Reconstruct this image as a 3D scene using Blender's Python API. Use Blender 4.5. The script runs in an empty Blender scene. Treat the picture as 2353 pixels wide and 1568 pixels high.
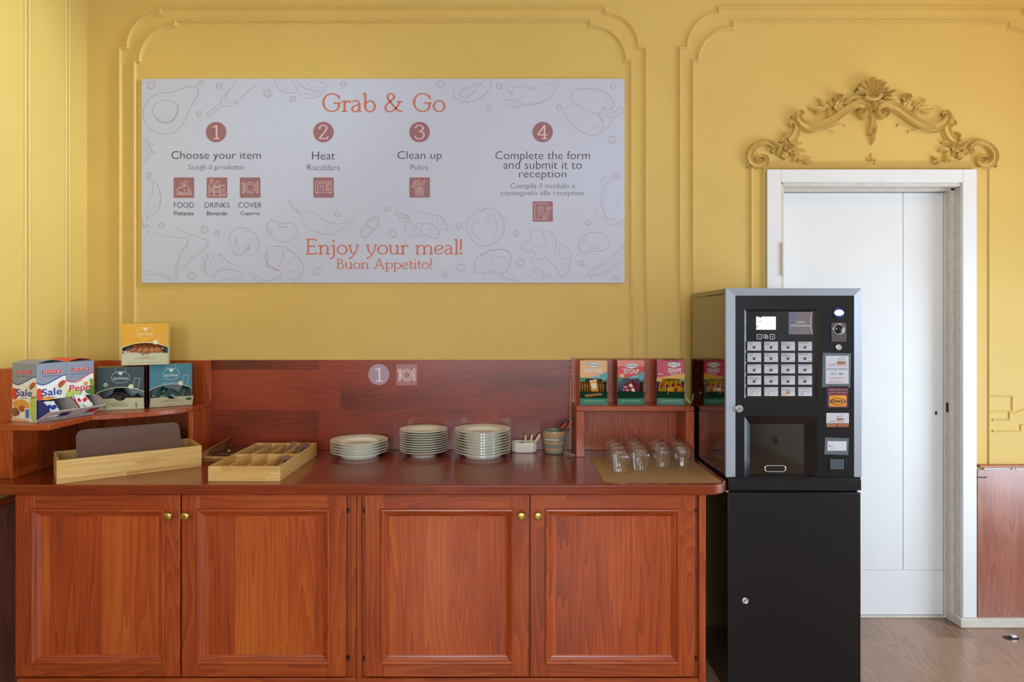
import bpy, bmesh, math, random
from mathutils import Vector, Matrix

random.seed(7)
SC = bpy.context.scene
COL = SC.collection
PI = math.pi

# ---------------------------------------------------------------- camera
# wall_back is the plane y = 0, the room lies towards -y, z is up, metres
F, CX, CY, HC = 1500.0, 1160.0, 740.0, 1.523
D0 = 2.4 * F / 1100.0
cam_d = bpy.data.cameras.new('camera')
cam = bpy.data.objects.new('camera', cam_d)
COL.objects.link(cam)
cam.location = (0, -D0, HC)
cam.rotation_euler = (PI / 2, 0, 0)
cam_d.sensor_width = 36.0
cam_d.lens = F / 2353.0 * 36.0
cam_d.shift_x = (1176.5 - CX) / 2353.0
cam_d.shift_y = (CY - 784.0) / 2353.0
cam_d.clip_start = 0.02
cam_d.clip_end = 60
SC.camera = cam

# ---------------------------------------------------------------- world, daylight, exposure
wd = bpy.data.worlds.new('world')
SC.world = wd
wd.use_nodes = True
_bg = wd.node_tree.nodes['Background']
_bg.inputs[0].default_value = (0.62, 0.74, 1.0, 1)
_bg.inputs[1].default_value = 0.6


def area(name, loc, aim, sx, sy, power, col):
    l = bpy.data.lights.new(name, 'AREA')
    l.shape = 'RECTANGLE'
    l.size, l.size_y, l.energy, l.color = sx, sy, power, col
    o = bpy.data.objects.new(name, l)
    COL.objects.link(o)
    o.location = loc
    o.rotation_euler = (Vector(aim) - Vector(loc)).to_track_quat('-Z', 'Y').to_euler()
    return o


XL, XR, YFRONT, ZC = -2.094, 3.15, -6.6, 3.42
# daylight through the tall windows behind the camera and through the window in the right wall
area('window_daylight', (-0.75, YFRONT + 0.02, 1.65), (-0.75, 0, 1.4), 0.95, 2.2, 100, (0.76, 0.89, 1.0))
area('window_daylight', (0.95, YFRONT + 0.02, 1.65), (0.95, 0, 1.4), 0.95, 2.2, 100, (0.76, 0.89, 1.0))
area('window_daylight', (2.4, YFRONT + 0.02, 1.65), (2.4, 0, 1.4), 0.95, 2.2, 8, (0.76, 0.89, 1.0))
area('window_daylight', (XR + 0.52, -1.35, 1.02), (XR - 2.0, -1.1, 1.02), 1.7, 1.45, 62, (0.68, 0.86, 1.0))


def lamp(name, kind, loc, power, col, size, aim=None, cone=0.8):
    l = bpy.data.lights.new(name, kind)
    l.energy, l.color, l.shadow_soft_size = power, col, size
    o = bpy.data.objects.new(name, l)
    COL.objects.link(o)
    o.location = loc
    if aim:
        l.spot_size, l.spot_blend = cone, 1.0
        o.rotation_euler = (Vector(aim) - Vector(loc)).to_track_quat('-Z', 'Y').to_euler()
    return o


# out of frame: warm pendant near right window, added spot brightening the left wall
lamp('pendant_lamp_light', 'POINT', (2.75, -1.3, 3.05), 9, (1.0, 0.56, 0.24), 0.15)
lamp('left_wall_fill_spot', 'SPOT', (1.0, -0.62, 3.3), 330, (0.74, 0.96, 1.0), 0.12, aim=(-2.09, -0.78, 2.2), cone=math.radians(50))

SC.view_settings.view_transform = 'Standard'
SC.view_settings.look = 'None'
SC.view_settings.exposure = 0.08
SC.view_settings.gamma = 1.0
SC.view_settings.use_curve_mapping = False
SC.cycles.use_denoising = True
SC.cycles.max_bounces = 10
SC.cycles.transparent_max_bounces = 48
SC.cycles.transmission_bounces = 10
SC.cycles.sample_clamp_indirect = 6.0


# ---------------------------------------------------------------- pixel measurements -> metres
def W(u, v, y=0.0):
    d = D0 + y
    return Vector(((u - CX) / F * d, y, HC - (v - CY) / F * d))


def WX(u, y):
    return (u - CX) / F * (D0 + y)


def WZ(v, y):
    return HC - (v - CY) / F * (D0 + y)


def PZ(u, v, z):
    d = (HC - z) * F / (v - CY)
    return Vector(((u - CX) / F * d, d - D0, z))


# ---------------------------------------------------------------- materials
def lin(h):
    h = h.lstrip('#')
    r = []
    for i in (0, 2, 4):
        c = int(h[i:i + 2], 16) / 255.0
        r.append(c / 12.92 if c <= 0.04045 else ((c + 0.055) / 1.055) ** 2.4)
    return (r[0], r[1], r[2], 1.0)


MATS = {}


def mat(name, hexcol, rough=0.5, metal=0.0, coat=0.0, spec=0.5, var=0.0, vscale=6.0, bump=0.0, bscale=60.0, trans=0.0, ior=1.45, alpha=1.0):
    if name in MATS:
        return MATS[name]
    m = bpy.data.materials.new(name)
    m.use_nodes = True
    nt = m.node_tree
    b = nt.nodes['Principled BSDF']
    b.inputs['Base Color'].default_value = lin(hexcol)
    b.inputs['Roughness'].default_value = rough
    b.inputs['Metallic'].default_value = metal
    b.inputs['Coat Weight'].default_value = coat
    b.inputs['Coat Roughness'].default_value = 0.12
    b.inputs['Specular IOR Level'].default_value = spec
    b.inputs['Transmission Weight'].default_value = trans
    b.inputs['IOR'].default_value = ior
    b.inputs['Alpha'].default_value = alpha
    if var or bump:
        tc = nt.nodes.new('ShaderNodeTexCoord')
    if var:
        n = nt.nodes.new('ShaderNodeTexNoise')
        n.inputs['Scale'].default_value = vscale
        n.inputs['Detail'].default_value = 5
        nt.links.new(tc.outputs['Object'], n.inputs['Vector'])
        hs = nt.nodes.new('ShaderNodeHueSaturation')
        hs.inputs['Color'].default_value = lin(hexcol)
        mr = nt.nodes.new('ShaderNodeMapRange')
        mr.inputs['From Min'].default_value = 0.3
        mr.inputs['From Max'].default_value = 0.7
        mr.inputs['To Min'].default_value = 1 - var
        mr.inputs['To Max'].default_value = 1 + var
        nt.links.new(n.outputs['Fac'], mr.inputs['Value'])
        nt.links.new(mr.outputs['Result'], hs.inputs['Value'])
        nt.links.new(hs.outputs['Color'], b.inputs['Base Color'])
    if bump:
        n2 = nt.nodes.new('ShaderNodeTexNoise')
        n2.inputs['Scale'].default_value = bscale
        n2.inputs['Detail'].default_value = 4
        nt.links.new(tc.outputs['Object'], n2.inputs['Vector'])
        bp = nt.nodes.new('ShaderNodeBump')
        bp.inputs['Strength'].default_value = bump
        bp.inputs['Distance'].default_value = 0.004
        nt.links.new(n2.outputs['Fac'], bp.inputs['Height'])
        nt.links.new(bp.outputs['Normal'], b.inputs['Normal'])
    MATS[name] = m
    return m


def wood(name, dark, mid, light, axis='z', rough=0.35, coat=0.25, stave=0.0, ring=9.0, across=7.0, along=0.55, blotch=0.25, pore=0.35, knots=0.0, stave_len=0.0, spec=0.5, amp=0.26):
    """procedural timber, grain along AXIS; STAVE: width of the glued boards"""
    if name in MATS:
        return MATS[name]
    m = bpy.data.materials.new(name)
    m.use_nodes = True
    nt = m.node_tree
    N, L = nt.nodes.new, nt.links.new
    b = nt.nodes['Principled BSDF']
    b.inputs['Roughness'].default_value = rough
    b.inputs['Coat Weight'].default_value = coat
    b.inputs['Coat Roughness'].default_value = 0.16
    b.inputs['Specular IOR Level'].default_value = spec
    tc = N('ShaderNodeTexCoord')
    oi = N('ShaderNodeObjectInfo')
    add = N('ShaderNodeVectorMath')
    add.operation = 'MULTIPLY_ADD'
    comb = N('ShaderNodeCombineXYZ')
    for i in range(3):
        L(oi.outputs['Random'], comb.inputs[i])
    L(comb.outputs[0], add.inputs[0])
    add.inputs[1].default_value = (17.3, 11.1, 23.7)
    L(tc.outputs['Object'], add.inputs[2])
    vec = add.outputs[0]
    stv = None
    if stave:
        # every board gets its own shift along the grain and its own tone
        sep = N('ShaderNodeSeparateXYZ')
        L(tc.outputs['Object'], sep.inputs[0])
        ac = {'z': 0, 'x': 2, 'y': 0}[axis]
        q = N('ShaderNodeMath'); q.operation = 'DIVIDE'; q.inputs[1].default_value = stave
        L(sep.outputs[ac], q.inputs[0])
        fl = N('ShaderNodeMath'); fl.operation = 'FLOOR'
        L(q.outputs[0], fl.inputs[0])
        ra = N('ShaderNodeMath'); ra.operation = 'MULTIPLY_ADD'; ra.inputs[1].default_value = 1.0
        L(oi.outputs['Random'], ra.inputs[0])
        rs = N('ShaderNodeMath'); rs.operation = 'MULTIPLY'; rs.inputs[1].default_value = 1.37
        L(fl.outputs[0], rs.inputs[0])
        L(rs.outputs[0], ra.inputs[2])
        src = ra.outputs[0]
        if stave_len:
            al = {'z': 2, 'x': 0, 'y': 1}[axis]
            w0 = N('ShaderNodeTexWhiteNoise'); w0.noise_dimensions = '1D'
            L(src, w0.inputs['W'])
            q2 = N('ShaderNodeMath'); q2.operation = 'DIVIDE'; q2.inputs[1].default_value = stave_len
            L(sep.outputs[al], q2.inputs[0])
            q3 = N('ShaderNodeMath'); q3.operation = 'ADD'
            L(q2.outputs[0], q3.inputs[0]); L(w0.outputs['Value'], q3.inputs[1])
            f2 = N('ShaderNodeMath'); f2.operation = 'FLOOR'
            L(q3.outputs[0], f2.inputs[0])
            q4 = N('ShaderNodeMath'); q4.operation = 'MULTIPLY_ADD'; q4.inputs[1].default_value = 5.71
            L(f2.outputs[0], q4.inputs[0]); L(src, q4.inputs[2])
            src = q4.outputs[0]
        wn = N('ShaderNodeTexWhiteNoise'); wn.noise_dimensions = '1D'
        L(src, wn.inputs['W'])
        sh = N('ShaderNodeVectorMath'); sh.operation = 'MULTIPLY_ADD'
        L(wn.outputs['Color'], sh.inputs[0])
        sh.inputs[1].default_value = (9, 9, 9)
        L(vec, sh.inputs[2])
        vec = sh.outputs[0]
        stv = wn.outputs['Value']
    mp = N('ShaderNodeMapping')
    s = [across, across, across]
    s['xyz'.index(axis)] = along
    mp.inputs['Scale'].default_value = s
    L(vec, mp.inputs['Vector'])
    n1 = N('ShaderNodeTexNoise')
    n1.inputs['Scale'].default_value = 1.0
    n1.inputs['Detail'].default_value = 2.0
    n1.inputs['Distortion'].default_value = 0.25 + knots
    L(mp.outputs[0], n1.inputs['Vector'])
    m1 = N('ShaderNodeMath'); m1.operation = 'MULTIPLY'; m1.inputs[1].default_value = ring * 2
    L(n1.outputs['Fac'], m1.inputs[0])
    m2 = N('ShaderNodeMath'); m2.operation = 'FRACT'
    L(m1.outputs[0], m2.inputs[0])
    # fine pores
    mp2 = N('ShaderNodeMapping')
    s2 = [260.0, 260.0, 260.0]
    s2['xyz'.index(axis)] = 7.0
    mp2.inputs['Scale'].default_value = s2
    L(vec, mp2.inputs['Vector'])
    n2 = N('ShaderNodeTexNoise')
    n2.inputs['Scale'].default_value = 1.0
    n2.inputs['Detail'].default_value = 2.0
    L(mp2.outputs[0], n2.inputs['Vector'])
    # large blotches
    mp3 = N('ShaderNodeMapping')
    s3 = [4.0, 4.0, 4.0]
    s3['xyz'.index(axis)] = 1.6
    mp3.inputs['Scale'].default_value = s3
    L(vec, mp3.inputs['Vector'])
    n3 = N('ShaderNodeTexNoise')
    n3.inputs['Scale'].default_value = 1.0
    n3.inputs['Detail'].default_value = 3.0
    L(mp3.outputs[0], n3.inputs['Vector'])
    a = N('ShaderNodeMath'); a.operation = 'MULTIPLY_ADD'; a.inputs[1].default_value = pore
    L(n2.outputs['Fac'], a.inputs[0])
    sc1 = N('ShaderNodeMath'); sc1.operation = 'MULTIPLY'; sc1.inputs[1].default_value = amp
    L(m2.outputs[0], sc1.inputs[0])
    L(sc1.outputs[0], a.inputs[2])
    c = N('ShaderNodeMath'); c.operation = 'MULTIPLY_ADD'; c.inputs[1].default_value = blotch * 2
    L(n3.outputs['Fac'], c.inputs[0]); L(a.outputs[0], c.inputs[2])
    out = c.outputs[0]
    if stv is not None:
        e = N('ShaderNodeMath'); e.operation = 'MULTIPLY_ADD'; e.inputs[1].default_value = 0.34
        L(stv, e.inputs[0]); L(out, e.inputs[2])
        e2 = N('ShaderNodeMath'); e2.operation = 'SUBTRACT'; e2.inputs[1].default_value = 0.17
        L(e.outputs[0], e2.inputs[0])
        out = e2.outputs[0]
    off = N('ShaderNodeMath'); off.operation = 'SUBTRACT'; off.inputs[1].default_value = blotch + pore * 0.5 - 0.37
    L(out, off.inputs[0])
    cr = N('ShaderNodeValToRGB')
    el = cr.color_ramp.elements
    el[0].position, el[0].color = 0.12, lin(dark)
    el[1].position, el[1].color = 0.88, lin(light)
    k = el.new(0.5)
    k.color = lin(mid)
    L(off.outputs[0], cr.inputs['Fac'])
    L(cr.outputs['Color'], b.inputs['Base Color'])
    bp = N('ShaderNodeBump')
    bp.inputs['Strength'].default_value = 0.06
    bp.inputs['Distance'].default_value = 0.002
    L(a.outputs[0], bp.inputs['Height'])
    L(bp.outputs['Normal'], b.inputs['Normal'])
    MATS[name] = m
    return m


def emis(name, hexcol, strength):
    if name in MATS:
        return MATS[name]
    m = mat(name, hexcol, 0.3)
    b = m.node_tree.nodes['Principled BSDF']
    b.inputs['Emission Color'].default_value = lin(hexcol)
    b.inputs['Emission Strength'].default_value = strength
    return m


CH = ('#6e270d', '#a94618', '#c2662c')
wood('cherry_upright', *CH, axis='z', stave=0.0)
wood('cherry_level', *CH, axis='x', stave=0.0)
wood('cherry_panel', '#7c2e0e', '#b64d18', '#cd702a', axis='z', stave=0.105, across=9.0, along=0.42, ring=8)
wood('cherry_top', '#4e1807', '#84300f', '#9d4520', axis='x', stave=0.16, rough=0.22, coat=0.4, ring=8, across=16, along=0.5, amp=0.14, pore=0.45)
wood('cherry_back', '#5a1b07', '#8f3012', '#a64826', axis='x', stave=0.20, stave_len=0.9, rough=0.34, coat=0.16, ring=7, across=18, along=0.55, blotch=0.45, amp=0.13, pore=0.5)
wood('cherry_depth', *CH, axis='y')
wood('cherry_worn', '#7a4434', '#a96a58', '#bd8a78', axis='z', rough=0.3, coat=0.5, blotch=0.45, amp=0.14)
wood('bamboo_long', '#b4813f', '#dcb069', '#ecc98a', axis='x', rough=0.45, coat=0.1, ring=3, across=30, along=0.8, stave=0.02, stave_len=0.35, pore=0.25)
wood('bamboo_deep', '#b4813f', '#dcb069', '#ecc98a', axis='y', rough=0.45, coat=0.1, ring=3, across=30, along=0.8, pore=0.25)
wood('oak_floor', '#72543f', '#9a7660', '#b38e74', axis='y', rough=0.34, coat=0.3, stave=0.19, stave_len=1.3, ring=10, across=8, along=0.8)
wood('stick_wood', '#c9ab7c', '#e3cba0', '#eedcb8', axis='z', rough=0.6, coat=0.0, ring=3)
mat('far_wall_paint', '#e2dfd6', 0.6)
mat('wall_paint', '#d9b666', 0.5, var=0.035, vscale=2.2, bump=0.10, bscale=25, spec=0.35)
mat('stucco', '#dab96c', 0.5, var=0.03, vscale=8, bump=0.06, bscale=120, spec=0.35)
mat('white_paint', '#e9e8ea', 0.32, var=0.02, vscale=5, bump=0.10, bscale=30)
mat('ceiling_white', '#e6dfd0', 0.8)
mat('worn_white', '#d6cdc4', 0.45, var=0.08, vscale=30, bump=0.15, bscale=60)
mat('board_white', '#c6c9df', 0.45)
mat('print_line', '#b3a5b2', 0.5)
mat('print_fine', '#bcb2bf', 0.5)
mat('print_orange', '#cf6b48', 0.5)
mat('print_mauve', '#9c6a72', 0.5)
mat('print_pink', '#dcc0c0', 0.5)
mat('print_black', '#26232a', 0.5)
mat('print_grey', '#4b4a54', 0.5)
mat('brass', '#c9a95a', 0.28, metal=0.9)
mat('steel', '#d6d6da', 0.25, metal=0.9)
mat('dark_iron', '#3a3431', 0.5, metal=0.7)
mat('porcelain', '#e9e3d4', 0.14, coat=0.4)
mat('black_gloss', '#0c0c11', 0.16, coat=0.3)
mat('black_panel', '#0e0f17', 0.28)
mat('black_satin', '#121116', 0.34, bump=0.02, bscale=400)
mat('black_mirror', '#070606', 0.04, coat=1.0, spec=0.8)
mat('silver', '#b2b8c8', 0.36, metal=0.6)
mat('silver_shade', '#a79c96', 0.38, metal=0.5)


def thin_clear(name, tint, gloss=0.06):
    """thin clear plastic: lets light straight through, mirrors more towards its edges"""
    m = bpy.data.materials.new(name)
    m.use_nodes = True
    nt = m.node_tree
    nt.nodes.remove(nt.nodes['Principled BSDF'])
    tr = nt.nodes.new('ShaderNodeBsdfTransparent')
    tr.inputs['Color'].default_value = lin(tint)
    gl = nt.nodes.new('ShaderNodeBsdfGlossy')
    gl.inputs['Roughness'].default_value = gloss
    lw = nt.nodes.new('ShaderNodeLayerWeight')
    lw.inputs['Blend'].default_value = 0.5
    pw = nt.nodes.new('ShaderNodeMath')
    pw.operation = 'POWER'
    pw.inputs[1].default_value = 3.5
    nt.links.new(lw.outputs['Facing'], pw.inputs[0])
    fr = nt.nodes.new('ShaderNodeMath')
    fr.operation = 'MULTIPLY_ADD'
    fr.inputs[1].default_value = 0.7
    fr.inputs[2].default_value = 0.045
    nt.links.new(pw.outputs[0], fr.inputs[0])
    mx = nt.nodes.new('ShaderNodeMixShader')
    nt.links.new(fr.outputs[0], mx.inputs[0])
    nt.links.new(tr.outputs[0], mx.inputs[1])
    nt.links.new(gl.outputs[0], mx.inputs[2])
    nt.links.new(mx.outputs[0], nt.nodes['Material Output'].inputs['Surface'])
    MATS[name] = m
    return m


# ---------------------------------------------------------------- mesh helpers
class MB:
    def __init__(s):
        s.v, s.f = [], []

    def add(s, verts, faces):
        o = len(s.v)
        s.v += [Vector(p) for p in verts]
        s.f += [tuple(i + o for i in q) for q in faces]
        return s

    def box(s, x0, x1, y0, y1, z0, z1):
        return s.add([(x0, y0, z0), (x1, y0, z0), (x1, y1, z0), (x0, y1, z0), (x0, y0, z1), (x1, y0, z1), (x1, y1, z1), (x0, y1, z1)],
                     [(0, 3, 2, 1), (4, 5, 6, 7), (0, 1, 5, 4), (1, 2, 6, 5), (2, 3, 7, 6), (3, 0, 4, 7)])

    def prism(s, poly, fn0, fn1):
        """closed polygon POLY (2d) extruded between the two mappings fn0 and fn1"""
        n = len(poly)
        vs = [fn0(*p) for p in poly] + [fn1(*p) for p in poly]
        fs = [tuple(range(n)), tuple(range(2 * n - 1, n - 1, -1))] + [(i, i + n, (i + 1) % n + n, (i + 1) % n) for i in range(n)]
        return s.add(vs, fs)

    def loft(s, rings, closed=True, caps=True):
        n = len(rings[0])
        vs = [p for r in rings for p in r]
        fs = []
        for k in range(len(rings) - 1):
            for i in range(n if closed else n - 1):
                j = (i + 1) % n
                fs.append((k * n + i, k * n + j, (k + 1) * n + j, (k + 1) * n + i))
        if caps and closed:
            fs.append(tuple(range(n - 1, -1, -1)))
            fs.append(tuple(range((len(rings) - 1) * n, len(rings) * n)))
        return s.add(vs, fs)

    def lathe(s, prof, n=40, c=(0, 0, 0), wob=None, caps=True):
        """profile [(radius, z)] turned about the z axis through C"""
        rings = []
        for r, z in prof:
            row = []
            for i in range(n):
                a = 2 * PI * i / n
                q = r * (wob(a, r) if wob else 1.0)
                row.append((c[0] + q * math.cos(a), c[1] + q * math.sin(a), c[2] + z))
            rings.append(row)
        return s.loft(rings, caps=caps)

    def tube(s, path, rad, n=8, closed=False):
        path = [Vector(p) for p in path]
        m = len(path)
        if not hasattr(rad, '__len__'):
            rad = [rad] * m
        rings = []
        up = None
        for i, p in enumerate(path):
            a = path[(i - 1) % m] if (closed or i > 0) else p
            b = path[(i + 1) % m] if (closed or i < m - 1) else p
            t = (b - a).normalized()
            if up is None:
                up = Vector((0, 0, 1)) if abs(t.z) < 0.9 else Vector((1, 0, 0))
            up = (up - t * up.dot(t))
            up = up.normalized() if up.length > 1e-6 else t.orthogonal().normalized()
            w = t.cross(up)
            rings.append([p + (up * math.cos(2 * PI * k / n) + w * math.sin(2 * PI * k / n)) * rad[i] for k in range(n)])
        if closed:
            rings.append(rings[0])
        return s.loft(rings, caps=not closed)

    def ball(s, c, r, n=12, sq=(1, 1, 1)):
        pr = []
        rings = []
        h = n // 2
        for k in range(1, h):
            a = PI * k / h
            rings.append([(c[0] + sq[0] * r * math.sin(a) * math.cos(2 * PI * i / n), c[1] + sq[1] * r * math.sin(a) * math.sin(2 * PI * i / n), c[2] - sq[2] * r * math.cos(a)) for i in range(n)])
        return s.loft(rings)

    def xf(s, M, start=0):
        for i in range(start, len(s.v)):
            s.v[i] = M @ s.v[i]
        return s


ORG = {}


def thing(name, label, cat, loc=(0, 0, 0), rotz=0.0, group=None, local=False):
    """an Empty at the thing's base; its parts are given in world metres unless LOCAL"""
    o = bpy.data.objects.new(name, None)
    COL.objects.link(o)
    o.empty_display_size = 0.05
    o.location = loc
    o.rotation_euler = (0, 0, rotz)
    ORG[o.name] = Vector((0, 0, 0)) if local else Vector(loc)
    tag(o, label, cat, group)
    return o


def tag(o, label=None, cat=None, group=None, kind=None):
    for k, v in (('label', label), ('category', cat), ('group', group), ('kind', kind)):
        if v:
            o[k] = v
    return o


def ob(name, mb, m, parent=None, bevel=0.0, smooth=35.0, loc=None, label=None, seg=2, fixn=True):
    me = bpy.data.meshes.new(name)
    org = ORG.get(parent.name, Vector((0, 0, 0))) if parent is not None else Vector(loc or (0, 0, 0))
    me.from_pydata([tuple(p - org) for p in mb.v], [], mb.f)
    if fixn:
        bm = bmesh.new()
        bm.from_mesh(me)
        bmesh.ops.recalc_face_normals(bm, faces=bm.faces)
        bm.to_mesh(me)
        bm.free()
    if smooth:
        me.polygons.foreach_set('use_smooth', [True] * len(me.polygons))
        me.set_sharp_from_angle(angle=math.radians(smooth))
    me.materials.append(m if not isinstance(m, str) else MATS[m])
    me.update()
    o = bpy.data.objects.new(name, me)
    COL.objects.link(o)
    if parent is not None:
        o.parent = parent
        ORG[o.name] = org
    elif loc:
        o.location = loc
    if bevel:
        b = o.modifiers.new('bevel', 'BEVEL')
        b.width, b.segments, b.limit_method, b.angle_limit = bevel, seg, 'ANGLE', math.radians(30)
    if label:
        o['label'] = label
    return o


def struct(name, mb, m, bevel=0.0, **k):
    o = ob(name, mb, m, bevel=bevel, **k)
    o['kind'] = 'structure'
    return o


def dup(root, loc, rotz=None, label=None, group=None, rot=None):
    """copy of a thing, its parts and their sub-parts"""
    r = root.copy()
    COL.objects.link(r)
    r.location = loc
    if rotz is not None:
        r.rotation_euler = (0, 0, rotz)
    if rot is not None:
        r.rotation_euler = rot
    if label:
        r['label'] = label
    if group:
        r['group'] = group
    for ch in list(root.children):
        c = ch.copy()
        COL.objects.link(c)
        c.parent = r
        for g in list(ch.children):
            e = g.copy()
            COL.objects.link(e)
            e.parent = c
    return r


def smoothed(pts, closed=False, n=6):
    """Catmull-Rom through the points"""
    P = [Vector((p[0], p[1], 0)) for p in pts]
    m = len(P)
    if m < 3:
        return [(p.x, p.y) for p in P]
    out = []
    for i in range(m if closed else m - 1):
        p0 = P[(i - 1) % m] if (closed or i > 0) else P[0]
        p1, p2 = P[i], P[(i + 1) % m]
        p3 = P[(i + 2) % m] if (closed or i < m - 2) else P[-1]
        for k in range(n):
            t = k / n
            q = 0.5 * ((2 * p1) + (p2 - p0) * t + (2 * p0 - 5 * p1 + 4 * p2 - p3) * t * t + (3 * p1 - p0 - 3 * p2 + p3) * t ** 3)
            out.append((q.x, q.y))
    if not closed:
        out.append((P[-1].x, P[-1].y))
    return out


def arc(cx, cy, rx, ry, a0, a1, n=14):
    return [(cx + rx * math.cos(math.radians(a0 + (a1 - a0) * i / n)), cy + ry * math.sin(math.radians(a0 + (a1 - a0) * i / n))) for i in range(n + 1)]


def rrect(x0, x1, y0, y1, r, n=5):
    return (arc(x1 - r, y1 - r, r, r, 0, 90, n) + arc(x0 + r, y1 - r, r, r, 90, 180, n) + arc(x0 + r, y0 + r, r, r, 180, 270, n) + arc(x1 - r, y0 + r, r, r, 270, 360, n))


# ---------------------------------------------------------------- flat printing (lettering, pictures) on real faces
_TXT = {}


def text_mesh(body, offset=0.0):
    key = (body, offset)
    if key not in _TXT:
        cu = bpy.data.curves.new('lettering', 'FONT')
        cu.body = body
        cu.size = 1.0
        cu.offset = offset
        cu.resolution_u = 3
        cu.fill_mode = 'FRONT'
        o = bpy.data.objects.new('lettering', cu)
        COL.objects.link(o)
        dg = bpy.context.evaluated_depsgraph_get()
        ev = o.evaluated_get(dg)
        me = ev.to_mesh()
        vs = [(p.co.x, p.co.y) for p in me.vertices]
        fs = [tuple(q.vertices) for q in me.polygons]
        ev.to_mesh_clear()
        bpy.data.objects.remove(o)
        bpy.data.curves.remove(cu)
        _TXT[key] = (vs, fs)
    return _TXT[key]


class Art:
    """2d shapes in picture coordinates (y down), later laid on a face by a mapping"""
    def __init__(s):
        s.v, s.f, s.lay, s.n = [], [], [], 0

    def raw(s, vs, fs):
        o = len(s.v)
        vs = list(vs)
        s.lay += [s.n] * len(vs)
        s.n += 1
        s.v += [tuple(p) for p in vs]
        s.f += [tuple(i + o for i in q) for q in fs]
        return s

    def poly(s, pts):
        return s.raw(pts, [tuple(range(len(pts)))])

    def rect(s, x0, x1, y0, y1, r=0):
        return s.poly(rrect(x0, x1, y0, y1, r) if r else [(x0, y0), (x1, y0), (x1, y1), (x0, y1)])

    def disc(s, cx, cy, rx, ry=None, n=40):
        ry = ry or rx
        return s.poly([(cx + rx * math.cos(2 * PI * i / n), cy + ry * math.sin(2 * PI * i / n)) for i in range(n)])

    def ring(s, cx, cy, rx, ry, w, n=40):
        return s.stroke([(cx + rx * math.cos(2 * PI * i / n), cy + ry * math.sin(2 * PI * i / n)) for i in range(n)], w, True)

    def stroke(s, pts, w, closed=False, smooth=0, mod=0.0, taper=False):
        """ribbon of width W; MOD: thinner where the stroke runs level"""
        if smooth:
            pts = smoothed(pts, closed, smooth)
        P = [Vector((p[0], p[1])) for p in pts]
        q = [P[0]]
        for p in P[1:]:
            if (p - q[-1]).length > 1e-7:
                q.append(p)
        if closed and len(q) > 2 and (q[0] - q[-1]).length < 1e-7:
            q.pop()
        P = q
        m = len(P)
        if m < 2:
            return s
        vs, fs = [], []
        for i, p in enumerate(P):
            a = P[(i - 1) % m] if (closed or i > 0) else None
            b = P[(i + 1) % m] if (closed or i < m - 1) else None
            t1 = (p - a).normalized() if a is not None else None
            t2 = (b - p).normalized() if b is not None else None
            t1 = t1 or t2
            t2 = t2 or t1
            t = t1 + t2
            t = t.normalized() if t.length > 1e-4 else t1
            nrm = Vector((-t.y, t.x))
            k = max(0.5, abs(nrm.dot(Vector((-t1.y, t1.x)))))
            ww = w * (1 - mod * abs(t.x) ** 1.3)
            if taper:
                f = i / (m - 1)
                ww *= 0.35 + 0.65 * math.sin(PI * f)
            h = nrm * (ww * 0.5 / k)
            vs += [p + h, p - h]
        for i in range(m if closed else m - 1):
            j = (i + 1) % m
            fs.append((2 * i, 2 * j, 2 * j + 1, 2 * i + 1))
        return s.raw(vs, fs)

    def text(s, body, x0, x1, y0, y1, offset=0.0, slant=0.0, arch=0.0):
        """lettering whose ink fills the box x0..x1, y0 (top)..y1 (bottom)"""
        vs, fs = text_mesh(body, offset)
        if not vs:
            return s
        vs = [(p[0] + slant * p[1], p[1]) for p in vs]
        ax, bx = min(p[0] for p in vs), max(p[0] for p in vs)
        ay, by = min(p[1] for p in vs), max(p[1] for p in vs)
        out = []
        for p in vs:
            tx = (p[0] - ax) / (bx - ax)
            out.append((x0 + tx * (x1 - x0), y1 - (p[1] - ay) / (by - ay) * (y1 - y0) - arch * (1 - (2 * tx - 1) ** 2)))
        return s.raw(out, fs)

    def put(s, name, m, fn, parent, label=None, thick=0.0):
        mb = MB()
        P = [fn(*p) for p in s.v]
        st = min(0.000012, 0.0002 / max(1, s.n))
        for i, p in enumerate(s.v):
            if s.lay[i]:
                # overlapping strokes are printed one a hair above the other
                a, b = fn(p[0] + 0.5, p[1]) - P[i], fn(p[0], p[1] + 0.5) - P[i]
                P[i] = P[i] - a.cross(b).normalized() * (s.lay[i] * st)
        mb.add(P, s.f)
        return ob(name, mb, m, parent, smooth=0, label=label, fixn=False)


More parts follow.
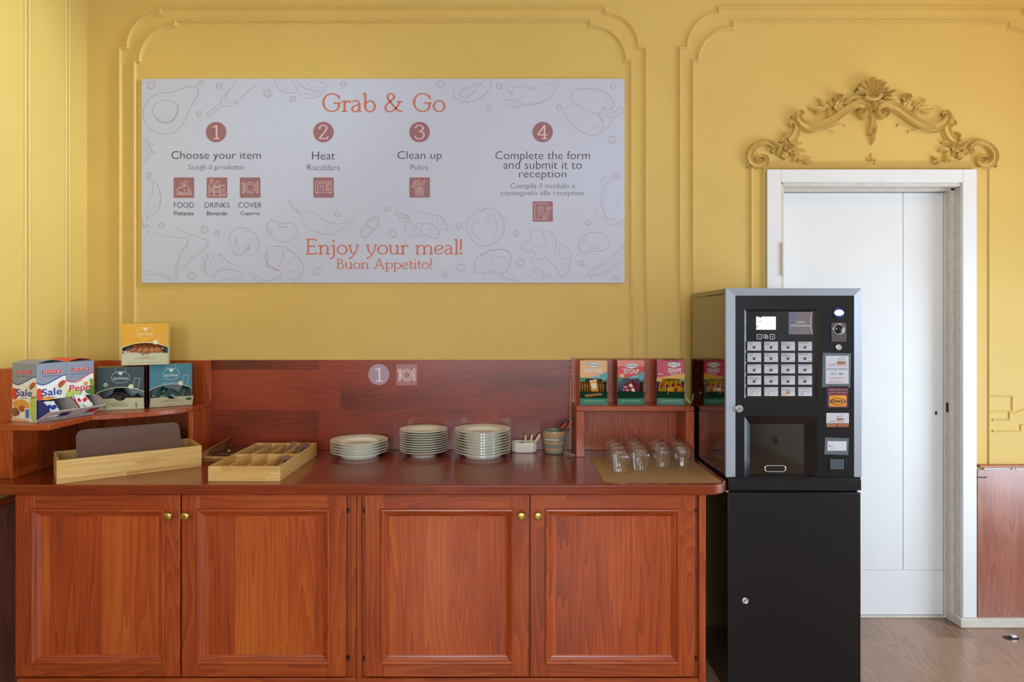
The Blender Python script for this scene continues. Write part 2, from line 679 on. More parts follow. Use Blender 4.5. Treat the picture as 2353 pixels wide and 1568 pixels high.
# -- a light antique book face, drawn as strokes: cap height 1, y up
def serif_glyph(ch):
    X = 0.62
    st, dots = [], []

    def stem(x, y0, y1, sb=None, stp=None):
        st.append(([(x, y0), (x, y1)], 1))
        if sb:
            st.append(([(x - sb, y0 + 0.03), (x + sb, y0 + 0.03)], 0))
        if stp:
            st.append(([(x - stp, y1 - 0.07), (x + 0.02, y1 - 0.01)], 0))
    adv = 0.7
    if ch == 'G':
        st.append((arc(.47, .5, .43, .47, 38, 322, 26), 1))
        st += [([(.81, .79), (.84, .84), (.85, .66)], 0), ([(.81, .21), (.82, .47)], 1), ([(.56, .47), (.92, .47)], 0)]
        adv = 0.98
    elif ch == 'E':
        stem(.14, 0, 1)
        st += [([(0, .97), (.58, .97), (.61, .84)], 0), ([(.14, .54), (.5, .54)], 0), ([(.5, .6), (.5, .47)], 0), ([(0, .03), (.6, .03), (.65, .18)], 0)]
        adv = 0.74
    elif ch == 'B':
        stem(.14, 0, 1)
        st += [([(0, .97), (.3, .97)] + arc(.3, .755, .22, .215, 90, -90, 10) + [(.14, .54)], 1), ([(.3, .54)] + arc(.34, .285, .27, .255, 90, -90, 12) + [(0, .03)], 1)]
        adv = 0.72
    elif ch == 'A':
        st += [([(.08, 0), (.43, 1)], 0), ([(.43, 1), (.8, 0)], 1), ([(.2, .35), (.67, .35)], 0), ([(-.02, .03), (.2, .03)], 0), ([(.66, .03), (.93, .03)], 0)]
        adv = 0.93
    elif ch == 'r':
        stem(.14, 0, .6, .14, .15)
        st.append((smoothed([(.15, .36), (.22, .52), (.33, .58), (.43, .54)], n=4), 0))
        dots.append((.42, .535, .055))
        adv = 0.47
    elif ch == 'a':
        st += [(smoothed([(.06, .53), (.2, .6), (.35, .56), (.42, .42), (.42, .12), (.46, .03), (.53, .02)], n=4), 1),
               (smoothed([(.42, .37), (.24, .35), (.07, .24), (.07, .09), (.19, .01), (.33, .06), (.42, .2)], n=4), 1)]
        adv = 0.58
    elif ch == 'b':
        stem(.14, .2, 1, None, .13)
        st.append((arc(.385, .3, .245, .285, 0, 360, 28), 1))
        adv = 0.7
    elif ch == '&':
        st += [(smoothed([(.95, .05), (.8, .03), (.58, .2), (.3, .55), (.18, .76), (.23, .93), (.36, .97), (.48, .9), (.5, .76), (.38, .62), (.17, .44), (.07, .24), (.13, .07), (.3, .02), (.52, .12), (.68, .32), (.78, .52)], n=5), 1), ([(.66, .54), (.93, .54)], 0)]
        adv = 1.08
    elif ch == 'o':
        st.append((arc(.33, .305, .275, .285, 0, 360, 28), 1))
        adv = 0.68
    elif ch == 'n':
        stem(.14, 0, .6, .13, .14)
        st += [(smoothed([(.15, .4), (.26, .54), (.4, .59), (.53, .52), (.55, .38), (.55, .0)], n=4), 1), ([(.42, .03), (.68, .03)], 0)]
        adv = 0.72
    elif ch == 'm':
        stem(.14, 0, .6, .12, .14)
        for x in (0, .4):
            st += [(smoothed([(.15 + x, .4), (.25 + x, .54), (.38 + x, .59), (.5 + x, .52), (.54 + x, .38), (.54 + x, .0)], n=4), 1), ([(.42 + x, .03), (.66 + x, .03)], 0)]
        adv = 1.1
    elif ch == 'j':
        st += [(smoothed([(.2, .6), (.2, .2), (.2, -.06), (.14, -.22), (-.02, -.26)], n=4), 1), ([(.04, .53), (.22, .6)], 0)]
        dots += [(.17, .86, .07), (0, -.24, .05)]
        adv = 0.36
    elif ch == 'i':
        stem(.15, 0, .6, .12, .14)
        dots.append((.14, .86, .07))
        adv = 0.31
    elif ch == 'y':
        st += [(smoothed([(.1, .6), (.14, .32), (.24, .1), (.38, .06)], n=4), 1), (smoothed([(.56, .6), (.5, .3), (.36, 0), (.2, -.2), (.05, -.25)], n=4), 0),
               ([(0, .6), (.2, .6)], 0), ([(.46, .6), (.66, .6)], 0)]
        dots.append((.06, -.235, .05))
        adv = 0.66
    elif ch == 'u':
        st += [(smoothed([(.12, .6), (.12, .22), (.2, .05), (.34, .02), (.46, .08), (.53, .22)], n=4), 1), ([(0, .56), (.14, .6)], 0), ([(.53, .6), (.53, .0)], 1), ([(.4, .56), (.55, .6)], 0), ([(.53, .03), (.66, .03)], 0)]
        adv = 0.7
    elif ch == 'e':
        st += [([(.09, .25), (.53, .39)], 0), (smoothed([(.53, .39), (.48, .54), (.34, .59), (.15, .5), (.07, .28), (.16, .08), (.34, .02), (.54, .13)], n=4), 1)]
        adv = 0.62
    elif ch == 'l':
        stem(.15, 0, 1, .13, .14)
        adv = 0.3
    elif ch == 'p':
        stem(.14, -.27, .6, .13, .14)
        st.append((arc(.385, .3, .245, .285, 0, 360, 28), 1))
        adv = 0.7
    elif ch == 't':
        st += [(smoothed([(.17, .8), (.17, .15), (.22, .03), (.36, .04)], n=4), 1), ([(.02, .58), (.36, .58)], 0)]
        adv = 0.4
    elif ch == '!':
        st += [([(.12, 1), (.11, .6), (.1, .28)], 1)]
        dots.append((.11, .07, .075))
        adv = 0.3
    elif ch == '1':
        st += [([(.34, 0), (.34, .98)], 1), (smoothed([(.06, .86), (.2, .88), (.34, .97)], n=4), 1), ([(.12, .03), (.56, .03)], 1)]
    elif ch == '2':
        st += [(smoothed([(.08, .74), (.14, .92), (.32, .97), (.5, .88), (.5, .68), (.3, .36), (.06, .05)], n=5), 1), ([(.05, .04), (.56, .04), (.6, .2)], 1)]
        dots.append((.1, .75, .06))
    elif ch == '3':
        st += [(smoothed([(.1, .82), (.18, .94), (.33, .97), (.49, .88), (.48, .66), (.28, .54)], n=5), 1), (smoothed([(.28, .54), (.52, .46), (.55, .2), (.38, .03), (.18, .04), (.07, .18)], n=5), 1)]
        dots += [(.1, .8, .055), (.08, .19, .055)]
    elif ch == '4':
        st += [([(.44, 0), (.44, .98)], 1), ([(.44, .98), (.04, .3)], 1), ([(.03, .3), (.62, .3)], 1), ([(.27, .03), (.6, .03)], 1)]
    elif ch == ' ':
        adv = 0.4
    return st, dots, adv


def serif_text(art, body, x0, x1, ytop, ybase, w=0.105, thin=0.55, caps=True):
    """ink spans x0..x1; cap height reaches from YBASE up to YTOP"""
    S, Dt, x = [], [], 0.0
    for ch in body:
        st, dots, adv = serif_glyph(ch)
        S += [([(x + p[0], p[1]) for p in pts], k) for pts, k in st]
        Dt += [(x + a, b, r) for a, b, r in dots]
        x += adv
    ax = min(p[0] for pts, _ in S for p in pts)
    bx = max(p[0] for pts, _ in S for p in pts)
    h = ybase - ytop
    kx = (x1 - x0) / (bx - ax)

    def T(p):
        return (x0 + (p[0] - ax) * kx, ybase - p[1] * h)
    for pts, thick in S:
        art.stroke([T(p) for p in pts], w * h * (1.0 if thick else 0.66), mod=(1 - thin) if thick else 0.0)
    for a, b, r in Dt:
        cx, cy = T((a, b))
        art.disc(cx, cy, r * h, n=16)


# ---------------------------------------------------------------- room shell
mb = MB()
mb.box(XL - 0.2, XR + 0.9, YFRONT - 0.2, 0.6, -0.12, 0)
struct('floor', mb, 'oak_floor')
mb = MB()
mb.box(XL - 0.2, XR + 0.9, YFRONT - 0.2, 0.3, ZC, ZC + 0.12)
struct('ceiling', mb, 'ceiling_white')
DX0, DX1, DZ1 = WX(1797, 0), WX(2212, 0), WZ(424, 0)
mb = MB()
mb.box(XL - 0.2, DX0, 0, 0.2, 0, ZC)
mb.box(DX1, XR + 0.2, 0, 0.2, 0, ZC)
mb.box(DX0, DX1, 0, 0.2, DZ1, ZC)
struct('wall_back', mb, 'wall_paint')
mb = MB()
mb.box(XL - 0.2, XL, YFRONT, 0, 0, ZC)
struct('wall_left', mb, 'wall_paint')
RW0, RW1, RWZ0, RWZ1 = -2.2, -0.5, 0.28, 2.03
mb = MB()
mb.box(XR, XR + 0.34, RW1, 0, 0, ZC)
mb.box(XR, XR + 0.34, YFRONT, RW0, 0, ZC)
mb.box(XR, XR + 0.34, RW0, RW1, 0, RWZ0)
mb.box(XR, XR + 0.34, RW0, RW1, RWZ1, ZC)
struct('wall_right', mb, 'far_wall_paint')
mb = MB()
mb.box(XL - 0.2, XR + 0.34, YFRONT - 0.2, YFRONT, 0, ZC)
struct('wall_front', mb, 'far_wall_paint')
for i, x in enumerate((-0.75, 0.95, 2.4)):
    mb = MB()
    for a in (-0.53, 0.48):
        mb.box(x + a, x + a + 0.05, YFRONT, YFRONT + 0.09, 0.5, 2.8)
    for z in (0.5, 2.75):
        mb.box(x - 0.53, x + 0.53, YFRONT, YFRONT + 0.09, z, z + 0.05)
    mb.box(x - 0.02, x + 0.02, YFRONT + 0.03, YFRONT + 0.07, 0.55, 2.75)
    mb.box(x - 0.48, x + 0.48, YFRONT + 0.03, YFRONT + 0.07, 1.9, 1.94)
    struct('window_%d' % (i + 1), mb, 'white_paint')
mb = MB()
for y in (RW0, RW1 - 0.05):
    mb.box(XR + 0.2, XR + 0.26, y, y + 0.05, RWZ0, RWZ1)
for z in (RWZ0, RWZ1 - 0.05):
    mb.box(XR + 0.2, XR + 0.26, RW0, RW1, z, z + 0.05)
struct('window_4', mb, 'white_paint')


# ---------------------------------------------------------------- plaster mouldings on the wall
BEAD = [(-1, 0), (-0.95, 0.25), (-0.62, 0.32), (-0.55, 0.75), (-0.25, 1.0), (0.12, 0.95), (0.4, 0.6), (0.5, 0.3), (0.92, 0.25), (1, 0)]
DOME = [(-1, 0), (-0.85, 0.5), (-0.5, 0.85), (0, 1.0), (0.5, 0.85), (0.85, 0.5), (1, 0)]
LEAF = [(-1, 0), (-0.9, 0.35), (-0.55, 0.95), (-0.12, 0.72), (0, 0.5), (0.12, 0.72), (0.55, 0.95), (0.9, 0.35), (1, 0)]
BAND = [(-1, 0), (-0.97, 0.7), (-0.8, 1.0), (-0.6, 0.75), (-0.52, 0.45), (-0.2, 0.5), (0.2, 0.5), (0.52, 0.45), (0.6, 0.75), (0.8, 1.0), (0.97, 0.7), (1, 0)]


def relief(mb, path, width, H, prof=BEAD, fn=None, closed=False, hs=None):
    """sweep a profile (across -1..1, height 0..1) along a picture path on the wall; WIDTH half width in picture units"""
    fn = fn or (lambda u, v: W(u, v, 0))
    P = [Vector((p[0], p[1])) for p in path]
    m = len(P)
    if not hasattr(width, '__len__'):
        width = [width] * m
    rings = []
    for i, p in enumerate(P):
        a = P[(i - 1) % m] if (closed or i > 0) else None
        b = P[(i + 1) % m] if (closed or i < m - 1) else None
        t1 = (p - a).normalized() if a is not None else (b - p).normalized()
        t2 = (b - p).normalized() if b is not None else t1
        t = (t1 + t2)
        t = t.normalized() if t.length > 1e-3 else t1
        n = Vector((-t.y, t.x))
        k = max(0.45, abs(n.dot(Vector((-t1.y, t1.x)))))
        row = []
        for s, h in prof:
            q = p + n * (s * width[i] / k)
            w = fn(q.x, q.y)
            w.y -= h * H * (hs[i] if hs else 1.0)
            row.append(w)
        rings.append(row)
    if closed:
        rings.append(rings[0])
    mb.loft(rings, closed=False, caps=False)
    return mb


def leaf(mb, pts, w, H, fn=None, n=5):
    path = smoothed(pts, n=n)
    m = len(path)
    ws = [w * (0.12 + 0.88 * math.sin(PI * min(1, (i / (m - 1)) ** 0.8 * 0.97 + 0.02)) ** 0.8) for i in range(m)]
    return relief(mb, path, ws, H, LEAF, fn, hs=[0.35 + 0.65 * math.sin(PI * (0.1 + 0.8 * i / (m - 1))) for i in range(m)])


def trim(name, paths, w=4.6, H=0.014):
    mb = MB()
    for p in paths:
        relief(mb, p, w, H)
    return struct(name, mb, 'stucco')


def panel_frame(uL, uR, vT, step, r_out, vB, mirror=True):
    pass


def corner_L(u, v, us, u2, v2, vt):
    """left shoulder: up the side at U to V, in to US, round to (U2, V2), up to VT"""
    a = arc(u2, v, u2 - us, v - v2, 180, 270, 12)
    return [(us, v)] + a[1:] + [(u2, vt)]


def frame_path(u, v, us, u2, v2, vt, vB, uEnd, mir=None):
    left = [(u, vB), (u, v)] + corner_L(u, v, us, u2, v2, vt)
    if mir is None:
        return left + [(uEnd, vt)]
    return left + [(2 * mir - p[0], p[1]) for p in reversed(left)]


M1 = 880.5
trim('trim_1', [frame_path(278, 112, 294.5, 370.5, 33, 18.5, 1060, 0, M1), frame_path(311.5, 143, 323, 405, 61.5, 50, 1060, 0, M1)])
M2 = 2001
trim('trim_2', [frame_path(1562, 112, 1578.5, 1651, 33, 19, 1060, 0, M2), frame_path(1592, 143, 1603.5, 1684, 66, 51, 1060, 0, M2)])
# beads of the left wall
mb = MB()
for u, sx in ((61, 0), (153.5, 0)):
    y = XL * F / (u - CX) - D0
    for k in (-0.011, 0.011):
        mb.tube([(XL + 0.001, y + k, 0.82), (XL + 0.001, y + k, 3.08 if u > 100 else ZC - 0.06)], 0.008, 8)
struct('trim_3', mb, 'stucco')
# beads beside the door frame and the low panel on the far right
trim('trim_4', [[(1726, 1000), (1726, 386)], [(1754, 1000), (1754, 386)]], 4.2, 0.013)
trim('trim_5', [[(2271.5, 1068), (2271.5, 388)]], 2.4, 0.008)
trim('trim_6', [[(2271, 911), (2325, 911), (2325, 945), (2271, 945)], [(2280, 965), (2319, 965), (2319, 948), (2335, 948), (2353, 941), (2380, 930)],
                [(2280, 991), (2345, 991), (2345, 978), (2380, 968)]], 2.6, 0.007)

# ---------------------------------------------------------------- wainscot, baseboard
yw = -0.014
zt = WZ(1078, yw)
mb = MB()
x0 = WX(2247, yw)
mb.box(x0, XR, yw, 0, WZ(1080, yw) - 0.04, WZ(1080, yw))
mb.box(x0, x0 + 0.046, yw, 0, 0.03, zt - 0.04)
mb.box(x0 + 0.046, XR, yw + 0.0005, 0, WZ(1424, yw), WZ(1409, yw))
mb.box(x0 + 0.01, XR, yw + 0.007, -0.001, 0.06, zt - 0.02)
struct('trim_7', mb, 'cherry_worn')
mb = MB()
mb.box(x0, XR, -0.028, 0, WZ(1075, -0.02), WZ(1069, -0.02))
struct('trim_8', mb, 'cherry_depth', bevel=0.002)
mb = MB()
for a, b in ((2262, 2322), (2326, 2332), (2334, 2400)):
    mb.box(WX(a, -0.012), WX(b, -0.012), -0.012, 0, WZ(1082, -0.012), WZ(1074, -0.012))
struct('trim_9', mb, 'worn_white')
mb = MB()
xb = WX(2208, -0.03)
mb.prism([(xb, -0.03), (XR, -0.03), (XR, -0.0005), (xb + 0.02, -0.0005), (xb + 0.02, 0.083), (xb, 0.083)], lambda x, y: Vector((x, y, 0)), lambda x, y: Vector((x, y, 0.047)))
struct('baseboard_right', mb, 'worn_white', bevel=0.004)
mb = MB()
mb.box(XL, XL + 0.014, YFRONT, 0, 0, 0.765)
struct('trim_10', mb, 'cherry_worn')
mb = MB()
mb.box(XL, XL + 0.03, YFRONT, 0, 0.765, 0.79)
struct('trim_11', mb, 'cherry_depth', bevel=0.003)

# ---------------------------------------------------------------- door
fy = -0.022
dr = thing('door_1', 'white painted door in a plain white frame behind the coffee machine', 'door', ((DX0 + DX1) / 2, 0, 0))
tag(dr, kind='structure')
fx0, fx1, fzt = WX(1763, fy), WX(2245, fy), WZ(389, fy)
ix0, ix1, izt = WX(1795, fy), WX(2212.5, fy), WZ(419, fy)
mb = MB()
mb.box(fx0, ix0, fy, 0, 0, fzt)
mb.box(ix1, fx1, fy, -0.001, 0.0475, fzt)
mb.box(ix0, ix1, fy, 0, izt, fzt)
ob('door_frame', mb, 'white_paint', dr, bevel=0.003)
mb = MB()
ly = 0.095
# stepped jambs and head of the recess
mb.box(DX1 - 0.012, DX1 + 0.01, -0.01, 0.2, 0, DZ1)
mb.box(DX1 - 0.03, DX1, 0.045, 0.2, 0, DZ1)
mb.box(DX0 - 0.01, DX0 + 0.006, -0.01, 0.2, 0, DZ1)
mb.box(DX0, DX1, -0.01, 0.2, DZ1 - 0.012, DZ1 + 0.01)
mb.box(DX0, DX1, 0.045, 0.2, DZ1 - 0.022, DZ1)
ob('door_jamb', mb, 'worn_white', dr, bevel=0.002)
lx0, lx1, lz1 = DX0 + 0.008, WX(2167, ly), DZ1 - 0.024
gx = WX(2075, ly)
gz = WZ(1311, ly)
mb = MB()
mb.box(lx0, gx - 0.0018, ly, ly + 0.04, gz + 0.001, lz1)
mb.box(gx + 0.0018, lx1, ly, ly + 0.04, gz + 0.001, lz1)
mb.box(lx0, lx1, ly, ly + 0.04, 0.012, gz - 0.0004)
mb.box(lx0, lx1, ly + 0.006, ly + 0.042, 0.012, lz1)
lf = ob('door_leaf', mb, 'white_paint', dr, bevel=0.0016)
mb = MB()
mb.box(lx1 + 0.002, DX1 - 0.03, ly - 0.012, ly + 0.04, 0.002, lz1)
ob('door_edge', mb, 'white_paint', dr, bevel=0.002)
mb = MB()
mb.box(lx0, DX1 - 0.03, ly - 0.012, ly + 0.05, 0.0, 0.010)
ob('threshold', mb, 'worn_white', dr, bevel=0.002)
hx, hy = WX(1799, -0.03), -0.026
for v0, v1 in ((560, 632),):
    mb = MB()
    z0, z1 = WZ(v1, hy), WZ(v0, hy)
    mb.tube([(hx, hy, z0), (hx, hy, z1)], 0.008, 12)
    mb.tube([(hx, hy, z0 - 0.004), (hx, hy, z0 + 0.02)], 0.0095, 12)
    mb.tube([(hx, hy, z1 - 0.022), (hx, hy, z1 + 0.004)], 0.0095, 12)
    ob('hinge', mb, 'worn_white', dr)
mb = MB()
sx = WX(2174, 0.03)
mb.box(DX1 - 0.0325, DX1 - 0.03, 0.06, 0.075, WZ(948, 0.06), WZ(926, 0.06))
ob('strike_plate', mb, 'dark_iron', dr)
mb = MB()
kx, kz = WX(2150.5, ly), WZ(949.5, ly)
mb.box(kx - 0.005, kx + 0.005, ly - 0.002, ly, kz - 0.009, kz + 0.009)
ob('keyhole_plate', mb, 'dark_iron', dr)


# ---------------------------------------------------------------- overdoor ornament
orn = thing('overdoor_ornament', 'ochre stucco cartouche with shell, roses and scrolls above the white door', 'wall ornament', W(2001, 380, 0))


def O1(p):
    return (1700 + p[0] / 6.817, 170 + p[1] / 6.817)


def O3(p):
    return (1900 + p[0] / 8.71, 170 + p[1] / 8.71)


def L1(u, v):
    q = O1((u, v))
    return W(q[0], q[1], 0)


def R1(u, v):
    q = O1((u, v))
    return W(4002 - q[0], q[1], 0)


def C3(u, v):
    q = O3((u, v))
    return W(q[0], q[1], 0)


def flower(mb, c, r, H, fn, rose=False):
    u, v = c
    for k in range(5):
        a = 2 * PI * k / 5 + 0.4
        tip = (u + r * math.cos(a), v + r * math.sin(a))
        path = [(u + r * 0.1 * math.cos(a), v + r * 0.1 * math.sin(a)), (u + r * 0.6 * math.cos(a), v + r * 0.6 * math.sin(a)), tip]
        pth = smoothed(path, n=4)
        m = len(pth)
        relief(mb, pth, [r * 0.52 * math.sin(PI * (0.15 + 0.75 * i / (m - 1))) for i in range(m)], H, DOME, fn, hs=[0.75 + 0.3 * i / (m - 1) * (1 if i < m - 1 else 0.3) for i in range(m)])
    cc = fn(u, v)
    rr = (fn(u + r, v) - cc).length
    if rose:
        for q, h in ((0.62, 0.95), (0.36, 1.25)):
            rg = [(u + r * q * math.cos(a), v + r * q * math.sin(a)) for a in [2 * PI * i / 14 for i in range(14)]]
            relief(mb, rg, r * 0.16, H * h * 1.25, DOME, fn, closed=True)
        mb.ball((cc.x, cc.y - H * 0.8, cc.z), rr * 0.3, 10)
    else:
        mb.ball((cc.x, cc.y - H * 0.75, cc.z), rr * 0.26, 10)


for fn in (L1, R1):
    mb = MB()
    path = smoothed([(960, 660), (925, 615), (890, 660), (905, 745), (980, 815), (1080, 850), (1210, 838), (1340, 785), (1470, 712), (1590, 622), (1690, 555), (1790, 512), (1880, 525), (1945, 580), (1950, 650), (1895, 680), (1850, 630), (1880, 585), (1920, 610)], n=7)
    m = len(path)
    ws = []
    for i in range(m):
        t = i / (m - 1)
        ws.append(26 + 40 * max(0.0, min(1, t / 0.22)) - (44 * max(0.0, (t - 0.72) / 0.28)))
    relief(mb, path, ws, 0.030, BAND, fn, hs=[1 + 0.5 * (i / (m - 1)) for i in range(m)])
    ob('scroll', mb, 'stucco', orn, fixn=True)
    # fluting laid in the hollow of the scroll
    mb = MB()
    for i in range(int(m * 0.28), int(m * 0.66)):
        if i % 2:
            p, q = Vector(path[i]), Vector(path[i + 1])
            t = (q - p).normalized()
            nn = Vector((-t.y, t.x)) * 26
            relief(mb, [tuple(p - nn), tuple(p), tuple(p + nn)], 4, 0.021, DOME, fn)
    ob('fluting', mb, 'stucco', orn)
    mb = MB()
    path = smoothed([(815, 820), (770, 800), (800, 755), (865, 790), (885, 870), (862, 950), (815, 1015), (765, 1065)], n=6)
    m = len(path)
    relief(mb, path, [18 + 42 * min(1, i / (m * 0.6)) for i in range(m)], 0.022, BAND, fn)
    path = smoothed([(935, 850), (935, 940), (890, 1040), (830, 1090)], n=5)
    relief(mb, path, 22, 0.012, BEAD, fn)
    ob('scroll', mb, 'stucco', orn)
    mb = MB()
    path = smoothed([(480, 1235), (525, 1190), (480, 1120), (380, 1085), (270, 1115), (185, 1190), (140, 1290), (160, 1390), (240, 1445), (330, 1440), (395, 1390), (390, 1325), (320, 1295), (250, 1315), (245, 1375), (310, 1395)], n=7)
    m = len(path)
    relief(mb, path, [24 + 26 * math.sin(PI * min(1, i / m * 1.25)) for i in range(m)], 0.026, BAND, fn)
    ob('volute', mb, 'stucco', orn)
    mb = MB()
    path = smoothed([(105, 1250), (170, 1140), (290, 1065), (430, 1045), (540, 1080), (610, 1150), (630, 1210)], n=6)
    relief(mb, path, 30, 0.018, LEAF, fn)
    for i in range(4, len(path) - 4, 2):
        p, q = Vector(path[i]), Vector(path[i + 1])
        t = (q - p).normalized()
        nn = Vector((-t.y, t.x))
        relief(mb, [tuple(p + nn * 8), tuple(p + nn * 60)], 7, 0.016, DOME, fn)
    relief(mb, [(118, 1350), (112, 1470)], 16, 0.02, DOME, fn)
    ob('shell_rim', mb, 'stucco', orn)
    for c, r, rose in (((1520, 390), 80, True), ((1520, 530), 88, False), ((750, 1160), 88, True), ((680, 1290), 62, False), ((828, 690), 42, False)):
        mb = MB()
        flower(mb, c, r, 0.03, fn, rose)
        ob('flower', mb, 'stucco', orn)
    for pts, w in (([(1390, 545), (1290, 490), (1215, 390)], 40), ([(1350, 555), (1210, 560), (1075, 545)], 48), ([(1300, 580), (1220, 610), (1150, 625)], 30), ([(1400, 520), (1390, 470), (1365, 425)], 34),
                   ([(1375, 565), (1385, 640), (1370, 720)], 46), ([(1610, 480), (1700, 430), (1765, 340)], 52), ([(1640, 400), (1740, 400), (1880, 380)], 40), ([(805, 1120), (890, 1090), (970, 1085)], 38), ([(830, 1210), (930, 1190), (1015, 1215)], 36),
                   ([(830, 1220), (880, 1290), (810, 1375)], 48), ([(985, 1380), (1050, 1340), (1105, 1305)], 34), ([(985, 1385), (1020, 1410), (1060, 1435)], 26), ([(1000, 1380), (1070, 1385), (1140, 1390)], 28),
                   ([(640, 1205), (590, 1225), (565, 1280)], 34), ([(760, 1240), (790, 1260), (800, 1290)], 26), ([(700, 1010), (650, 1050), (600, 1075)], 40), ([(745, 915), (690, 960), (680, 1030)], 24), ([(900, 1330), (910, 1370), (900, 1400)], 28)):
        mb = MB()
        leaf(mb, pts, w, 0.022, fn)
        ob('leaf', mb, 'stucco', orn)
    mb = MB()
    relief(mb, smoothed([(820, 1230), (900, 1310), (985, 1385)], n=5), 9, 0.012, DOME, fn)
    relief(mb, smoothed([(950, 890), (1080, 935), (1290, 890), (1470, 825), (1590, 795), (1650, 810)], n=5), [14] * 25 + [24], 0.009, DOME, fn)
    relief(mb, smoothed([(1280, 900), (1380, 895), (1480, 915)], n=5), 15, 0.009, DOME, fn)
    ob('tendril', mb, 'stucco', orn)
# shell crest
mb = MB()
for tip, w in (((540, 350), 62), ((610, 240), 66), ((720, 165), 70), ((850, 115), 74), ((985, 165), 70), ((1090, 215), 66), ((1155, 330), 60), ((1270, 370), 46)):
    base = Vector((850, 440))
    t = Vector(tip)
    if tip[0] > 1200:
        base = Vector((1080, 510))
    mid = base.lerp(t, 0.55)
    path = smoothed([tuple(base), tuple(mid), tuple(t)], n=5)
    m = len(path)
    relief(mb, path, [w * (0.25 + 0.75 * (i / (m - 1)) ** 0.8) * (1 if i < m - 1 else 0.55) for i in range(m)], 0.05, LEAF, C3, hs=[0.6 + 0.4 * i / (m - 1) for i in range(m)])
ob('shell', mb, 'stucco', orn)
mb = MB()
relief(mb, smoothed([(720, 470), (800, 520), (900, 545), (1000, 500), (1030, 430)], n=5), 48, 0.034, DOME, C3)
relief(mb, [(935, 585), (935, 640), (930, 770)], [62, 60, 40], 0.036, BAND, C3)
ob('cartouche', mb, 'stucco', orn)
mb = MB()
leaf(mb, [(905, 780), (890, 860), (900, 940), (880, 1060), (840, 1150), (815, 1240)], 62, 0.024, C3)
leaf(mb, [(900, 900), (930, 1010), (950, 1120), (945, 1225)], 48, 0.020, C3)
leaf(mb, [(890, 1190), (905, 1290), (880, 1420)], 46, 0.022, C3)
ob('pendant', mb, 'stucco', orn)
mb = MB()
q = 6.816
cfn = lambda u, v: W(1990 + u / q, 170 + v / q, 0)
relief(mb, [(55 + 32 * math.cos(a), 1355 + 34 * math.sin(a)) for a in [2 * PI * i / 18 for i in range(18)]], 13, 0.012, DOME, cfn, closed=True)
relief(mb, smoothed([(85, 1340), (125, 1335), (140, 1380), (110, 1400)], n=4), 16, 0.012, DOME, cfn)
c = cfn(80, 1275)
mb.ball((c.x, c.y - 0.004, c.z), 0.007, 10)
c = cfn(75, 1310)
mb.ball((c.x, c.y - 0.004, c.z), 0.0045, 10)
ob('rosette', mb, 'stucco', orn)
mb = MB()
relief(mb, [(1764, 374.5), (2238, 374.5)], 2.2, 0.010, BEAD)
relief(mb, [(1764, 380.5), (2238, 380.5)], 2.2, 0.010, BEAD)
relief(mb, [(1717, 386.5), (2288, 386.5)], 1.6, 0.012, BEAD)
ob('sill_rail', mb, 'stucco', orn)


# ---------------------------------------------------------------- the printed sign on the wall
by = -0.012
brd = thing('menu_sign', 'large white printed self-service sign hung inside the plaster frame', 'sign', W(880, 651, by))
mb = MB()
mb.box(WX(325.5, by), WX(1435, by), by, -0.001, WZ(650.5, by), WZ(181, by))
ob('panel', mb, 'board_white', brd, bevel=0.0008)
LAY = [0]


def bfn(k):
    yy = by - 0.0004 * k
    return lambda u, v: W(u, v, by) + Vector((0, yy - by, 0))


def zoom(u0, v0, k):
    return lambda p: (u0 + p[0] / k, v0 + p[1] / k)


ZA, ZB, ZCc, ZD, ZE, ZF = zoom(320, 175, 5.503), zoom(320, 440, 6.192), zoom(640, 440, 5.8825), zoom(1020, 440, 5.602), zoom(1000, 175, 5.348), zoom(700, 150, 2.959)


def clip_board(p):
    return (min(1434.6, max(326, p[0])), min(650.2, max(181.4, p[1])))


def sketch(name, z, strokes, jag=0.0):
    """strokes: (points, closed, width px, smooth)"""
    a = Art()
    for pts, closed, w, sm in strokes:
        q = [z(p) for p in pts]
        if sm:
            q = smoothed(q, closed, 6)
        if jag:
            r = random.Random(len(q))
            q2 = []
            for i in range(len(q) - 1):
                for t in (0, 0.5):
                    q2.append((q[i][0] + (q[i + 1][0] - q[i][0]) * t + r.uniform(-jag, jag), q[i][1] + (q[i + 1][1] - q[i][1]) * t + r.uniform(-jag, jag)))
            q = q2
        q = [clip_board(p) for p in q]
        a.stroke(q, w, closed, taper=not closed and len(q) > 8)
    return a.put(name, 'print_line', bfn(1), brd)


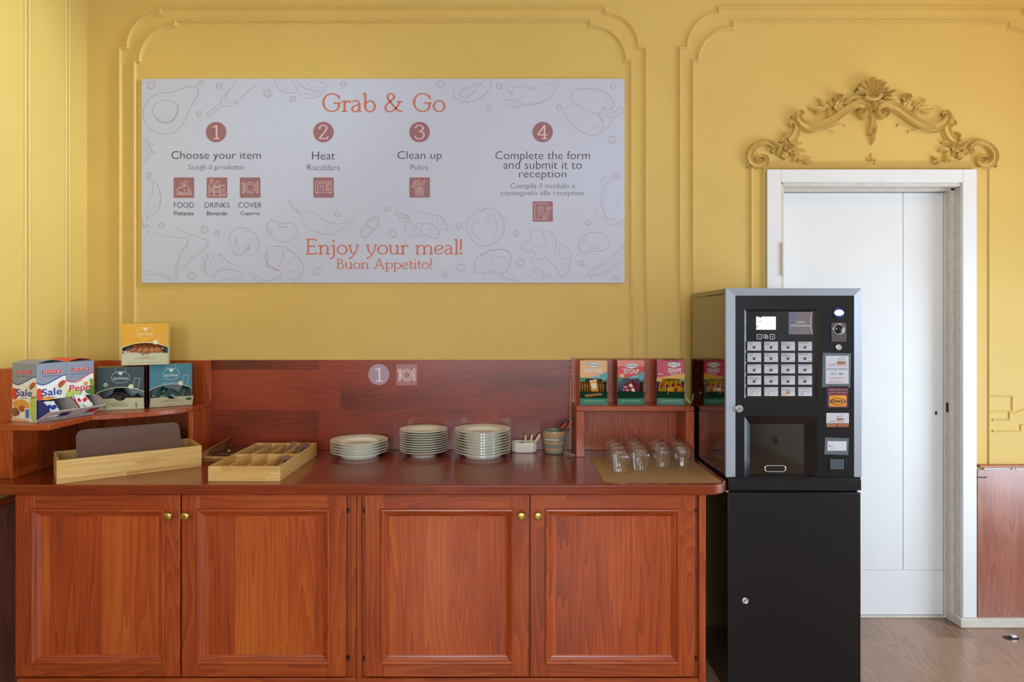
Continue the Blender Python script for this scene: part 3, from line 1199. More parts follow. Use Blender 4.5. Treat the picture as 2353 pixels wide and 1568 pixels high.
T, Fa = True, False
sketch('avocado_drawing', ZA, [
    ([(50, 480), (75, 370), (150, 270), (270, 215), (400, 205), (520, 165), (630, 130), (715, 140), (748, 200), (725, 270), (650, 390), (590, 530), (520, 650), (420, 720), (300, 735), (180, 700), (90, 610)], T, 1.3, 1),
    ([(175, 430), (215, 345), (330, 302), (440, 330), (498, 410), (480, 500), (410, 580), (340, 602), (250, 570), (195, 500)], T, 1.2, 1),
    ([(205, 520), (290, 575), (385, 578), (440, 530), (480, 450), (480, 380)], Fa, 2.2, 1),
    ([(290, 555), (390, 495), (410, 560)], Fa, 0.5, 1),
    ([(705, 135), (740, 85), (795, 55), (803, 75), (755, 110), (720, 150)], Fa, 1.2, 1)])
sketch('aubergine_drawing', ZA, [
    ([(1250, 35), (1190, 115), (1120, 200), (1095, 270), (1095, 320)], Fa, 1.2, 1), ([(1535, 35), (1420, 160), (1330, 240), (1240, 315)], Fa, 1.2, 1), ([(1430, 150), (1380, 180), (1340, 220)], Fa, 0.5, 1),
    ([(1115, 170), (1095, 225), (1045, 265), (1030, 340), (940, 410), (860, 475), (855, 505), (900, 500), (980, 430), (1060, 375), (1150, 378), (1210, 340), (1243, 345), (1240, 365), (1243, 320), (1180, 325), (1090, 320)], Fa, 1.2, 1)])
sketch('garlic_drawing', ZA, [
    ([(1715, 40), (1740, 120), (1800, 185), (1890, 215), (1995, 195), (1970, 110), (1945, 35)], Fa, 1.3, 1), ([(1800, 180), (1850, 165), (1990, 190)], Fa, 0.6, 1), ([(1985, 40), (2030, 110), (2130, 165), (2260, 190)], Fa, 1.1, 1),
    ([(1995, 195), (2060, 250), (2160, 285), (2260, 260), (2320, 200), (2360, 140), (2370, 110), (2310, 80), (2220, 40)], Fa, 1.4, 1), ([(2080, 40), (2180, 130), (2350, 140)], Fa, 0.6, 1), ([(2030, 180), (2150, 230), (2330, 160)], Fa, 0.6, 1)])
sketch('burger_drawing', ZA, [
    ([(34, 770), (85, 805), (130, 870), (150, 930), (165, 975), (120, 1040), (70, 1080), (34, 1100)], Fa, 1.2, 1), ([(130, 850), (160, 835), (170, 870), (140, 890)], Fa, 1.0, 1), ([(160, 945), (205, 970), (165, 985)], Fa, 1.1, 0), ([(80, 805), (120, 800), (100, 830)], Fa, 0.9, 0),
    ([(34, 880), (80, 850), (130, 905), (50, 920), (120, 960), (34, 985)], Fa, 0.9, 1), ([(34, 1050), (90, 1000), (160, 960)], Fa, 0.8, 1), ([(34, 1075), (100, 1030), (150, 1010)], Fa, 0.6, 1)], 0.35)
sketch('onion_drawing', ZB, [
    ([(40, -195), (100, -190), (180, -160), (240, -120), (280, -50), (302, 40), (305, 120), (290, 210), (250, 285), (190, 335), (125, 375), (102, 425), (103, 470)], Fa, 1.6, 1), ([(165, -165), (195, -100), (190, -20), (200, 60)], Fa, 0.9, 1),
    ([(40, 405), (55, 445), (62, 515), (100, 510), (130, 480), (90, 478), (60, 500)], Fa, 1.5, 1), ([(180, 0), (160, 150), (120, 280), (95, 380)], Fa, 0.4, 1), ([(130, -60), (120, 120), (100, 250), (75, 400)], Fa, 0.4, 1), ([(295, 150), (220, 220), (150, 300), (95, 430)], Fa, 0.6, 1)])
toast = [([(42, 770), (90, 660), (130, 575), (250, 600), (400, 645), (540, 655), (660, 660), (690, 700), (670, 770), (575, 860), (560, 950), (525, 1040), (510, 1180), (500, 1240), (380, 1200), (250, 1160), (150, 1130), (42, 1125)], Fa, 1.2, 0),
         ([(690, 700), (680, 760), (600, 900), (560, 1010), (545, 1150), (535, 1260), (510, 1290), (430, 1250), (300, 1200), (150, 1180), (42, 1185)], Fa, 1.3, 1)]
r_ = random.Random(3)
for i in range(46):
    px, py = r_.uniform(60, 540), r_.uniform(640, 1120)
    if px > 90 or py > 760:
        toast.append(([(px, py), (px + 6, py + 5)], Fa, 0.9, 0))
sketch('toast_drawing', ZB, toast)
sketch('toast_drawing', ZB, [([(395, 635), (540, 525), (640, 580), (800, 640), (980, 700), (980, 770), (900, 850), (740, 970), (630, 1100), (600, 1100), (565, 1060)], Fa, 1.3, 0), ([(960, 720), (880, 820), (740, 930), (600, 1050)], Fa, 0.6, 1), ([(680, 775), (710, 780), (715, 810), (620, 960)], Fa, 0.6, 1)]
       + [([(x, y), (x + 6, y + 5)], Fa, 0.9, 0) for x, y in ((500, 603), (560, 598), (660, 615), (755, 720), (820, 745), (768, 822), (715, 900), (660, 950))])
sketch('mushroom_drawing', ZB, [
    ([(1380, 770), (1320, 750), (1285, 680), (1305, 590), (1380, 530), (1470, 520), (1590, 560), (1670, 640), (1705, 740), (1680, 840), (1600, 905), (1530, 890), (1505, 840), (1540, 830)], Fa, 1.4, 1),
    ([(1400, 720), (1375, 775), (1330, 850), (1350, 890), (1420, 920), (1470, 890), (1500, 830), (1520, 780)], Fa, 1.3, 1), ([(1520, 780), (1560, 765), (1572, 800), (1545, 830), (1515, 815), (1540, 790)], Fa, 2.4, 1), ([(1400, 720), (1390, 690), (1365, 700), (1375, 760)], Fa, 2.0, 1),
    ([(1500, 535), (1510, 570), (1530, 600)], Fa, 1.0, 0), ([(1340, 860), (1400, 880), (1460, 880)], Fa, 0.8, 1), ([(1450, 760), (1420, 830), (1405, 880)], Fa, 0.5, 1), ([(1350, 680), (1400, 620), (1480, 600)], Fa, 0.4, 1), ([(1480, 760), (1560, 680), (1660, 680)], Fa, 0.4, 1), ([(1500, 780), (1580, 720), (1640, 760)], Fa, 0.4, 1)])
for z, off, fl in ((ZB, None, 0), (ZD, None, 1)):
    if fl == 0:
        st = [([(1815, 520), (1830, 450), (1880, 410), (1940, 420), (2020, 460), (2110, 450), (2190, 470), (2245, 540), (2245, 620), (2170, 690), (2050, 715), (1950, 690), (1860, 620)], T, 1.2, 1), ([(1980, 475), (2010, 500), (2060, 512), (2100, 490), (2080, 515), (2020, 512), (1985, 495)], T, 1.0, 1)]
        st += [([(1835 + 6 * k, 540 + 14 * k), (1890 + 2 * k, 528 + 12 * k)], Fa, 0.4, 0) for k in range(7)]
    else:
        st = [([(1740, 700), (1750, 620), (1820, 560), (1940, 527), (2060, 555), (2130, 640), (2100, 730), (2020, 768), (1900, 770), (1820, 800), (1760, 770)], T, 1.3, 1), ([(1880, 740), (1900, 710), (1960, 700), (1995, 730), (1940, 735), (1885, 745)], T, 1.0, 1)]
        st += [([(1760 + 5 * k, 690 - 12 * k), (1810 + 2 * k, 650 - 9 * k)], Fa, 0.4, 0) for k in range(7)]
    sketch('bean_drawing', z, st)
sd = [([(940, 1080), (945, 1020), (985, 940), (1060, 895), (1150, 900), (1250, 980), (1350, 1060), (1370, 1130)], Fa, 1.2, 1), ([(940, 1020), (940, 1090), (950, 1160), (1000, 1215), (1060, 1240)], Fa, 1.4, 1), ([(940, 1040), (905, 985), (895, 900), (925, 990), (950, 960), (985, 830), (975, 950)], Fa, 1.0, 0),
      ([(935, 1050), (850, 1060), (925, 1030)], Fa, 1.2, 0), ([(930, 1060), (900, 1085), (875, 1130), (915, 1110)], Fa, 1.0, 0), ([(940, 1075), (895, 1190), (935, 1130)], Fa, 1.0, 0)]
sd += [([(x, y), (x + 18, y + 7)], Fa, 1.6, 0) for x, y in ((1120, 908), (1050, 945), (1010, 998), (970, 1045), (1135, 958), (1200, 960), (1170, 1010), (1080, 1030), (1045, 1060), (1130, 1083), (1100, 1120), (1000, 1135), (1045, 1160), (1245, 1005), (1215, 1068), (1255, 1060), (1030, 1200), (955, 1118))]
sketch('strawberry_drawing', ZB, sd)
sketch('strawberry_slice_drawing', ZB, [([(1080, 1310), (1060, 1240), (1110, 1150), (1220, 1105), (1340, 1120), (1440, 1150), (1470, 1210), (1440, 1305)], Fa, 1.4, 1), ([(1140, 1310), (1200, 1260), (1320, 1230), (1365, 1225), (1340, 1310)], Fa, 1.0, 1), ([(1420, 1190), (1440, 1230), (1430, 1290)], Fa, 0.5, 1)])
sketch('prawn_drawing', ZB, [
    ([(1800, 850), (1850, 800), (1960, 778), (2080, 800), (2200, 880), (2290, 980), (2335, 1080), (2310, 1200), (2220, 1310)], Fa, 1.8, 1), ([(1800, 850), (1775, 920), (1800, 990), (1840, 1050), (1900, 1090), (2000, 1130), (2010, 1200), (2010, 1310)], Fa, 1.8, 1), ([(2040, 800), (2050, 900), (2010, 1010), (1960, 1085)], Fa, 1.2, 1),
    ([(2220, 910), (2130, 1010), (2010, 1105)], Fa, 1.0, 1), ([(2310, 1090), (2200, 1140), (2020, 1145)], Fa, 0.8, 1), ([(2020, 1150), (2100, 1230), (2240, 1275)], Fa, 1.0, 1), ([(1525, 1150), (1620, 1175), (1720, 1240), (1800, 1275), (1920, 1250), (2000, 1210)], Fa, 1.6, 1), ([(1560, 1170), (1660, 1260), (1780, 1310)], Fa, 0.9, 1),
    ([(1815, 860), (1840, 960), (1825, 1020), (1810, 940)], T, 0.9, 1), ([(1820, 1070), (1850, 1060), (1840, 1090)], T, 1.2, 0), ([(1870, 1075), (1930, 1110), (2000, 1135)], Fa, 2.6, 1), ([(1920, 1300), (1950, 1220), (2000, 1190)], Fa, 1.0, 1), ([(1610, 1270), (1700, 1300), (1740, 1310)], Fa, 1.0, 1), ([(2140, 1310), (2250, 1250), (2310, 1150)], Fa, 0.8, 1)])
sketch('chilli_drawing', ZCc, [
    ([(130, 130), (150, 115), (200, 190), (260, 260), (360, 300)], Fa, 1.3, 1), ([(130, 130), (180, 210), (260, 280), (330, 330)], Fa, 1.2, 1), ([(360, 290), (420, 265), (500, 290), (580, 370), (640, 410), (760, 435), (880, 430), (960, 385), (1030, 345)], Fa, 1.3, 1),
    ([(1030, 345), (1045, 360), (960, 440), (870, 510), (760, 565), (660, 580), (560, 560), (450, 520), (350, 450), (310, 400), (325, 330)], Fa, 1.3, 1), ([(360, 300), (390, 300), (380, 360), (330, 385)], Fa, 0.8, 1), ([(500, 445), (512, 455), (498, 460)], T, 0.6, 0), ([(625, 515), (645, 505), (662, 518), (640, 528)], T, 0.6, 1)])
sketch('peanut_drawing', ZCc, [
    ([(1345, 335), (1355, 400), (1350, 470), (1300, 515), (1270, 540), (1230, 600), (1160, 630), (1110, 600), (1100, 540), (1140, 480), (1190, 440), (1220, 380), (1280, 350), (1335, 345)], T, 1.2, 1), ([(1120, 560), (1160, 490), (1210, 470), (1250, 510), (1230, 570), (1180, 615), (1130, 605)], T, 1.1, 1),
    ([(1210, 430), (1260, 380), (1320, 375), (1345, 420), (1320, 480), (1270, 500), (1225, 470)], T, 1.1, 1)])
sketch('carrot_drawing', ZCc, [
    ([(1780, 350), (1820, 290), (1900, 270), (2000, 290), (2110, 325), (2180, 335), (2250, 400), (2290, 480), (2270, 525), (2160, 530)], Fa, 1.2, 1), ([(1780, 350), (1785, 400), (1815, 440)], Fa, 1.2, 1), ([(2135, 360), (2180, 340), (2240, 400), (2280, 480), (2260, 520), (2200, 490), (2150, 430)], T, 0.7, 1),
    ([(2205, 425), (2225, 420), (2240, 450), (2222, 455)], T, 0.8, 1), ([(1880, 275), (1850, 340), (1860, 430)], Fa, 0.4, 1), ([(2060, 310), (2030, 370), (2050, 450)], Fa, 0.4, 1), ([(2100, 325), (2080, 380), (2110, 470)], Fa, 0.5, 1),
    ([(1780, 345), (1700, 320), (1585, 275), (1575, 320), (1640, 345), (1770, 350)], Fa, 1.1, 0), ([(1770, 370), (1625, 360), (1630, 405), (1780, 400)], Fa, 1.0, 0), ([(1670, 290), (1760, 340)], Fa, 0.9, 0), ([(1700, 435), (1760, 400)], Fa, 0.9, 0)])
sketch('carrot_slices_drawing', ZCc, [
    ([(1705, 490), (1740, 440), (1800, 445), (1870, 500), (1910, 580), (1880, 625), (1800, 590), (1730, 550)], T, 1.2, 1), ([(1830, 480), (1870, 435), (1950, 440)], Fa, 1.2, 1), ([(1830, 480), (1840, 540), (1940, 605), (1985, 605)], Fa, 1.2, 1), ([(1925, 520), (1945, 450), (2010, 435), (2110, 480), (2170, 550), (2150, 630), (2060, 620), (1970, 580)], T, 1.2, 1),
    ([(1955, 470), (2020, 540), (2120, 590), (2165, 570)], Fa, 0.6, 1), ([(2040, 505), (2065, 500), (2085, 520), (2060, 525)], T, 0.7, 1), ([(1790, 490), (1815, 490), (1820, 515), (1795, 520)], T, 0.6, 1)])
sketch('tomato_drawing', ZD, [
    ([(295, 470), (310, 370), (370, 305), (450, 280), (520, 235), (590, 218), (680, 250), (750, 330), (785, 440), (760, 550), (690, 640), (600, 685), (500, 700), (410, 670), (340, 590)], T, 1.2, 1), ([(700, 270), (755, 380), (750, 510), (690, 610), (560, 685)], Fa, 0.6, 1),
    ([(335, 290), (410, 285), (380, 235), (440, 270), (430, 175), (470, 250), (540, 215), (590, 145), (555, 220)], Fa, 0.9, 0), ([(460, 430), (440, 395), (390, 390), (355, 450), (380, 530), (420, 590), (470, 635), (510, 635)], Fa, 1.3, 1), ([(545, 400), (540, 360), (580, 300), (640, 320), (670, 380), (680, 470), (660, 560), (620, 600)], Fa, 1.2, 1),
    ([(570, 385), (590, 345), (625, 370)], Fa, 0.9, 1), ([(430, 520), (480, 570), (520, 565)], Fa, 0.5, 1)])
sketch('broccoli_drawing', ZD, [
    ([(350, 1170), (370, 1060), (400, 1040), (390, 960), (400, 880), (450, 830), (530, 800), (570, 765), (650, 760), (730, 745), (820, 770), (855, 830), (850, 940), (800, 1020), (710, 1060), (610, 1010), (530, 1050), (400, 1040)], Fa, 1.7, 1), ([(610, 1010), (610, 900), (630, 850), (580, 810)], Fa, 1.0, 1), ([(630, 850), (760, 850), (810, 900), (840, 950)], Fa, 1.2, 1),
    ([(500, 1170), (530, 1060), (600, 1040), (690, 1090), (730, 1170)], Fa, 1.4, 1), ([(810, 1020), (880, 1090), (980, 1170)], Fa, 1.0, 1), ([(740, 1100), (880, 1140), (900, 1170)], Fa, 1.0, 1), ([(780, 1040), (740, 1100), (840, 1150)], Fa, 1.4, 1)], 0.9)
sketch('ginger_drawing', ZD, [
    ([(1130, 640), (1115, 560), (1160, 490), (1220, 490), (1270, 550), (1290, 510), (1370, 530), (1435, 600), (1440, 690), (1430, 770), (1490, 820), (1480, 720), (1510, 675), (1555, 690), (1620, 780), (1635, 880), (1590, 970), (1625, 960), (1580, 1050), (1520, 1105), (1470, 1060), (1440, 980), (1370, 910), (1310, 860), (1240, 870), (1160, 905), (1125, 870), (1180, 815), (1135, 770), (1090, 775), (1010, 740), (995, 690), (1060, 650)], T, 1.1, 1),
    ([(1270, 550), (1300, 610), (1300, 670)], Fa, 1.8, 1), ([(1140, 750), (1160, 700), (1230, 690), (1280, 750), (1330, 790)], Fa, 1.0, 1), ([(1310, 860), (1350, 810), (1420, 790)], Fa, 0.8, 1), ([(1490, 820), (1500, 880), (1590, 840)], Fa, 0.7, 1), ([(1440, 980), (1520, 930), (1600, 930)], Fa, 0.6, 1), ([(1280, 700), (1360, 660), (1440, 680)], Fa, 0.6, 1), ([(1450, 1010), (1520, 1010), (1590, 1000)], Fa, 0.6, 1)])
sketch('ginger_slice_drawing', ZD, [([(1080, 1168), (1080, 1110), (1150, 1060), (1150, 1000), (1200, 978), (1250, 1000), (1290, 1075), (1360, 1080), (1410, 1155), (1500, 1170)], Fa, 1.2, 1), ([(1250, 1000), (1260, 1080), (1300, 1170)], Fa, 0.8, 1), ([(1200, 1000), (1180, 1060), (1250, 1170)], Fa, 0.5, 1)])
pod = [([(1775, 1110), (1850, 1050), (1870, 1080), (2000, 1060), (2150, 990), (2270, 890), (2330, 790)], Fa, 1.2, 1), ([(1775, 1110), (1900, 1095), (2050, 1080), (2200, 990), (2325, 870)], Fa, 1.2, 1), ([(2328, 660), (2300, 740)], Fa, 0.9, 0)]
for cx, cy, r in ((1900, 1040, 38), (1955, 1012, 42), (2012, 985, 46), (2066, 955, 50), (2125, 915, 54), (2180, 870, 50), (2238, 835, 55), (2284, 770, 56)):
    pod.append((arc(cx, cy, r, r, 120, 360, 12), Fa, 0.8, 0))
sketch('pea_pod_drawing', ZD, pod)
sketch('cauliflower_drawing', ZD, [([(2325, -190), (2230, -170), (2150, -140), (2060, -60), (2040, 0), (2030, 100), (2040, 200), (2090, 320), (2180, 360), (2325, 370)], Fa, 1.0, 1), ([(2325, 80), (2230, 120), (2230, 170), (2325, 190)], Fa, 0.7, 1)], 0.7)
sketch('cauliflower_leaf_drawing', ZD, [([(2000, 60), (1985, 110), (2030, 140)], Fa, 0.9, 1), ([(2030, 205), (1950, 230), (1950, 290), (1980, 330), (2070, 340), (2060, 260)], Fa, 1.1, 1), ([(2040, 370), (2160, 440), (2320, 360)], Fa, 1.1, 1), ([(2040, 370), (2120, 355), (2200, 380)], Fa, 0.7, 1), ([(2325, 370), (2245, 420), (2250, 455), (2325, 465)], Fa, 1.0, 1),
                                       ([(2325, -170), (2200, -150), (2140, -180), (2040, -165), (2030, -100), (2080, -60)], Fa, 1.0, 1)])
sketch('sandwich_drawing', ZE, [
    ([(225, 40), (222, 150), (240, 250), (300, 290), (400, 315), (520, 290), (620, 220), (680, 110), (700, 40)], Fa, 1.2, 1), ([(205, 280), (225, 255), (260, 265), (210, 285)], Fa, 1.2, 0), ([(300, 295), (325, 340), (350, 320)], Fa, 0.9, 1), ([(375, 320), (390, 335), (415, 318)], Fa, 0.8, 1), ([(690, 60), (650, 170), (560, 250), (420, 300)], Fa, 0.5, 1)])
sketch('lettuce_drawing', ZE, [([(600, 40), (560, 110), (500, 90), (400, 140), (330, 170), (300, 230), (390, 270), (430, 230), (470, 200), (520, 150), (560, 90), (600, 60)], Fa, 1.2, 1), ([(300, 230), (400, 170), (520, 110)], Fa, 0.8, 1)], 1.3)
sketch('salmon_drawing', ZE, [
    ([(975, 40), (910, 110), (890, 180), (930, 225), (950, 160), (990, 135), (1080, 135), (1185, 155)], Fa, 1.4, 1), ([(1185, 160), (1120, 200), (1040, 280), (960, 300), (870, 290), (880, 345), (960, 380), (1080, 360), (1240, 345), (1380, 290), (1470, 190), (1510, 100), (1470, 40)], Fa, 1.4, 1), (arc(1207, 148, 22, 18, 0, 350, 14), T, 1.0, 0),
    ([(1230, 140), (1330, 110), (1440, 95), (1490, 160)], Fa, 0.8, 1), ([(900, 345), (1000, 325), (1100, 325), (1250, 335), (1390, 280)], Fa, 0.8, 1), ([(1090, 60), (1100, 110), (1180, 150)], Fa, 0.4, 1), ([(1280, 150), (1340, 230), (1280, 300)], Fa, 0.4, 1), ([(1380, 130), (1420, 200), (1340, 290)], Fa, 0.4, 1)])
sketch('pepper_drawing', ZE, [
    ([(1700, 330), (1670, 260), (1700, 180), (1790, 160), (1960, 158), (2080, 200), (2180, 290), (2190, 370), (2130, 415), (2065, 390), (2040, 440), (2000, 465), (1900, 440), (1800, 385)], T, 1.2, 1), ([(1700, 330), (1620, 370), (1590, 460), (1680, 580), (1790, 680), (1900, 725), (2000, 715), (2060, 660), (2060, 590), (2015, 500), (2000, 465)], Fa, 1.4, 1),
    ([(1930, 640), (1990, 620), (2020, 560)], Fa, 1.0, 1), ([(2060, 400), (2080, 440), (2140, 455), (2230, 430), (2240, 380), (2290, 390), (2300, 440), (2250, 475), (2180, 500), (2090, 490), (2020, 470)], Fa, 1.0, 1), ([(2190, 510), (2140, 600), (2120, 640), (2070, 640)], Fa, 1.3, 1), ([(2130, 415), (2170, 400), (2185, 440)], Fa, 1.0, 1), ([(2020, 480), (2050, 560), (2065, 520)], Fa, 1.4, 1), ([(1940, 170), (2090, 260), (2110, 340), (2060, 390)], Fa, 0.5, 1)])
for cx, cy in ((503.5, 197), (457.6, 260.4), (673.4, 227.3), (343.3, 403), (1147.2, 198), (1123.4, 246.8), (1284.8, 246.8), (1409, 197.8), (1416, 400), (1054, 519), (1186.4, 537), (1350.5, 511.8), (1336.3, 605.7), (1415.4, 638.5), (1021.8, 630.6), (775.5, 492), (889.6, 480), (370.5, 517.8), (497.6, 537.4), (789.6, 194.3)):
    a = Art()
    a.ring(cx, cy, 6.2, 6.4, 1.3, 20)
    a.ring(cx - 0.6, cy + 0.5, 3.6, 4.0, 0.5, 16)
    a.put('pea_drawing', 'print_line', bfn(1), brd)
for cx, cy, s in ((347, 196, 1), (615.3, 214, -1), (1011, 194.6, 1), (1406, 320.9, -1), (1058, 615, 1), (1196.4, 603, -1), (902.3, 537.7, 1), (729.2, 624, -1), (469, 528.5, 1), (441, 633.8, -1)):
    a = Art()
    a.ring(cx, cy, 9.3, 8.6, 1.2, 24)
    a.ring(cx + 2.2 * s, cy - 0.4, 6.6, 7.6, 1.0, 20)
    a.stroke([(cx + 1 * s, cy + 2), (cx + 4 * s, cy)], 0.5)
    a.put('hazelnut_drawing', 'print_line', bfn(1), brd)

for body, x0, x1, yt, yb in (('Grab & Go', 743.5, 1021.5, 214, 257.5), ('Enjoy your meal!', 703, 1059.5, 549.5, 585), ('Buon Appetito!', 773, 990.5, 594.5, 618)):
    a = Art()
    serif_text(a, body, x0, x1, yt, yb)
    a.put('heading', 'print_orange', bfn(3), brd, 'orange lettering %s' % body)


def words_on(lst, m, off, nm='lettering'):
    for body, x0, x1, y0, y1 in lst:
        a = Art()
        a.text(body, x0, x1, y0, y1, offset=off)
        a.put(nm, m, bfn(3), brd)


words_on([('Choose your item', 394.5, 599.5, 347.5, 371), ('Heat', 717.5, 770, 348.5, 366.8), ('Clean up', 913.5, 1014.8, 347.8, 371), ('Complete the form', 1138.5, 1355.5, 347.8, 372), ('and submit it to', 1157, 1336.6, 369.5, 388.2), ('reception', 1193, 1301, 391.8, 413.8)], 'print_black', -0.014)
words_on([('Scegli il prodotto', 433.5, 561, 378, 393.5), ('Riscaldare', 706.5, 781.8, 378, 391.4), ('Pulire', 944.5, 984, 378.2, 391.2), ('Compila il modulo e', 1173, 1321, 421, 437), ('consegnalo alla reception', 1152, 1341.8, 437.5, 452.6)], 'print_grey', -0.018)
words_on([('FOOD', 400.2, 445.8, 465, 477.5), ('DRINKS', 470.8, 527.5, 465, 477.5), ('COVER', 548, 602, 465, 477.5)], 'print_black', -0.016)
words_on([('Pietanze', 400.5, 445.6, 485.5, 495), ('Bevande', 476, 522.2, 485.5, 495), ('Coperto', 553, 597, 486, 497)], 'print_black', -0.006)
for k, cx in enumerate((496.8, 743.5, 964.2, 1247)):
    a = Art()
    a.disc(cx, 303.7, 23.5, 23.5, 48)
    o = a.put('number_disc', 'print_mauve', bfn(2), brd)
    a = Art()
    w = (17, 20, 20, 22)[k]
    serif_text(a, str(k + 1), cx - w / 2 + (-0.5 if k else 0), cx + w / 2, 287.5, 320, w=0.125, thin=0.62)
    a.put('numeral', 'print_pink', bfn(3), o)


def cover_icon(a, z, w):
    def S(pts, closed=False, sm=0):
        a.stroke([z(p) for p in pts], w, closed, sm)
    c = z((1277, 1057))
    for r in (82, 54):
        rr = z((1277 + r, 1057))[0] - c[0]
        a.ring(c[0], c[1], rr, rr, w, 36)
    S([(1155, 965), (1155, 1005), (1172, 1032), (1164, 1130), (1175, 1142), (1186, 1130), (1180, 1032), (1193, 1005), (1193, 965)], False)
    S([(1174, 965), (1174, 1010)])
    S([(1378, 1060), (1371, 1130), (1382, 1142), (1394, 1130), (1393, 975), (1385, 963), (1368, 985), (1362, 1030), (1378, 1060)])


def icon(u0, u1, v0, v1, draw):
    a = Art()
    a.rect(u0, u1, v0, v1, 2.5)
    o = a.put('icon_square', 'print_mauve', bfn(2), brd)
    a = Art()
    draw(a)
    a.put('pictogram', 'print_pink', bfn(3), o)


Z6, Z7 = zoom(380, 270, 6.533), zoom(700, 390, 7.843)


def food(a):
    def S(pts, closed=False, sm=0):
        a.stroke([Z6(p) for p in pts], 1.15, closed, sm)
    S(rrect(162, 402, 1141, 1161, 9, 3), True)
    S([(200, 1060), (240, 1036), (285, 1030), (340, 1045), (378, 1085), (390, 1138)], sm=4)
    S([(165, 1100), (160, 1088), (175, 1075), (198, 1082), (240, 1056), (280, 1068), (291, 1100), (262, 1132), (225, 1126), (190, 1106)], True, 4)
    S([(335, 1078), (345, 1110), (372, 1135)], sm=3)
    S([(345, 1078), (355, 1095), (375, 1105)], sm=3)
    S([(262, 1020), (275, 1012), (283, 1024), (295, 1012), (305, 1020), (290, 1034), (272, 1034)], True)
    for k in range(3):
        S([(238 + 43 * k, 950), (248 + 43 * k, 968), (231 + 43 * k, 988), (243 + 43 * k, 1010)], sm=4)
    S([(190, 1138), (205, 1118), (225, 1138)], sm=3)
    S([(290, 1138), (308, 1120), (328, 1138)], sm=3)


def drinks(a):
    def S(pts, closed=False, sm=0, w=1.05):
        a.stroke([Z6(p) for p in pts], w, closed, sm)
    S([(675, 935), (712, 935), (710, 985), (728, 1025), (728, 1178), (655, 1178), (655, 1025), (680, 985)], True)
    S([(675, 950), (712, 950)])
    for y in (1045, 1100, 1120):
        S([(655, 1000 + (y - 1000)), (728, y)])
    S([(672, 1079), (714, 1079)], w=2.4)
    S([(757, 962), (802, 962), (797, 985), (815, 1020), (815, 1178), (742, 1178), (742, 1020), (762, 985)], True)
    for y in (1028, 1045, 1055, 1104, 1122):
        S([(742, y), (815, y)])
    S([(765, 1072), (793, 1072)])
    S(rrect(828, 900, 1030, 1178, 8, 3), True)
    S([(838, 1020), (892, 1020)])
    S(arc(863, 1093, 17, 17, 0, 345, 14), True)
    S([(848, 1133), (878, 1133)])
    S([(828, 1158), (900, 1158)])


def microwave(a):
    def S(pts, closed=False, sm=0, w=1.0):
        a.stroke([Z7(p) for p in pts], w, closed, sm)
    S(rrect(198, 492, 215, 410, 12, 3), True)
    S(rrect(237, 388, 252, 374, 8, 3), True)
    S([(424, 215), (424, 410)])
    S(rrect(404, 424, 250, 374, 4, 2), True)
    for k in range(3):
        S([(290 + 28 * k, 280), (278 + 28 * k, 298), (292 + 28 * k, 322), (277 + 28 * k, 348)], sm=4)
    for y in (257, 360):
        S(arc(456, y, 15, 15, 0, 340, 12), True)
    for y in (290, 308, 326):
        for x in (442, 456, 470):
            S([(x - 3, y), (x + 3, y)])
    for x in (220, 468):
        S(arc(x, 412, 14, 18, 0, 180, 6))


def bin_(a):
    def S(pts, closed=False, sm=0, w=1.0):
        a.stroke([Z7(p) for p in pts], w, closed, sm)
    S([(1985, 275), (2160, 275), (2158, 300)])
    S([(1985, 290), (2005, 465), (2135, 465), (2152, 330)])
    for x in (2030, 2070, 2110):
        S(rrect(x - 12, x + 12, 305, 435, 11, 3), True)
    S([(1932, 300), (1950, 322), (2075, 200), (2055, 180)], True)
    S([(1955, 240), (1995, 198), (2020, 205), (1975, 255)], True)
    S([(2060, 250), (2080, 225), (2105, 258)], True)
    S([(2125, 240), (2130, 212), (2150, 212), (2165, 240)], True)
    S([(2155, 192), (2168, 178)])
    S([(2178, 210), (2215, 197)])
    S([(2135, 178), (2137, 182)])
    S([(2196, 228), (2199, 232)])


def form(a):
    def S(pts, closed=False, sm=0, w=1.1):
        a.stroke([ZD(p) for p in pts], w, closed, sm)
    S([(1327, 180), (1327, 158), (1170, 158), (1170, 360), (1327, 360), (1327, 310)])
    S([(1327, 235), (1327, 195)])
    for y, segs in ((203, [(1205, 1292)]), (226, [(1205, 1292)]), (249, [(1205, 1236), (1255, 1292)]), (271, [(1205, 1292)]), (295, [(1205, 1230), (1243, 1275)]), (318, [(1205, 1245)])):
        for x0, x1 in segs:
            S([(x0, y), (x1, y)])
    S([(1350, 205), (1372, 200), (1376, 222), (1300, 345), (1277, 352), (1280, 325)], True)
    S([(1344, 215), (1366, 230)])
    S([(1280, 325), (1300, 345)])


icon(399.3, 446.3, 408, 454.7, food)
icon(475.4, 522.3, 408, 454.7, drinks)
icon(551.5, 598.5, 408, 454.7, lambda a: cover_icon(a, Z6, 1.15))
icon(720.2, 767.2, 408, 454.4, microwave)
icon(940.8, 988, 408, 454.2, bin_)
icon(1224, 1270.4, 463, 509.6, form)


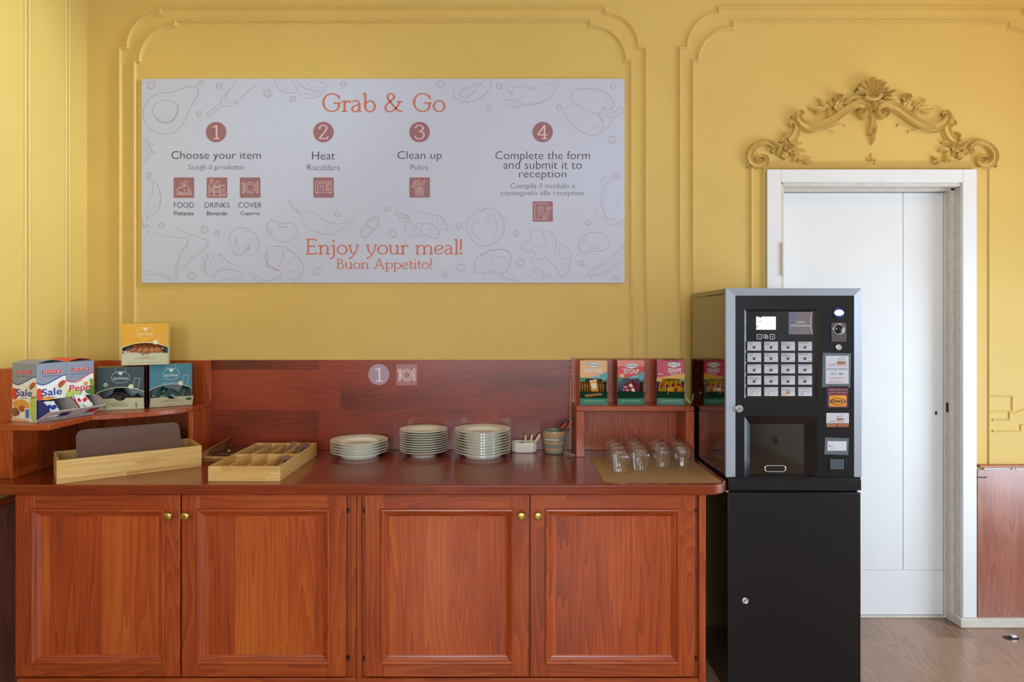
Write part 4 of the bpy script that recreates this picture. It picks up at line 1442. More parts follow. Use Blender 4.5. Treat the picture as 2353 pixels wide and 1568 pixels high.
# ---------------------------------------------------------------- counter: two cabinets, one worktop
YF = F * (HC - 0.8838) / 375.0 - D0        # front edge of the worktop
ZTOP = 0.8838
DY = YF + 0.024                                  # door faces
ZU = ZTOP - 0.041
xw1 = 0.893
mb = MB()
R = 0.098
poly = [(XL + 0.004, -0.002), (XL + 0.004, YF)] + arc(xw1 - R, YF + R, R, R, 270, 360, 14) + [(xw1 + 0.008, -0.002)]
mb.prism(poly, lambda x, y: Vector((x, y, ZU)), lambda x, y: Vector((x, y, ZTOP)))
wt = ob('worktop', mb, 'cherry_top', bevel=0.006, seg=3, loc=(-0.6, YF / 2, ZU))
tag(wt, 'long glossy cherry worktop with a rounded right end, over the two cabinets', 'worktop')

zd1, zd0 = ZU - 0.004, WZ(1556, DY)


def door_part(root, u0, u1, m0, m1, knob_u, hinge_side):
    x0, x1 = WX(u0, DY), WX(u1, DY)
    px0, px1, pz1, pz0 = WX(m0, DY), WX(m1, DY), WZ(1169, DY), WZ(1527, DY)
    iw = 0.012
    t = 0.02
    mb = MB()
    mb.box(x0 + 0.03, x1 - 0.03, DY + 0.010, DY + t, zd0 + 0.03, zd1 - 0.03)
    d = ob('door', mb, 'cherry_panel', root)
    for xa_, xb_ in ((x0, px0 + iw), (px1 - iw, x1)):
        mb = MB()
        mb.box(xa_, xb_, DY, DY + t, zd0, zd1)
        ob('stile', mb, 'cherry_upright', d, bevel=0.0022)
    for za_, zb_ in ((zd0, pz0 + iw), (pz1 - iw, zd1)):
        mb = MB()
        mb.box(px0 + iw, px1 - iw, DY + 0.0004, DY + t, za_, zb_)
        ob('rail', mb, 'cherry_level', d, bevel=0.001)
    # bolection moulding: four mitred lengths round the panel
    prof = [(0.0, 0.0), (0.0, 0.005), (0.003, 0.0095), (0.008, 0.0105), (0.013, 0.008), (0.0155, 0.004), (0.0165, 0.0005), (0.0215, -0.001), (0.024, -0.005), (0.030, -0.0075), (0.034, -0.0105)]
    for ax, mname in (('z', 'cherry_upright'), ('x', 'cherry_level')):
        for side in (0, 1):
            mb = MB()
            ra, rb = [], []
            for o, h in prof:
                y = DY - h
                if ax == 'z':
                    x = px0 + o if side == 0 else px1 - o
                    ra.append((x, y, pz0 + o)); rb.append((x, y, pz1 - o))
                else:
                    z = pz0 + o if side == 0 else pz1 - o
                    ra.append((px0 + o, y, z)); rb.append((px1 - o, y, z))
            mb.loft([ra, rb], closed=False, caps=False)
            ob('moulding', mb, mname, d)
    kx, kz = WX(knob_u, DY), WZ(1187.5, DY - 0.02)
    mb = MB()
    mb.lathe([(0.0, 0), (0.009, 0), (0.009, 0.002), (0.0055, 0.004), (0.005, 0.010), (0.0095, 0.014), (0.0155, 0.017), (0.017, 0.021), (0.015, 0.025), (0.009, 0.0275), (0.0, 0.028)][1:-1], 24)
    mb.xf(Matrix.Translation((kx, DY, kz)) @ Matrix.Rotation(PI / 2, 4, 'X'))
    ob('knob', mb, 'brass', d)
    hx = x0 - 0.004 if hinge_side < 0 else x1 + 0.004
    for v in (1176, 1517):
        z = WZ(v, DY)
        mb = MB()
        mb.box(hx - 0.005, hx + 0.005, DY + 0.006, DY + 0.02, z - 0.007, z + 0.007)
        mb.tube([(hx, DY + 0.006, z - 0.007), (hx, DY + 0.006, z + 0.007)], 0.003, 8)
        ob('hinge', mb, 'dark_iron', d, bevel=0.001)


def cabinet(label, u0, u1, doors, xa, xb):
    x0, x1 = WX(u0, DY), WX(u1, DY)
    c = thing('base_cabinet', label, 'cabinet', ((x0 + x1) / 2, -0.3, 0))
    mb = MB()
    yb = DY + 0.024
    mb.box(xa, xb, yb, -0.018, 0.0, ZU)
    ob('carcass', mb, 'cherry_upright', c, bevel=0.001)
    mb = MB()
    mb.box(xa, xb, DY + 0.004, yb, 0.002, WZ(1561, DY))
    ob('plinth', mb, 'cherry_level', c, bevel=0.002)
    for d in doors:
        door_part(c, *d)
    return c


c1 = cabinet('left cherry cabinet, its two panelled doors under the bamboo trays', 35, 797, [(35, 413.5, 72.5, 380.5, 391, -1), (417.5, 795, 451, 759.5, 430, 1)], WX(37, DY), WX(817, DY))
c2 = cabinet('right cherry cabinet, its two panelled doors beside the black machine stand', 838, 1597, [(838, 1215, 874, 1180.5, 1198, -1), (1219, 1597, 1252, 1562, 1236, 1)], WX(817.5, DY), WX(1620, DY))
# pilasters between and beside the doors
mb = MB()
mb.box(WX(805, DY), WX(816.8, DY), DY + 0.012, DY + 0.024, 0.1, ZU - 0.001)
ob('pilaster', mb, 'cherry_upright', c1, bevel=0.0015)
mb = MB()
mb.box(WX(817.8, DY), WX(829, DY), DY + 0.012, DY + 0.024, 0.1, ZU - 0.001)
ob('pilaster', mb, 'cherry_upright', c2, bevel=0.0015)
mb = MB()
mb.box(WX(1606, DY), WX(1621, DY), DY - 0.004, -0.02, 0.0, ZU - 0.001)
ob('end_panel', mb, 'cherry_upright', c2, bevel=0.0015)

# ---------------------------------------------------------------- panel on the wall behind the worktop
yb_ = -0.016
mb = MB()
mb.box(WX(484.5, yb_), WX(1316, yb_), yb_, -0.001, ZTOP + 0.0005, WZ(828, yb_))
bs = ob('back_panel', mb, 'cherry_back', bevel=0.0015, loc=(-0.5, -0.01, ZTOP))
tag(bs, 'wide dark cherry board standing along the wall behind the plates', 'board')
for u in (870.5, 934.5):
    if u < 900:
        st = thing('number_sticker', 'round mauve sticker with a white number 1 on the dark board', 'sticker', W(870.5, 885, yb_ - 0.0006))
        a = Art()
        a.disc(870.5, 861, 24.2, 24.2, 48)
        s1 = lambda u, v: W(u, v, yb_) + Vector((0, -0.0006, 0))
        s2 = lambda u, v: W(u, v, yb_) + Vector((0, -0.0011, 0))
        a.put('disc', mat('sticker_lilac', '#b092a8', 0.35), s1, st)
        a = Art()
        serif_text(a, '1', 862, 880, 845, 877, w=0.13, thin=0.65)
        a.put('numeral', mat('sticker_white', '#f0dcdc', 0.4), s2, st)
    else:
        st = thing('place_setting_sticker', 'square mauve sticker with a white plate, fork and knife symbol', 'sticker', W(934.5, 886, yb_ - 0.0006))
        a = Art()
        a.rect(910.5, 958.7, 837.5, 886, 2.5)
        a.put('square', mat('sticker_mauve', '#ad7277', 0.35), s1, st)
        zz = lambda p: (935 + (p[0] - 1277) * 24.1 / 152, 862.3 + (p[1] - 1057) * 24.1 / 152)
        a = Art()
        cover_icon(a, zz, 1.7)
        a.put('pictogram', 'sticker_white', s2, st)

# ---------------------------------------------------------------- corner shelf unit on the left end of the worktop
ZS = 1.1245
pR0 = PZ(442.5, 936, ZS)
cs = thing('corner_shelf', 'cherry corner shelf with a curved front holding the seasoning cartons', 'shelf', (-1.75, -0.15, ZTOP))
ztl = WZ(828.5, -0.02)
mb = MB()
mb.box(-2.0, WX(484.5, -0.018), -0.018, -0.002, ZTOP + 0.0005, ztl)
ob('back_board', mb, 'cherry_upright', cs, bevel=0.0015)
mb = MB()
mb.box(XL + 0.0145, -2.0, -0.62, -0.002, ZTOP + 0.0005, ztl)
ob('side_board', mb, 'cherry_upright', cs, bevel=0.002)
# plan of the shelf, front edge from the right end to the left wall
e1, e2, e3, e4 = PZ(442.5, 936, ZS), PZ(424, 938.2, ZS), PZ(318.7, 948.5, ZS), PZ(212.5, 954.5, ZS)
e5 = PZ(111.6, 977, ZS)
fr = [(e1.x, -0.0185), (e1.x, e1.y), (e2.x, e2.y)]
c0, c1_, c2_ = Vector((e2.x, e2.y)), Vector((e3.x, e3.y)), Vector((e4.x, e4.y))
ctrl = 2 * c1_ - 0.5 * (c0 + c2_)
for i in range(1, 13):
    t = i / 12
    q = (1 - t) ** 2 * c0 + 2 * t * (1 - t) * ctrl + t * t * c2_
    fr.append((q.x, q.y))
fr += [(e5.x, e5.y), (-1.9995, e5.y), (-1.9995, -0.0185)]
mb = MB()
mb.prism(fr, lambda x, y: Vector((x, y, ZS - 0.022)), lambda x, y: Vector((x, y, ZS)))
ob('shelf_board', mb, 'cherry_level', cs, bevel=0.0025)
mb = MB()
mb.box(e2.x, e1.x - 0.0005, e1.y + 0.003, -0.0185, ZTOP + 0.0005, ZS - 0.0225)
ob('end_post', mb, 'cherry_upright', cs, bevel=0.0015)

# ---------------------------------------------------------------- little shelf over the tumblers
hs = thing('condiment_shelf', 'small cherry shelf on two side posts above the clear tumblers', 'shelf', (0.62, -0.09, ZTOP))
q = PZ(1324.5, 934, 1.1245)
q2 = PZ(1595.8, 934, 1.1245)
mb = MB()
mb.box(q.x, q2.x, q.y, -0.0205, 1.1245 - 0.024, 1.1245)
ob('shelf_board', mb, 'cherry_level', hs, bevel=0.003)
mb = MB()
xa, xb = WX(1314, -0.02), WX(1573.5, -0.02)
zt_ = WZ(824, -0.02)
poly = [(xa, ZTOP + 0.0005), (xb, ZTOP + 0.0005)] + arc(xb - 0.012, zt_ - 0.012, 0.012, 0.012, 0, 90, 5) + [(xa, zt_)]
mb.prism(poly, lambda x, z: Vector((x, -0.020, z)), lambda x, z: Vector((x, -0.0165, z)))
ob('back_board', mb, 'cherry_upright', hs, bevel=0.0015)
for u0, u1 in ((1324.5, 1343.4), (1576.5, 1595.8)):
    mb = MB()
    mb.box(WX(u0, q.y), WX(u1, q.y), q.y + 0.003, -0.0205, ZTOP + 0.0005, 1.1245 - 0.0245)
    ob('post', mb, 'cherry_upright', hs, bevel=0.0015)


# ---------------------------------------------------------------- crockery
def plate_mesh(R, h, rf, scallop):
    prof = [(0.002, 0.003), (rf - 0.006, 0.003), (rf - 0.005, 0.0), (rf, 0.0), (rf + 0.002, 0.005), (rf + 0.012, 0.010), (0.72 * R, h * 0.60), (0.86 * R, h * 0.80), (R - 0.003, h - 0.0045), (R, h - 0.0028), (R + 0.0004, h - 0.001), (R - 0.001, h), (R - 0.004, h - 0.0004),
            (R - 0.008, h - 0.002), (0.86 * R, h * 0.80 + 0.0038), (0.72 * R, h * 0.60 + 0.0045), (0.68 * R, h * 0.52 + 0.004), (rf + 0.006, 0.0098), (rf - 0.002, 0.0070), (0.002, 0.0062)]

    def wob(a, r):
        if not scallop or r < 0.84 * R:
            return 1.0
        q = (a * 8 / (2 * PI)) % 1.0 - 0.5
        return 1 + 0.004 - 0.016 * math.exp(-(q / 0.10) ** 2)
    mb = MB()
    mb.lathe(prof, 96 if scallop else 64, wob=wob)
    return mb


ORD = ['bottom', 'second from bottom', 'third from bottom', 'fourth from bottom', 'fifth from bottom', 'sixth from bottom', 'seventh from bottom', 'eighth from bottom', 'ninth from bottom', 'top']


def plate_stack(name, cat, desc, where, uc, vfoot, wfoot, wrim, vtop, vbot, n, scallop, grp):
    df = (HC - ZTOP) * F / (vfoot - CY)
    dc = df / (1 - wfoot / F)
    R, rf = wrim / F * dc, wfoot / F * dc
    zt, zb = HC - (vtop - CY) / F * dc, HC - (vbot - CY) / F * dc
    st = (zt - zb) / (n - 1)
    x, y = (uc - CX) / F * dc, dc - D0
    y = min(y, -0.019 - R * 1.006)
    first = None
    for k in range(n):
        lab = '%s %s, %s of %s' % (desc, cat, 'top' if k == n - 1 else ORD[k], where)
        lc = (x + random.uniform(-1, 1) * 0.0012 * (k > 0), y - random.uniform(0, 1) * 0.0012, ZTOP + k * st)
        if first is None:
            first = ob(name, plate_mesh(R, zb - ZTOP, rf, scallop), 'porcelain', smooth=60)
            first.location = lc
            tag(first, lab, 'plate', grp)
        else:
            dup(first, lc, rotz=0.0 if scallop else 0.5 * k, label=lab)


plate_stack('dinner_plate', 'plate', 'white scalloped', 'the five-plate stack beside the cutlery tray', 826.3, 1056, 42, 65, 1009, 1033.5, 5, True, 'plates in the low stack')
plate_stack('soup_plate', 'plate', 'white smooth-rimmed', 'the middle stack of ten', 973.5, 1052, 28, 54.7, 984.5, 1031.8, 10, False, 'plates in the middle stack')
plate_stack('dinner_plate', 'plate', 'white scalloped', 'the nine-plate stack beside the sugar dish', 1109.5, 1055, 41, 64, 983.3, 1033, 9, True, 'plates in the tall right stack')

# tumblers upside down on the mat
MATZ = ZTOP + 0.0012
mg = thin_clear('clear_plastic', '#ffffff', 0.03)
df = (HC - MATZ) * F / (1092.7 - CY)
dc = df / (1 - 19 / F)
gs = dc / F
zt = HC - (1033.2 - CY) / F * dc
gh = zt - MATZ
rb, rw, rt = 19.0 * gs, 23.6 * gs, 11.2 * gs
outer = [(rb, 0), (rb + 0.0006, 0.003), (rb + (rw - rb) * 0.30, gh * 0.22), (rb + (rw - rb) * 0.68, gh * 0.48), (rw * 0.985, gh * 0.68), (rw, gh * 0.76), (rw * 0.97, gh * 0.815), (rw * 0.80, gh * 0.90), (rt * 1.28, gh * 0.972), (rt * 1.08, gh * 0.992), (rt * 0.9, gh), (rt * 0.7, gh - 0.002), (0.001, gh - 0.003)]
inner = [(r - 0.0021 if r > 0.01 else r, z - (0.0016 if z > gh * 0.74 else 0)) for r, z in outer]
inner = [(inner[0][0], 0.0)] + inner[1:-4] + [(rt * 0.9, gh * 0.955), (0.001, gh * 0.945)]
mb = MB()
mb.lathe(list(reversed(inner)) + outer, 96, wob=lambda a, r: 1 + (0.018 * math.cos(14 * a) if 0.022 < r else 0.0))
# faceted wall: the photo's tumblers have upright flutes
gl = ob('tumbler', mb, mg, smooth=50)
tag(gl, 'x', 'glass', 'clear tumblers upside down on the brown mat')
tops = [[(1426.7, 1033.2), (1422.8, 1024.4), (1417.9, 1016.6), (1407, 1009.3)], [(1472.6, 1029.8), (1471.7, 1022.1), (1465.8, 1014.7), (1456, 1007.3)], [(1522.5, 1024), (1521.5, 1016), (1506.9, 1008.6)], [(1569.4, 1023), (1566.5, 1015.4), (1559.6, 1008.4)]]
cols = ['the leftmost column', 'the second column from the left', 'the third column from the left', 'the rightmost column']
rows4, rows3 = ['front', 'second from front', 'third from front', 'rearmost'], ['front', 'middle', 'rearmost']
firstg = True
for c, col_ in enumerate(tops):
    for r, (u, v) in enumerate(col_):
        d = (HC - zt) * F / (v - CY)
        d = dc + (d - dc) * 1.07
        lc = ((u - CX) / F * d, d - D0, MATZ)
        lab = 'clear upside-down tumbler, %s of %s on the mat' % ((rows4 if len(col_) == 4 else rows3)[r], cols[c])
        if firstg:
            gl.location = lc
            gl['label'] = lab
            firstg = False
        else:
            dup(gl, lc, rotz=0.3 * r + c, label=lab)
# the mat
m0, m1 = PZ(1390, 1110, ZTOP), PZ(1355.2, 1050.0, ZTOP)
m2 = PZ(1652, 1103, ZTOP)
poly = rrect(m0.x, m2.x, m0.y, m1.y, 0.022, 6)
mb = MB()
mb.prism(poly, lambda x, y: Vector((x, y, ZTOP + 0.0003)), lambda x, y: Vector((x, y, ZTOP + 0.0011)))
pm = ob('placemat', mb, mat('kraft_mat', '#a8835a', 0.6, var=0.05, vscale=40), loc=(0.63, -0.4, ZTOP))
tag(pm, 'tan rectangular placemat lying under the upside-down tumblers', 'placemat')

# ---------------------------------------------------------------- bamboo cutlery tray
t0, t1 = PZ(478, 1107, ZTOP), PZ(643.3, 1107.3, ZTOP)
t2 = PZ(727.5, 1047.2, ZTOP)
th = WZ(1072, t0.y) - ZTOP
tx0, tx1, ty0, ty1 = t0.x, t1.x, t0.y, t2.y
tr = thing('cutlery_tray', 'low bamboo tray with eight compartments, standing on the worktop by the plates', 'tray', ((tx0 + tx1) / 2, (ty0 + ty1) / 2, ZTOP))
B = 0.007
z0, z1 = ZTOP + 0.0004, ZTOP + th
ym = PZ(560, 1042.6, z1).y
mb = MB()
mb.box(tx0 + B, tx1 - B, ty0 + B, ty1 - B, z0, z0 + 0.005)
ob('tray_bottom', mb, 'bamboo_deep', tr)
for a, b in ((ty0, ty0 + B), (ty1 - B, ty1)):
    mb = MB()
    mb.box(tx0, tx1, a, b, z0, z1)
    ob('end_wall', mb, 'bamboo_long', tr, bevel=0.0008)
for a, b in ((tx0, tx0 + B), (tx1 - B, tx1)):
    for ya, yb in ((ty0 + B, ym - 0.0002), (ym + 0.0002, ty1 - B)):
        mb = MB()
        mb.box(a, b, ya, yb, z0, z1)
        ob('side_wall', mb, 'bamboo_deep', tr, bevel=0.0008)
mb = MB()
mb.box(tx0 + B, tx1 - B, ym - 0.003, ym + 0.003, z0 + 0.005, z1 - 0.002)
ob('cross_divider', mb, 'bamboo_long', tr, bevel=0.0006)
tw = (tx1 - tx0 - B) / 4
cell = []
for k in range(4):
    cell.append(tx0 + B / 2 + tw * (k + 0.5))
    if k:
        xk = tx0 + B / 2 + tw * k
        for ya, yb in ((ty0 + B, ym - 0.003), (ym + 0.003, ty1 - B)):
            mb = MB()
            mb.box(xk - 0.0025, xk + 0.0025, ya, yb, z0 + 0.005, z1 - 0.003)
            ob('divider', mb, 'bamboo_deep', tr, bevel=0.0005)


def bar(mb, pts, ws, th_):
    """flat bar along y: (y, z) points, half widths, thickness"""
    rings = []
    for (y, z), w in zip(pts, ws):
        rings.append([(-w, y, z), (w, y, z), (w * 0.8, y, z + th_), (-w * 0.8, y, z + th_)])
    mb.loft(rings)


def make_fork(lab, grp):
    f = thing('fork', lab, 'fork', local=True, group=grp)
    mb = MB()
    bar(mb, [(-0.095, 0), (-0.06, 0.001), (0.0, 0.004), (0.03, 0.005), (0.042, 0.003)], [0.0085, 0.006, 0.003, 0.003, 0.009], 0.002)
    ob('handle', mb, 'steel', f, bevel=0.0005)
    mb = MB()
    bar(mb, [(0.042, 0.003), (0.052, 0.0), (0.058, 0.0)], [0.009, 0.0115, 0.0115], 0.0018)
    for x in (-0.0095, -0.0032, 0.0032, 0.0095):
        rings = []
        for y, z, w in ((0.0575, 0, 0.0019), (0.075, 0.0015, 0.0017), (0.097, 0.008, 0.0009)):
            rings.append([(x - w, y, z), (x + w, y, z), (x + w, y, z + 0.0017), (x - w, y, z + 0.0017)])
        mb.loft(rings)
    ob('tines', mb, 'steel', f, bevel=0.0003)
    return f


def make_spoon(lab, grp):
    f = thing('spoon', lab, 'spoon', local=True, group=grp)
    mb = MB()
    bar(mb, [(-0.095, 0), (-0.06, 0.001), (0.0, 0.005), (0.03, 0.006), (0.042, 0.004)], [0.0085, 0.006, 0.003, 0.003, 0.005], 0.002)
    ob('handle', mb, 'steel', f, bevel=0.0005)
    mb = MB()
    for k, dz in ((0, 0), (1, 0.0012)):
        rings = []
        for i in range(0, 6):
            t = i / 5
            rings.append([(0.0005 * 0 + 0.02 * t * math.cos(a), 0.070 + 0.031 * t * math.sin(a), 0.003 - 0.009 * (1 - t * t) + dz) for a in [2 * PI * j / 20 for j in range(20)]])
        rings[0] = [(p[0] + 0.0004 * math.cos(2 * PI * j / 20), p[1] + 0.0004 * math.sin(2 * PI * j / 20), p[2]) for j, p in enumerate(rings[0])]
        mb.loft(rings)
    ob('bowl', mb, 'steel', f, smooth=60, fixn=False)
    return f


def make_knife(lab, grp):
    f = thing('knife', lab, 'knife', local=True, group=grp)
    mb = MB()
    bar(mb, [(-0.08, 0), (-0.07, 0), (0.01, 0.001), (0.018, 0.001)], [0.006, 0.0095, 0.0065, 0.006], 0.006)
    ob('handle', mb, 'steel', f, bevel=0.0018)
    mb = MB()
    bar(mb, [(0.018, 0.002), (0.06, 0.002), (0.075, 0.002)], [0.008, 0.009, 0.003], 0.0014)
    ob('blade', mb, 'steel', f)
    return f


zb = ZTOP + 0.0058
yB = (ym + ty1) / 2
yFr = (ty0 + ym) / 2
half = (ty1 - ym) / 2 - 0.012
fk = make_fork('steel fork with tines up, leaning in a rear compartment of the cutlery tray', 'forks in the rear compartments')
plan = []
for c, n in ((0, 5), (1, 4), (2, 6)):
    for i in range(n):
        plan.append((cell[c] - 0.014 + 0.028 * (i / max(1, n - 1)), yB - 0.012 + 0.006 * (i % 3), zb + 0.017 + 0.0045 * i, random.uniform(-0.12, 0.12)))
for i, (x, y, z, a) in enumerate(plan):
    rt_ = (0.15 + 0.03 * (i % 3), random.uniform(-0.3, 0.3), a * 0.5)
    if i == 0:
        fk.location, fk.rotation_euler = (x, y, z), rt_
    else:
        dup(fk, (x, y, z), rot=rt_)
spn = make_spoon('steel spoon, bowl towards the wall, heaped in the rear right compartment', 'spoons in the rear compartment')
for i in range(6):
    p_ = (cell[3] - 0.004 + 0.0018 * i, yB - 0.018 - 0.004 * (i % 2), zb + 0.020 + 0.0056 * i)
    rt_ = (0.10 + 0.012 * i, (0.0, 0.2, -0.2, 0.1, 0.2, -0.15)[i], 0.03 * (i % 3 - 1))
    if i == 0:
        spn.location, spn.rotation_euler = p_, rt_
    else:
        dup(spn, p_, rot=rt_)
sp2 = make_spoon('steel spoon, bowl up, nested in the front right compartment', 'spoons in the front compartment')
for i in range(5):
    p_ = (cell[3] - 0.002 + 0.0012 * i, yFr + 0.004 - 0.003 * i, zb + 0.018 + 0.0058 * i)
    rt_ = (0.09, 0.12 * (i - 2), 0.03 * (i - 2))
    if i == 0:
        sp2.location, sp2.rotation_euler = p_, rt_
    else:
        dup(sp2, p_, rot=rt_)
kn = make_knife('steel knife lying alone in the front left compartment', None)
kn.location, kn.rotation_euler = (cell[0] + 0.006, yFr - 0.006, zb + 0.0002), (0, 0, -0.16)
k2 = dup(kn, (cell[2] + 0.006, yFr - 0.006, zb + 0.0002), rot=(0, 0, -0.1), label='steel knife lying beside another, third front compartment, nearer its right divider')
k3 = dup(kn, (cell[2] - 0.014, yFr - 0.01, zb + 0.0002), rot=(0, 0, 0.03), label='steel knife lying beside another, third front compartment, nearer its left divider')

# ---------------------------------------------------------------- long bamboo box with placemats
b0 = PZ(130, 1114, ZTOP)
b1 = PZ(464.7, 1073.6, ZTOP)
ang = math.atan2(b1.y - b0.y, b1.x - b0.x) + 0.02
bw = (b1 - b0).length
bh = WZ(1059.5, b0.y) - ZTOP
bd = 0.232
ux, uy = Vector((math.cos(ang), math.sin(ang), 0)), Vector((-math.sin(ang), math.cos(ang), 0))
ctr = b0 + ux * bw / 2 + uy * bd / 2
ctr.z = ZTOP
bx = thing('bamboo_box', 'long open bamboo box set askew under the corner shelf, brown mats inside', 'box', ctr, ang, local=True)
hw, hd = bw / 2, bd / 2
B = 0.009
for a, b in ((-hd, -hd + B), (hd - B, hd)):
    mb = MB()
    mb.box(-hw, hw, a, b, 0.0004, bh)
    ob('long_wall', mb, 'bamboo_long', bx, bevel=0.0008)
for a, b in ((-hw, -hw + B), (hw - B, hw)):
    mb = MB()
    mb.box(a, b, -hd + B, hd - B, 0.0004, bh)
    ob('end_wall', mb, 'bamboo_deep', bx, bevel=0.0008)
mb = MB()
mb.box(-hw + B, hw - B, -hd + B, hd - B, 0.0004, 0.006)
ob('box_bottom', mb, 'bamboo_long', bx)
brown = mat('brown_mat', '#6b4f44', 0.55, var=0.05, vscale=30, bump=0.05, bscale=300)


def curled_mat(name, label, x0, x1, prof, grp=None):
    """sheet bent along its length: prof = (y, z) points across, rounded far corners"""
    t = thing(name, label, 'placemat', ctr, ang, local=True, group=grp) if False else None
    P = smoothed(prof, n=6)
    m = len(P)
    mb = MB()
    rows = []
    for off in (0.0, 0.0014):
        for i, (y, z) in enumerate(P):
            f = max(0.0, (i - (m - 7)) / 6.0)
            ins = 0.03 * (1 - math.sqrt(max(0.0, 1 - f * f)))
            rows.append([(x0 + ins + (x1 - x0 - 2 * ins) * j / 8, y - off * 0.7, z + off) for j in range(9)])
    n = len(P)
    rows2 = rows[:n] + list(reversed(rows[n:]))
    rings = [r for r in rows2]
    mb.loft(rings + [rings[0]], closed=False, caps=False)
    o = ob(name, mb, brown, smooth=40)
    o.location, o.rotation_euler = ctr, (0, 0, ang)
    tag(o, label, 'placemat', grp)
    return o


zl = bh
curled_mat('placemat', 'brown placemat curling up out of the long bamboo box', -hw + 0.075, hw - 0.055, [(-hd + 0.02, 0.022), (-hd + 0.06, 0.028), (-0.01, 0.060), (0.035, bh + 0.012), (0.062, bh + 0.050), (0.074, bh + 0.086)])
for k in range(3):
    mb = MB()
    poly = rrect(-hw + 0.016, hw - 0.02 - 0.004 * k, -hd + 0.012, hd - 0.02, 0.02, 4)
    z_ = 0.0068 + 0.0016 * k
    mb.prism(poly, lambda x, y: Vector((x, y, z_)), lambda x, y: Vector((x, y, z_ + 0.0013)))
    o = ob('placemat', mb, brown)
    o.location, o.rotation_euler = ctr, (0, 0, ang)
    tag(o, 'flat brown placemat on the bottom of the bamboo box, %s of three' % ('lowest', 'middle', 'uppermost')[k], 'placemat', 'flat mats in the bamboo box')

# ---------------------------------------------------------------- leather folder on a little wooden tray, behind the boxes
ly0, ly1 = PZ(520, 1055, ZTOP).y, PZ(520, 1036, ZTOP).y
lx = [PZ(440, 1055, ZTOP).x, PZ(566, 1055, ZTOP).x]
wtt = thing('wooden_board', 'thin wooden board under the brown leather folder, mostly behind the cutlery tray', 'board', ((lx[0] + lx[1]) / 2, (ly0 + ly1) / 2, ZTOP))
mb = MB()
mb.box(lx[0], lx[1] + 0.02, ly0, ly1, ZTOP + 0.0004, ZTOP + 0.011)
ob('board', mb, 'bamboo_long', wtt, bevel=0.001)
fz = ZTOP + 0.0115
lfm = mat('leather_brown', '#5d372a', 0.5, var=0.06, vscale=60, bump=0.1, bscale=400)
fd = thing('leather_folder', 'brown leather folder with a metal bead on a cord, behind the cutlery tray', 'folder', ((lx[0] + lx[1]) / 2, (ly0 + ly1) / 2, fz))
fx0_ = PZ(470, 1050, fz + 0.01).x
mb = MB()
poly = [(fx0_, ly0 + 0.008), (lx[1] + 0.01, ly0 + 0.008), (lx[1] + 0.01, ly1 - 0.004), (fx0_ + 0.02, ly1 - 0.004)]
mb.prism(poly, lambda x, y: Vector((x, y, fz + 0.0003)), lambda x, y: Vector((x, y, fz + 0.012)))
ob('cover', mb, lfm, fd, bevel=0.004)
mb = MB()
rows = []
for i in range(9):
    t = i / 8
    y = ly0 + 0.012 + (ly1 - ly0 - 0.02) * t
    xx = fx0_ - 0.004 + 0.004 * t
    rows.append([(xx - 0.022, y, fz + 0.001), (xx - 0.010 - 0.004, y, fz + 0.030 + 0.004 * t), (xx + 0.016, y, fz + 0.046 + 0.012 * t), (xx + 0.020, y, fz + 0.044 + 0.012 * t), (xx - 0.006, y, fz + 0.026 + 0.004 * t), (xx - 0.012, y, fz + 0.001)])
mb.loft(rows)
ob('raised_flap', mb, mat('leather_tan', '#a1714b', 0.5, var=0.06, vscale=30), fd)
q0, q1 = PZ(498, 1032, fz + 0.013), PZ(526, 1036.5, fz + 0.022)
mb = MB()
mb.tube([tuple(W(p[0], p[1], q0.y + (q1.y - q0.y) * i / 6)) for i, p in enumerate([(497.5, 1032), (500, 1025), (505, 1020), (510, 1019.5), (515, 1022), (520, 1029), (524, 1035)])], 0.0011, 6)
ob('cord', mb, lfm, fd)
mb = MB()
mb.ball((q1.x, q1.y, fz + 0.0205), 0.0085, 14)
ob('bead', mb, 'brass', fd, smooth=80)

# ---------------------------------------------------------------- white dish with stirrers and packets
sd = PZ(1204, 1041, ZTOP)
dw = WX(1233.5, sd.y) - WX(1175.5, sd.y)
ddp = dw * 0.62
dh = ZTOP - ZTOP + (HC - (1021 - CY) / F * (D0 + sd.y - ddp / 2)) - ZTOP
sd.y = sd.y + ddp / 2 - 0.01
sdx = WX(1204.3, sd.y)
dish = thing('sugar_dish', 'small white porcelain dish with wooden stirrers beside the plates', 'dish', (sdx, sd.y, ZTOP), local=True)


def oct_(w, d, c):
    return [(-w + c, -d), (w - c, -d), (w, -d + c), (w, d - c), (w - c, d), (-w + c, d), (-w, d - c), (-w, -d + c)]


